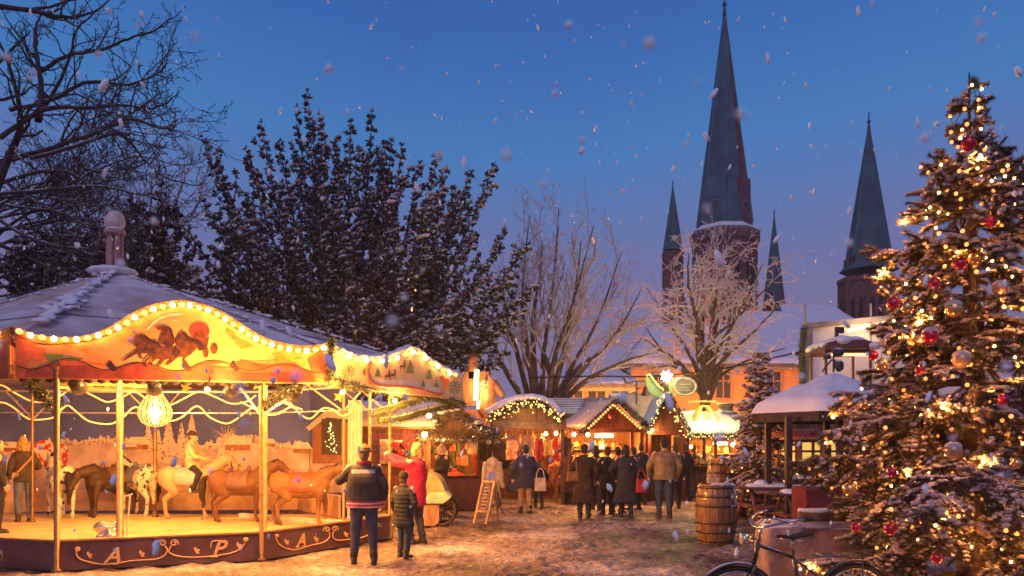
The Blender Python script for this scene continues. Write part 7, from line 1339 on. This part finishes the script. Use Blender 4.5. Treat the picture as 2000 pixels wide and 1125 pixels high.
def wheel(c):
    m = MB(); m.tube([c+V((RW*math.cos(a),0,RW*math.sin(a))) for a in np.linspace(0,2*PI,49)[:-1]], .021, 8, closed=True); wh = m.build('wheel', rubber, bk, True); m = MB(); m.tube([c+V(((RW-.03)*math.cos(a),0,(RW-.03)*math.sin(a))) for a in np.linspace(0,2*PI,49)[:-1]], .011, 6, closed=True); m.build('rim', chrome, wh, True); m = MB()
    for k in range(32): a = k*PI/16; m.tube([c+V((0,.02*(-1)**k,0)), c+V(((RW-.03)*math.cos(a),0,(RW-.03)*math.sin(a)))], .0016, 3)
    m.build('spokes', chrome, wh); m = MB(); m.tube([c+V((0,-.05,0)),c+V((0,.05,0))], .02, 8); m.build('hub', chrome, wh, True)
wheel(fh); wheel(rh)
ht, hb = V((.20,0,.93)), V((.15,0,.70)); bb = V((.60,0,.28)); st_ = V((.50,0,.82))
m = MB()
for a,b_,w_ in ((ht,hb,.02),(hb,bb,.019),(ht+V((-.01,0,-.05)),st_+V((.02,0,-.06)),.016),(bb,st_,.017),(bb,rh,.011),(st_+V((.01,0,-.06)),rh,.010)): m.tube([a,b_], w_, 9)
m.build('frame', blk, bk, True); m = MB()
for s in (-1,1): m.tube([hb+V((0,.035*s,0)), fh+V((0,.045*s,0))], .013, 7)
m.tube([hb+V((0,-.04,0)),hb+V((0,.04,0))], .016, 7); m.build('fork', blk, bk, True)
for c in (fh,rh): m = MB(); rg = [[c+V(((RW+.045+dz)*math.cos(a),dy,(RW+.045+dz)*math.sin(a))) for dy,dz in ((-.035,-.012),(0,.008),(.035,-.012),(0,-.004))] for a in np.linspace(.25,2.9 if c is rh else 2.75,18)]; m.loft(rg); m.build('mudguard', blk, bk, True)
m = MB(); stt = V((.21,0,1.0)); m.tube([ht,stt+V((.0,0,.04))], .014, 8); hbp = spline([V((.52,-.30,1.13)),V((.34,-.29,1.12)),V((.20,-.16,1.06)),V((.17,0,1.03)),V((.20,.16,1.06)),V((.34,.29,1.12)),V((.52,.30,1.13))],5); m.tube(hbp, .0115, 8); m.build('handlebar', chrome, bk, True)
for s in (-1,1): m = MB(); m.tube([V((.42,.297*s,1.127)),V((.56,.302*s,1.132))], [.017,.019], 9); m.build('grip', rubber, bk, True); m = MB(); m.tube(spline([V((.36,.30*s,1.11)),V((.30,.33*s,1.08)),V((.42,.34*s,1.07))],4), .006, 5); m.build('brake_lever', chrome, bk, True)
m = MB(); m.tube([V((.17,0,.93)),V((.10,0,.93))],[.01,.01],6); m.tube([V((.04,0,.93)),V((.06,0,.93)),V((.10,0,.93)),V((.14,0,.93))], [.05,.052,.045,.015], 12); hl = m.build('headlight', chrome, bk, True); m = MB(); m.sph(V((.042,0,.93)), .046, 12, 8, 0, (.3,1,1)); m.build('lens', mat('lens',(.7,.55,.3),.1,.1,4,0,spec=.8), hl, True); m = MB(); m.sph(V((.22,-.10,1.09)), .028, 10, 8, 0, (1,1,.7)); m.build('bell', chrome, bk, True)
m = MB(); sd_ = V((.50,0,.95)); rings = [];
for x_,w_,z_,h_ in ((-.15,.012,.0,.02),(-.12,.022,.0,.03),(-.02,.035,-.008,.04),(.06,.065,.004,.05),(.12,.088,.022,.055),(.155,.075,.03,.045)): rings.append([sd_+V((x_,w_*math.cos(a),z_+h_*.5*math.sin(a))) for a in np.linspace(0,2*PI,13)[:-1]])
m.loft(rings); sdl = m.build('saddle', rubber, bk, True); m = MB(); m.tube([st_,sd_+V((0,0,-.02))], .013, 8); m.build('seat_post', chrome, bk, True); m = MB()
for dy in (-.03,.03): m.tube(spline([sd_+V((-.1,dy*.4,-.02)),sd_+V((0,dy,-.045)),sd_+V((.12,dy*1.5,-.01))],4), .005, 5)
m.build('saddle_rail', chrome, sdl)
m = MB(); 
for dy in (-.06,0,.06): m.tube([V((.72,dy,.78)),V((1.2,dy,.78))], .007, 6)
for x_ in (.74,.9,1.06,1.19): m.tube([V((x_,-.07,.78)),V((x_,.07,.78))], .007, 6)
for s in (-1,1): m.tube([V((1.1,.06*s,.78)), rh+V((.02,.07*s,0))], .006, 5)
m.build('luggage_rack', blk, bk, True); m = MB(); m.lathe([(.0,0)], (0,0,0), 8, cap=False) if False else None; m.tube([bb+V((.085*math.cos(a),-.04,.085*math.sin(a))) for a in np.linspace(0,2*PI,25)[:-1]], .006, 5, closed=True); m.tube([bb+V((0,-.05,0)),bb+V((.10,-.07,-.13))], .009, 6); m.tube([bb+V((0,.05,0)),bb+V((-.10,.07,.13))], .009, 6); m.box(bb+V((.10,-.11,-.13)), (.09,.09,.02)); m.box(bb+V((-.10,.11,.13)), (.09,.09,.02)); m.build('crank', chrome, bk)
m = MB(); m.tube([bb+V((0,-.04,.088)),rh+V((0,-.04,.04))], .005, 4); m.tube([bb+V((0,-.04,-.088)),rh+V((0,-.04,-.04))], .005, 4); m.build('chain', chrome, bk); m = MB(); m.tube(spline([V((.30,-.3,1.1)),V((.16,-.2,1.13)),V((.13,-.05,1.0)),V((.14,-.03,.75))],5), .004, 4); m.build('brake_cable', rubber, bk)
bk.location = (X(1436,6.45), 6.45, -.035); bk.rotation_euler = (.035,0,.14)
# ------------------------------------------------------------------ falling snow
fl = bpy.data.materials.new('snowflake'); fl.use_nodes = True; fb_ = fl.node_tree.nodes['Principled BSDF']; fb_.inputs['Base Color'].default_value = (.97,.97,.98,1); fb_.inputs['Roughness'].default_value = .8; fb_.inputs['Transmission Weight'].default_value = .0
m = MB(); rr = np.random.RandomState(31)
for _ in range(760):
    Yq = 2.0+18*rr.rand()**1.3; q = P(rr.uniform(-150,2150),rr.uniform(-80,1080),Yq); s = .0054*rr.uniform(.45,1.0)**1.0*rr.choice([1,1,1,1.8])*(1+Yq/9)
    a0 = len(m.v); m.sph((0,0,0), s, 7, 5, 0, (1,1,rr.uniform(1.0,2.9))); M_ = Matrix.Rotation(rr.normal()*.35,3,'Y'); m.v[a0:] = [tuple(q+M_@V(v)*(1+.15*rr.normal())) for v in m.v[a0:]]
for _ in range(60):
    Yq = rr.uniform(.45,1.3); q = P(rr.uniform(0,2000),rr.uniform(0,950),Yq); m.sph(q, rr.uniform(.0015,.0044), 8, 6)
o = m.build('falling_snow', fl, None, True, at=(0,0,0)); tag(o, 'loose snowflakes drifting down through the evening air', 'snow', kind='stuff')
# ------------------------------------------------------------------ sky, sun, camera
sc = bpy.context.scene
HAZE = .0009
w = bpy.data.worlds.new('World'); sc.world = w; w.use_nodes = True
nt = w.node_tree; N = nt.nodes; L = nt.links; bg = N['Background']; out = N['World Output']
sky = N.new('ShaderNodeTexSky'); sky.sky_type = 'NISHITA'; sky.sun_disc = False; sky.sun_elevation = math.radians(1); sky.sun_rotation = math.radians(200)
b2 = N.new('ShaderNodeBackground'); b2.inputs['Strength'].default_value = .02; L.new(sky.outputs[0], b2.inputs['Color'])
tc = N.new('ShaderNodeTexCoord'); sp = N.new('ShaderNodeSeparateXYZ'); L.new(tc.outputs['Generated'], sp.inputs[0])
nz = N.new('ShaderNodeTexNoise'); nz.inputs['Scale'].default_value = 1.6; nz.inputs['Detail'].default_value = 4; L.new(tc.outputs['Generated'], nz.inputs['Vector'])
ma = N.new('ShaderNodeMath'); ma.operation = 'MULTIPLY_ADD'; ma.inputs[1].default_value = .16; L.new(nz.outputs['Fac'], ma.inputs[0]); L.new(sp.outputs['Z'], ma.inputs[2])
# the dusk band is lower towards the middle of the square
x2 = N.new('ShaderNodeMath'); x2.operation = 'MULTIPLY'; L.new(sp.outputs['X'], x2.inputs[0]); L.new(sp.outputs['X'], x2.inputs[1])
m2 = N.new('ShaderNodeMath'); m2.operation = 'MULTIPLY_ADD'; m2.inputs[1].default_value = -.10; L.new(x2.outputs[0], m2.inputs[0]); L.new(ma.outputs[0], m2.inputs[2])
rp = N.new('ShaderNodeValToRGB'); cr = rp.color_ramp; L.new(m2.outputs[0], rp.inputs['Fac'])
stops = [(.0,(.22,.165,.31)),(.20,(.19,.16,.34)),(.28,(.16,.16,.37)),(.35,(.115,.175,.43)),(.455,(.042,.195,.52)),(.58,(.022,.125,.44)),(.75,(.015,.075,.3)),(1,(.012,.05,.2))]
cr.elements[0].position = 0; cr.elements[0].color = (*stops[0][1],1); cr.elements[1].position = 1; cr.elements[1].color = (*stops[-1][1],1)
for p_, c_ in stops[1:-1]: e = cr.elements.new(p_); e.color = (*c_,1)
L.new(rp.outputs[0], bg.inputs['Color']); bg.inputs['Strength'].default_value = 1.0
ad = N.new('ShaderNodeAddShader'); L.new(bg.outputs[0], ad.inputs[0]); L.new(b2.outputs[0], ad.inputs[1]); L.new(ad.outputs[0], out.inputs['Surface'])
sl = bpy.data.lights.new('sun','SUN'); sl.energy = .68; sl.angle = math.radians(50); sl.color = (1,.74,.92); so = bpy.data.objects.new('sun', sl); C.objects.link(so); so.rotation_euler = (math.radians(48),0,math.radians(-18))
cam = bpy.data.cameras.new('camera'); co = bpy.data.objects.new('camera', cam); C.objects.link(co); co.location = (0,0,CAM_H); co.rotation_euler = (PI/2,0,0)
cam.sensor_width = 36; cam.lens = FOC/2000*36; cam.shift_y = (HOR-562.5)/2000; cam.clip_start = .05; cam.clip_end = 3000
cam.dof.use_dof = True; cam.dof.focus_distance = 12; cam.dof.aperture_fstop = 4.
sc.camera = co
# ------------------------------------------------------------------ snowy evening air
hz = bpy.data.materials.new('haze_air'); hz.use_nodes = True; hn = hz.node_tree; hn.nodes.clear(); ho = hn.nodes.new('ShaderNodeOutputMaterial'); hv = hn.nodes.new('ShaderNodeVolumePrincipled'); hv.inputs['Color'].default_value = (.90,.86,.92,1); hv.inputs['Density'].default_value = HAZE; hv.inputs['Anisotropy'].default_value = .5
hn.links.new(hv.outputs[0], ho.inputs['Volume'])
m = MB(); m.box(V((0,90,39)), (500,340,80)); o = m.build('haze', hz); o['kind'] = 'stuff'; o['label'] = 'thin snowy evening haze filling the square'; o['category'] = 'haze'
sc.cycles.volume_bounces = 0; sc.cycles.volume_step_rate = 10
sc.view_settings.view_transform = 'Standard'; sc.view_settings.look = 'None'; sc.view_settings.exposure = 0; sc.view_settings.gamma = 1
sc.cycles.use_denoising = True; sc.cycles.max_bounces = 6; sc.cycles.diffuse_bounces = 3; sc.cycles.sample_clamp_indirect = 6
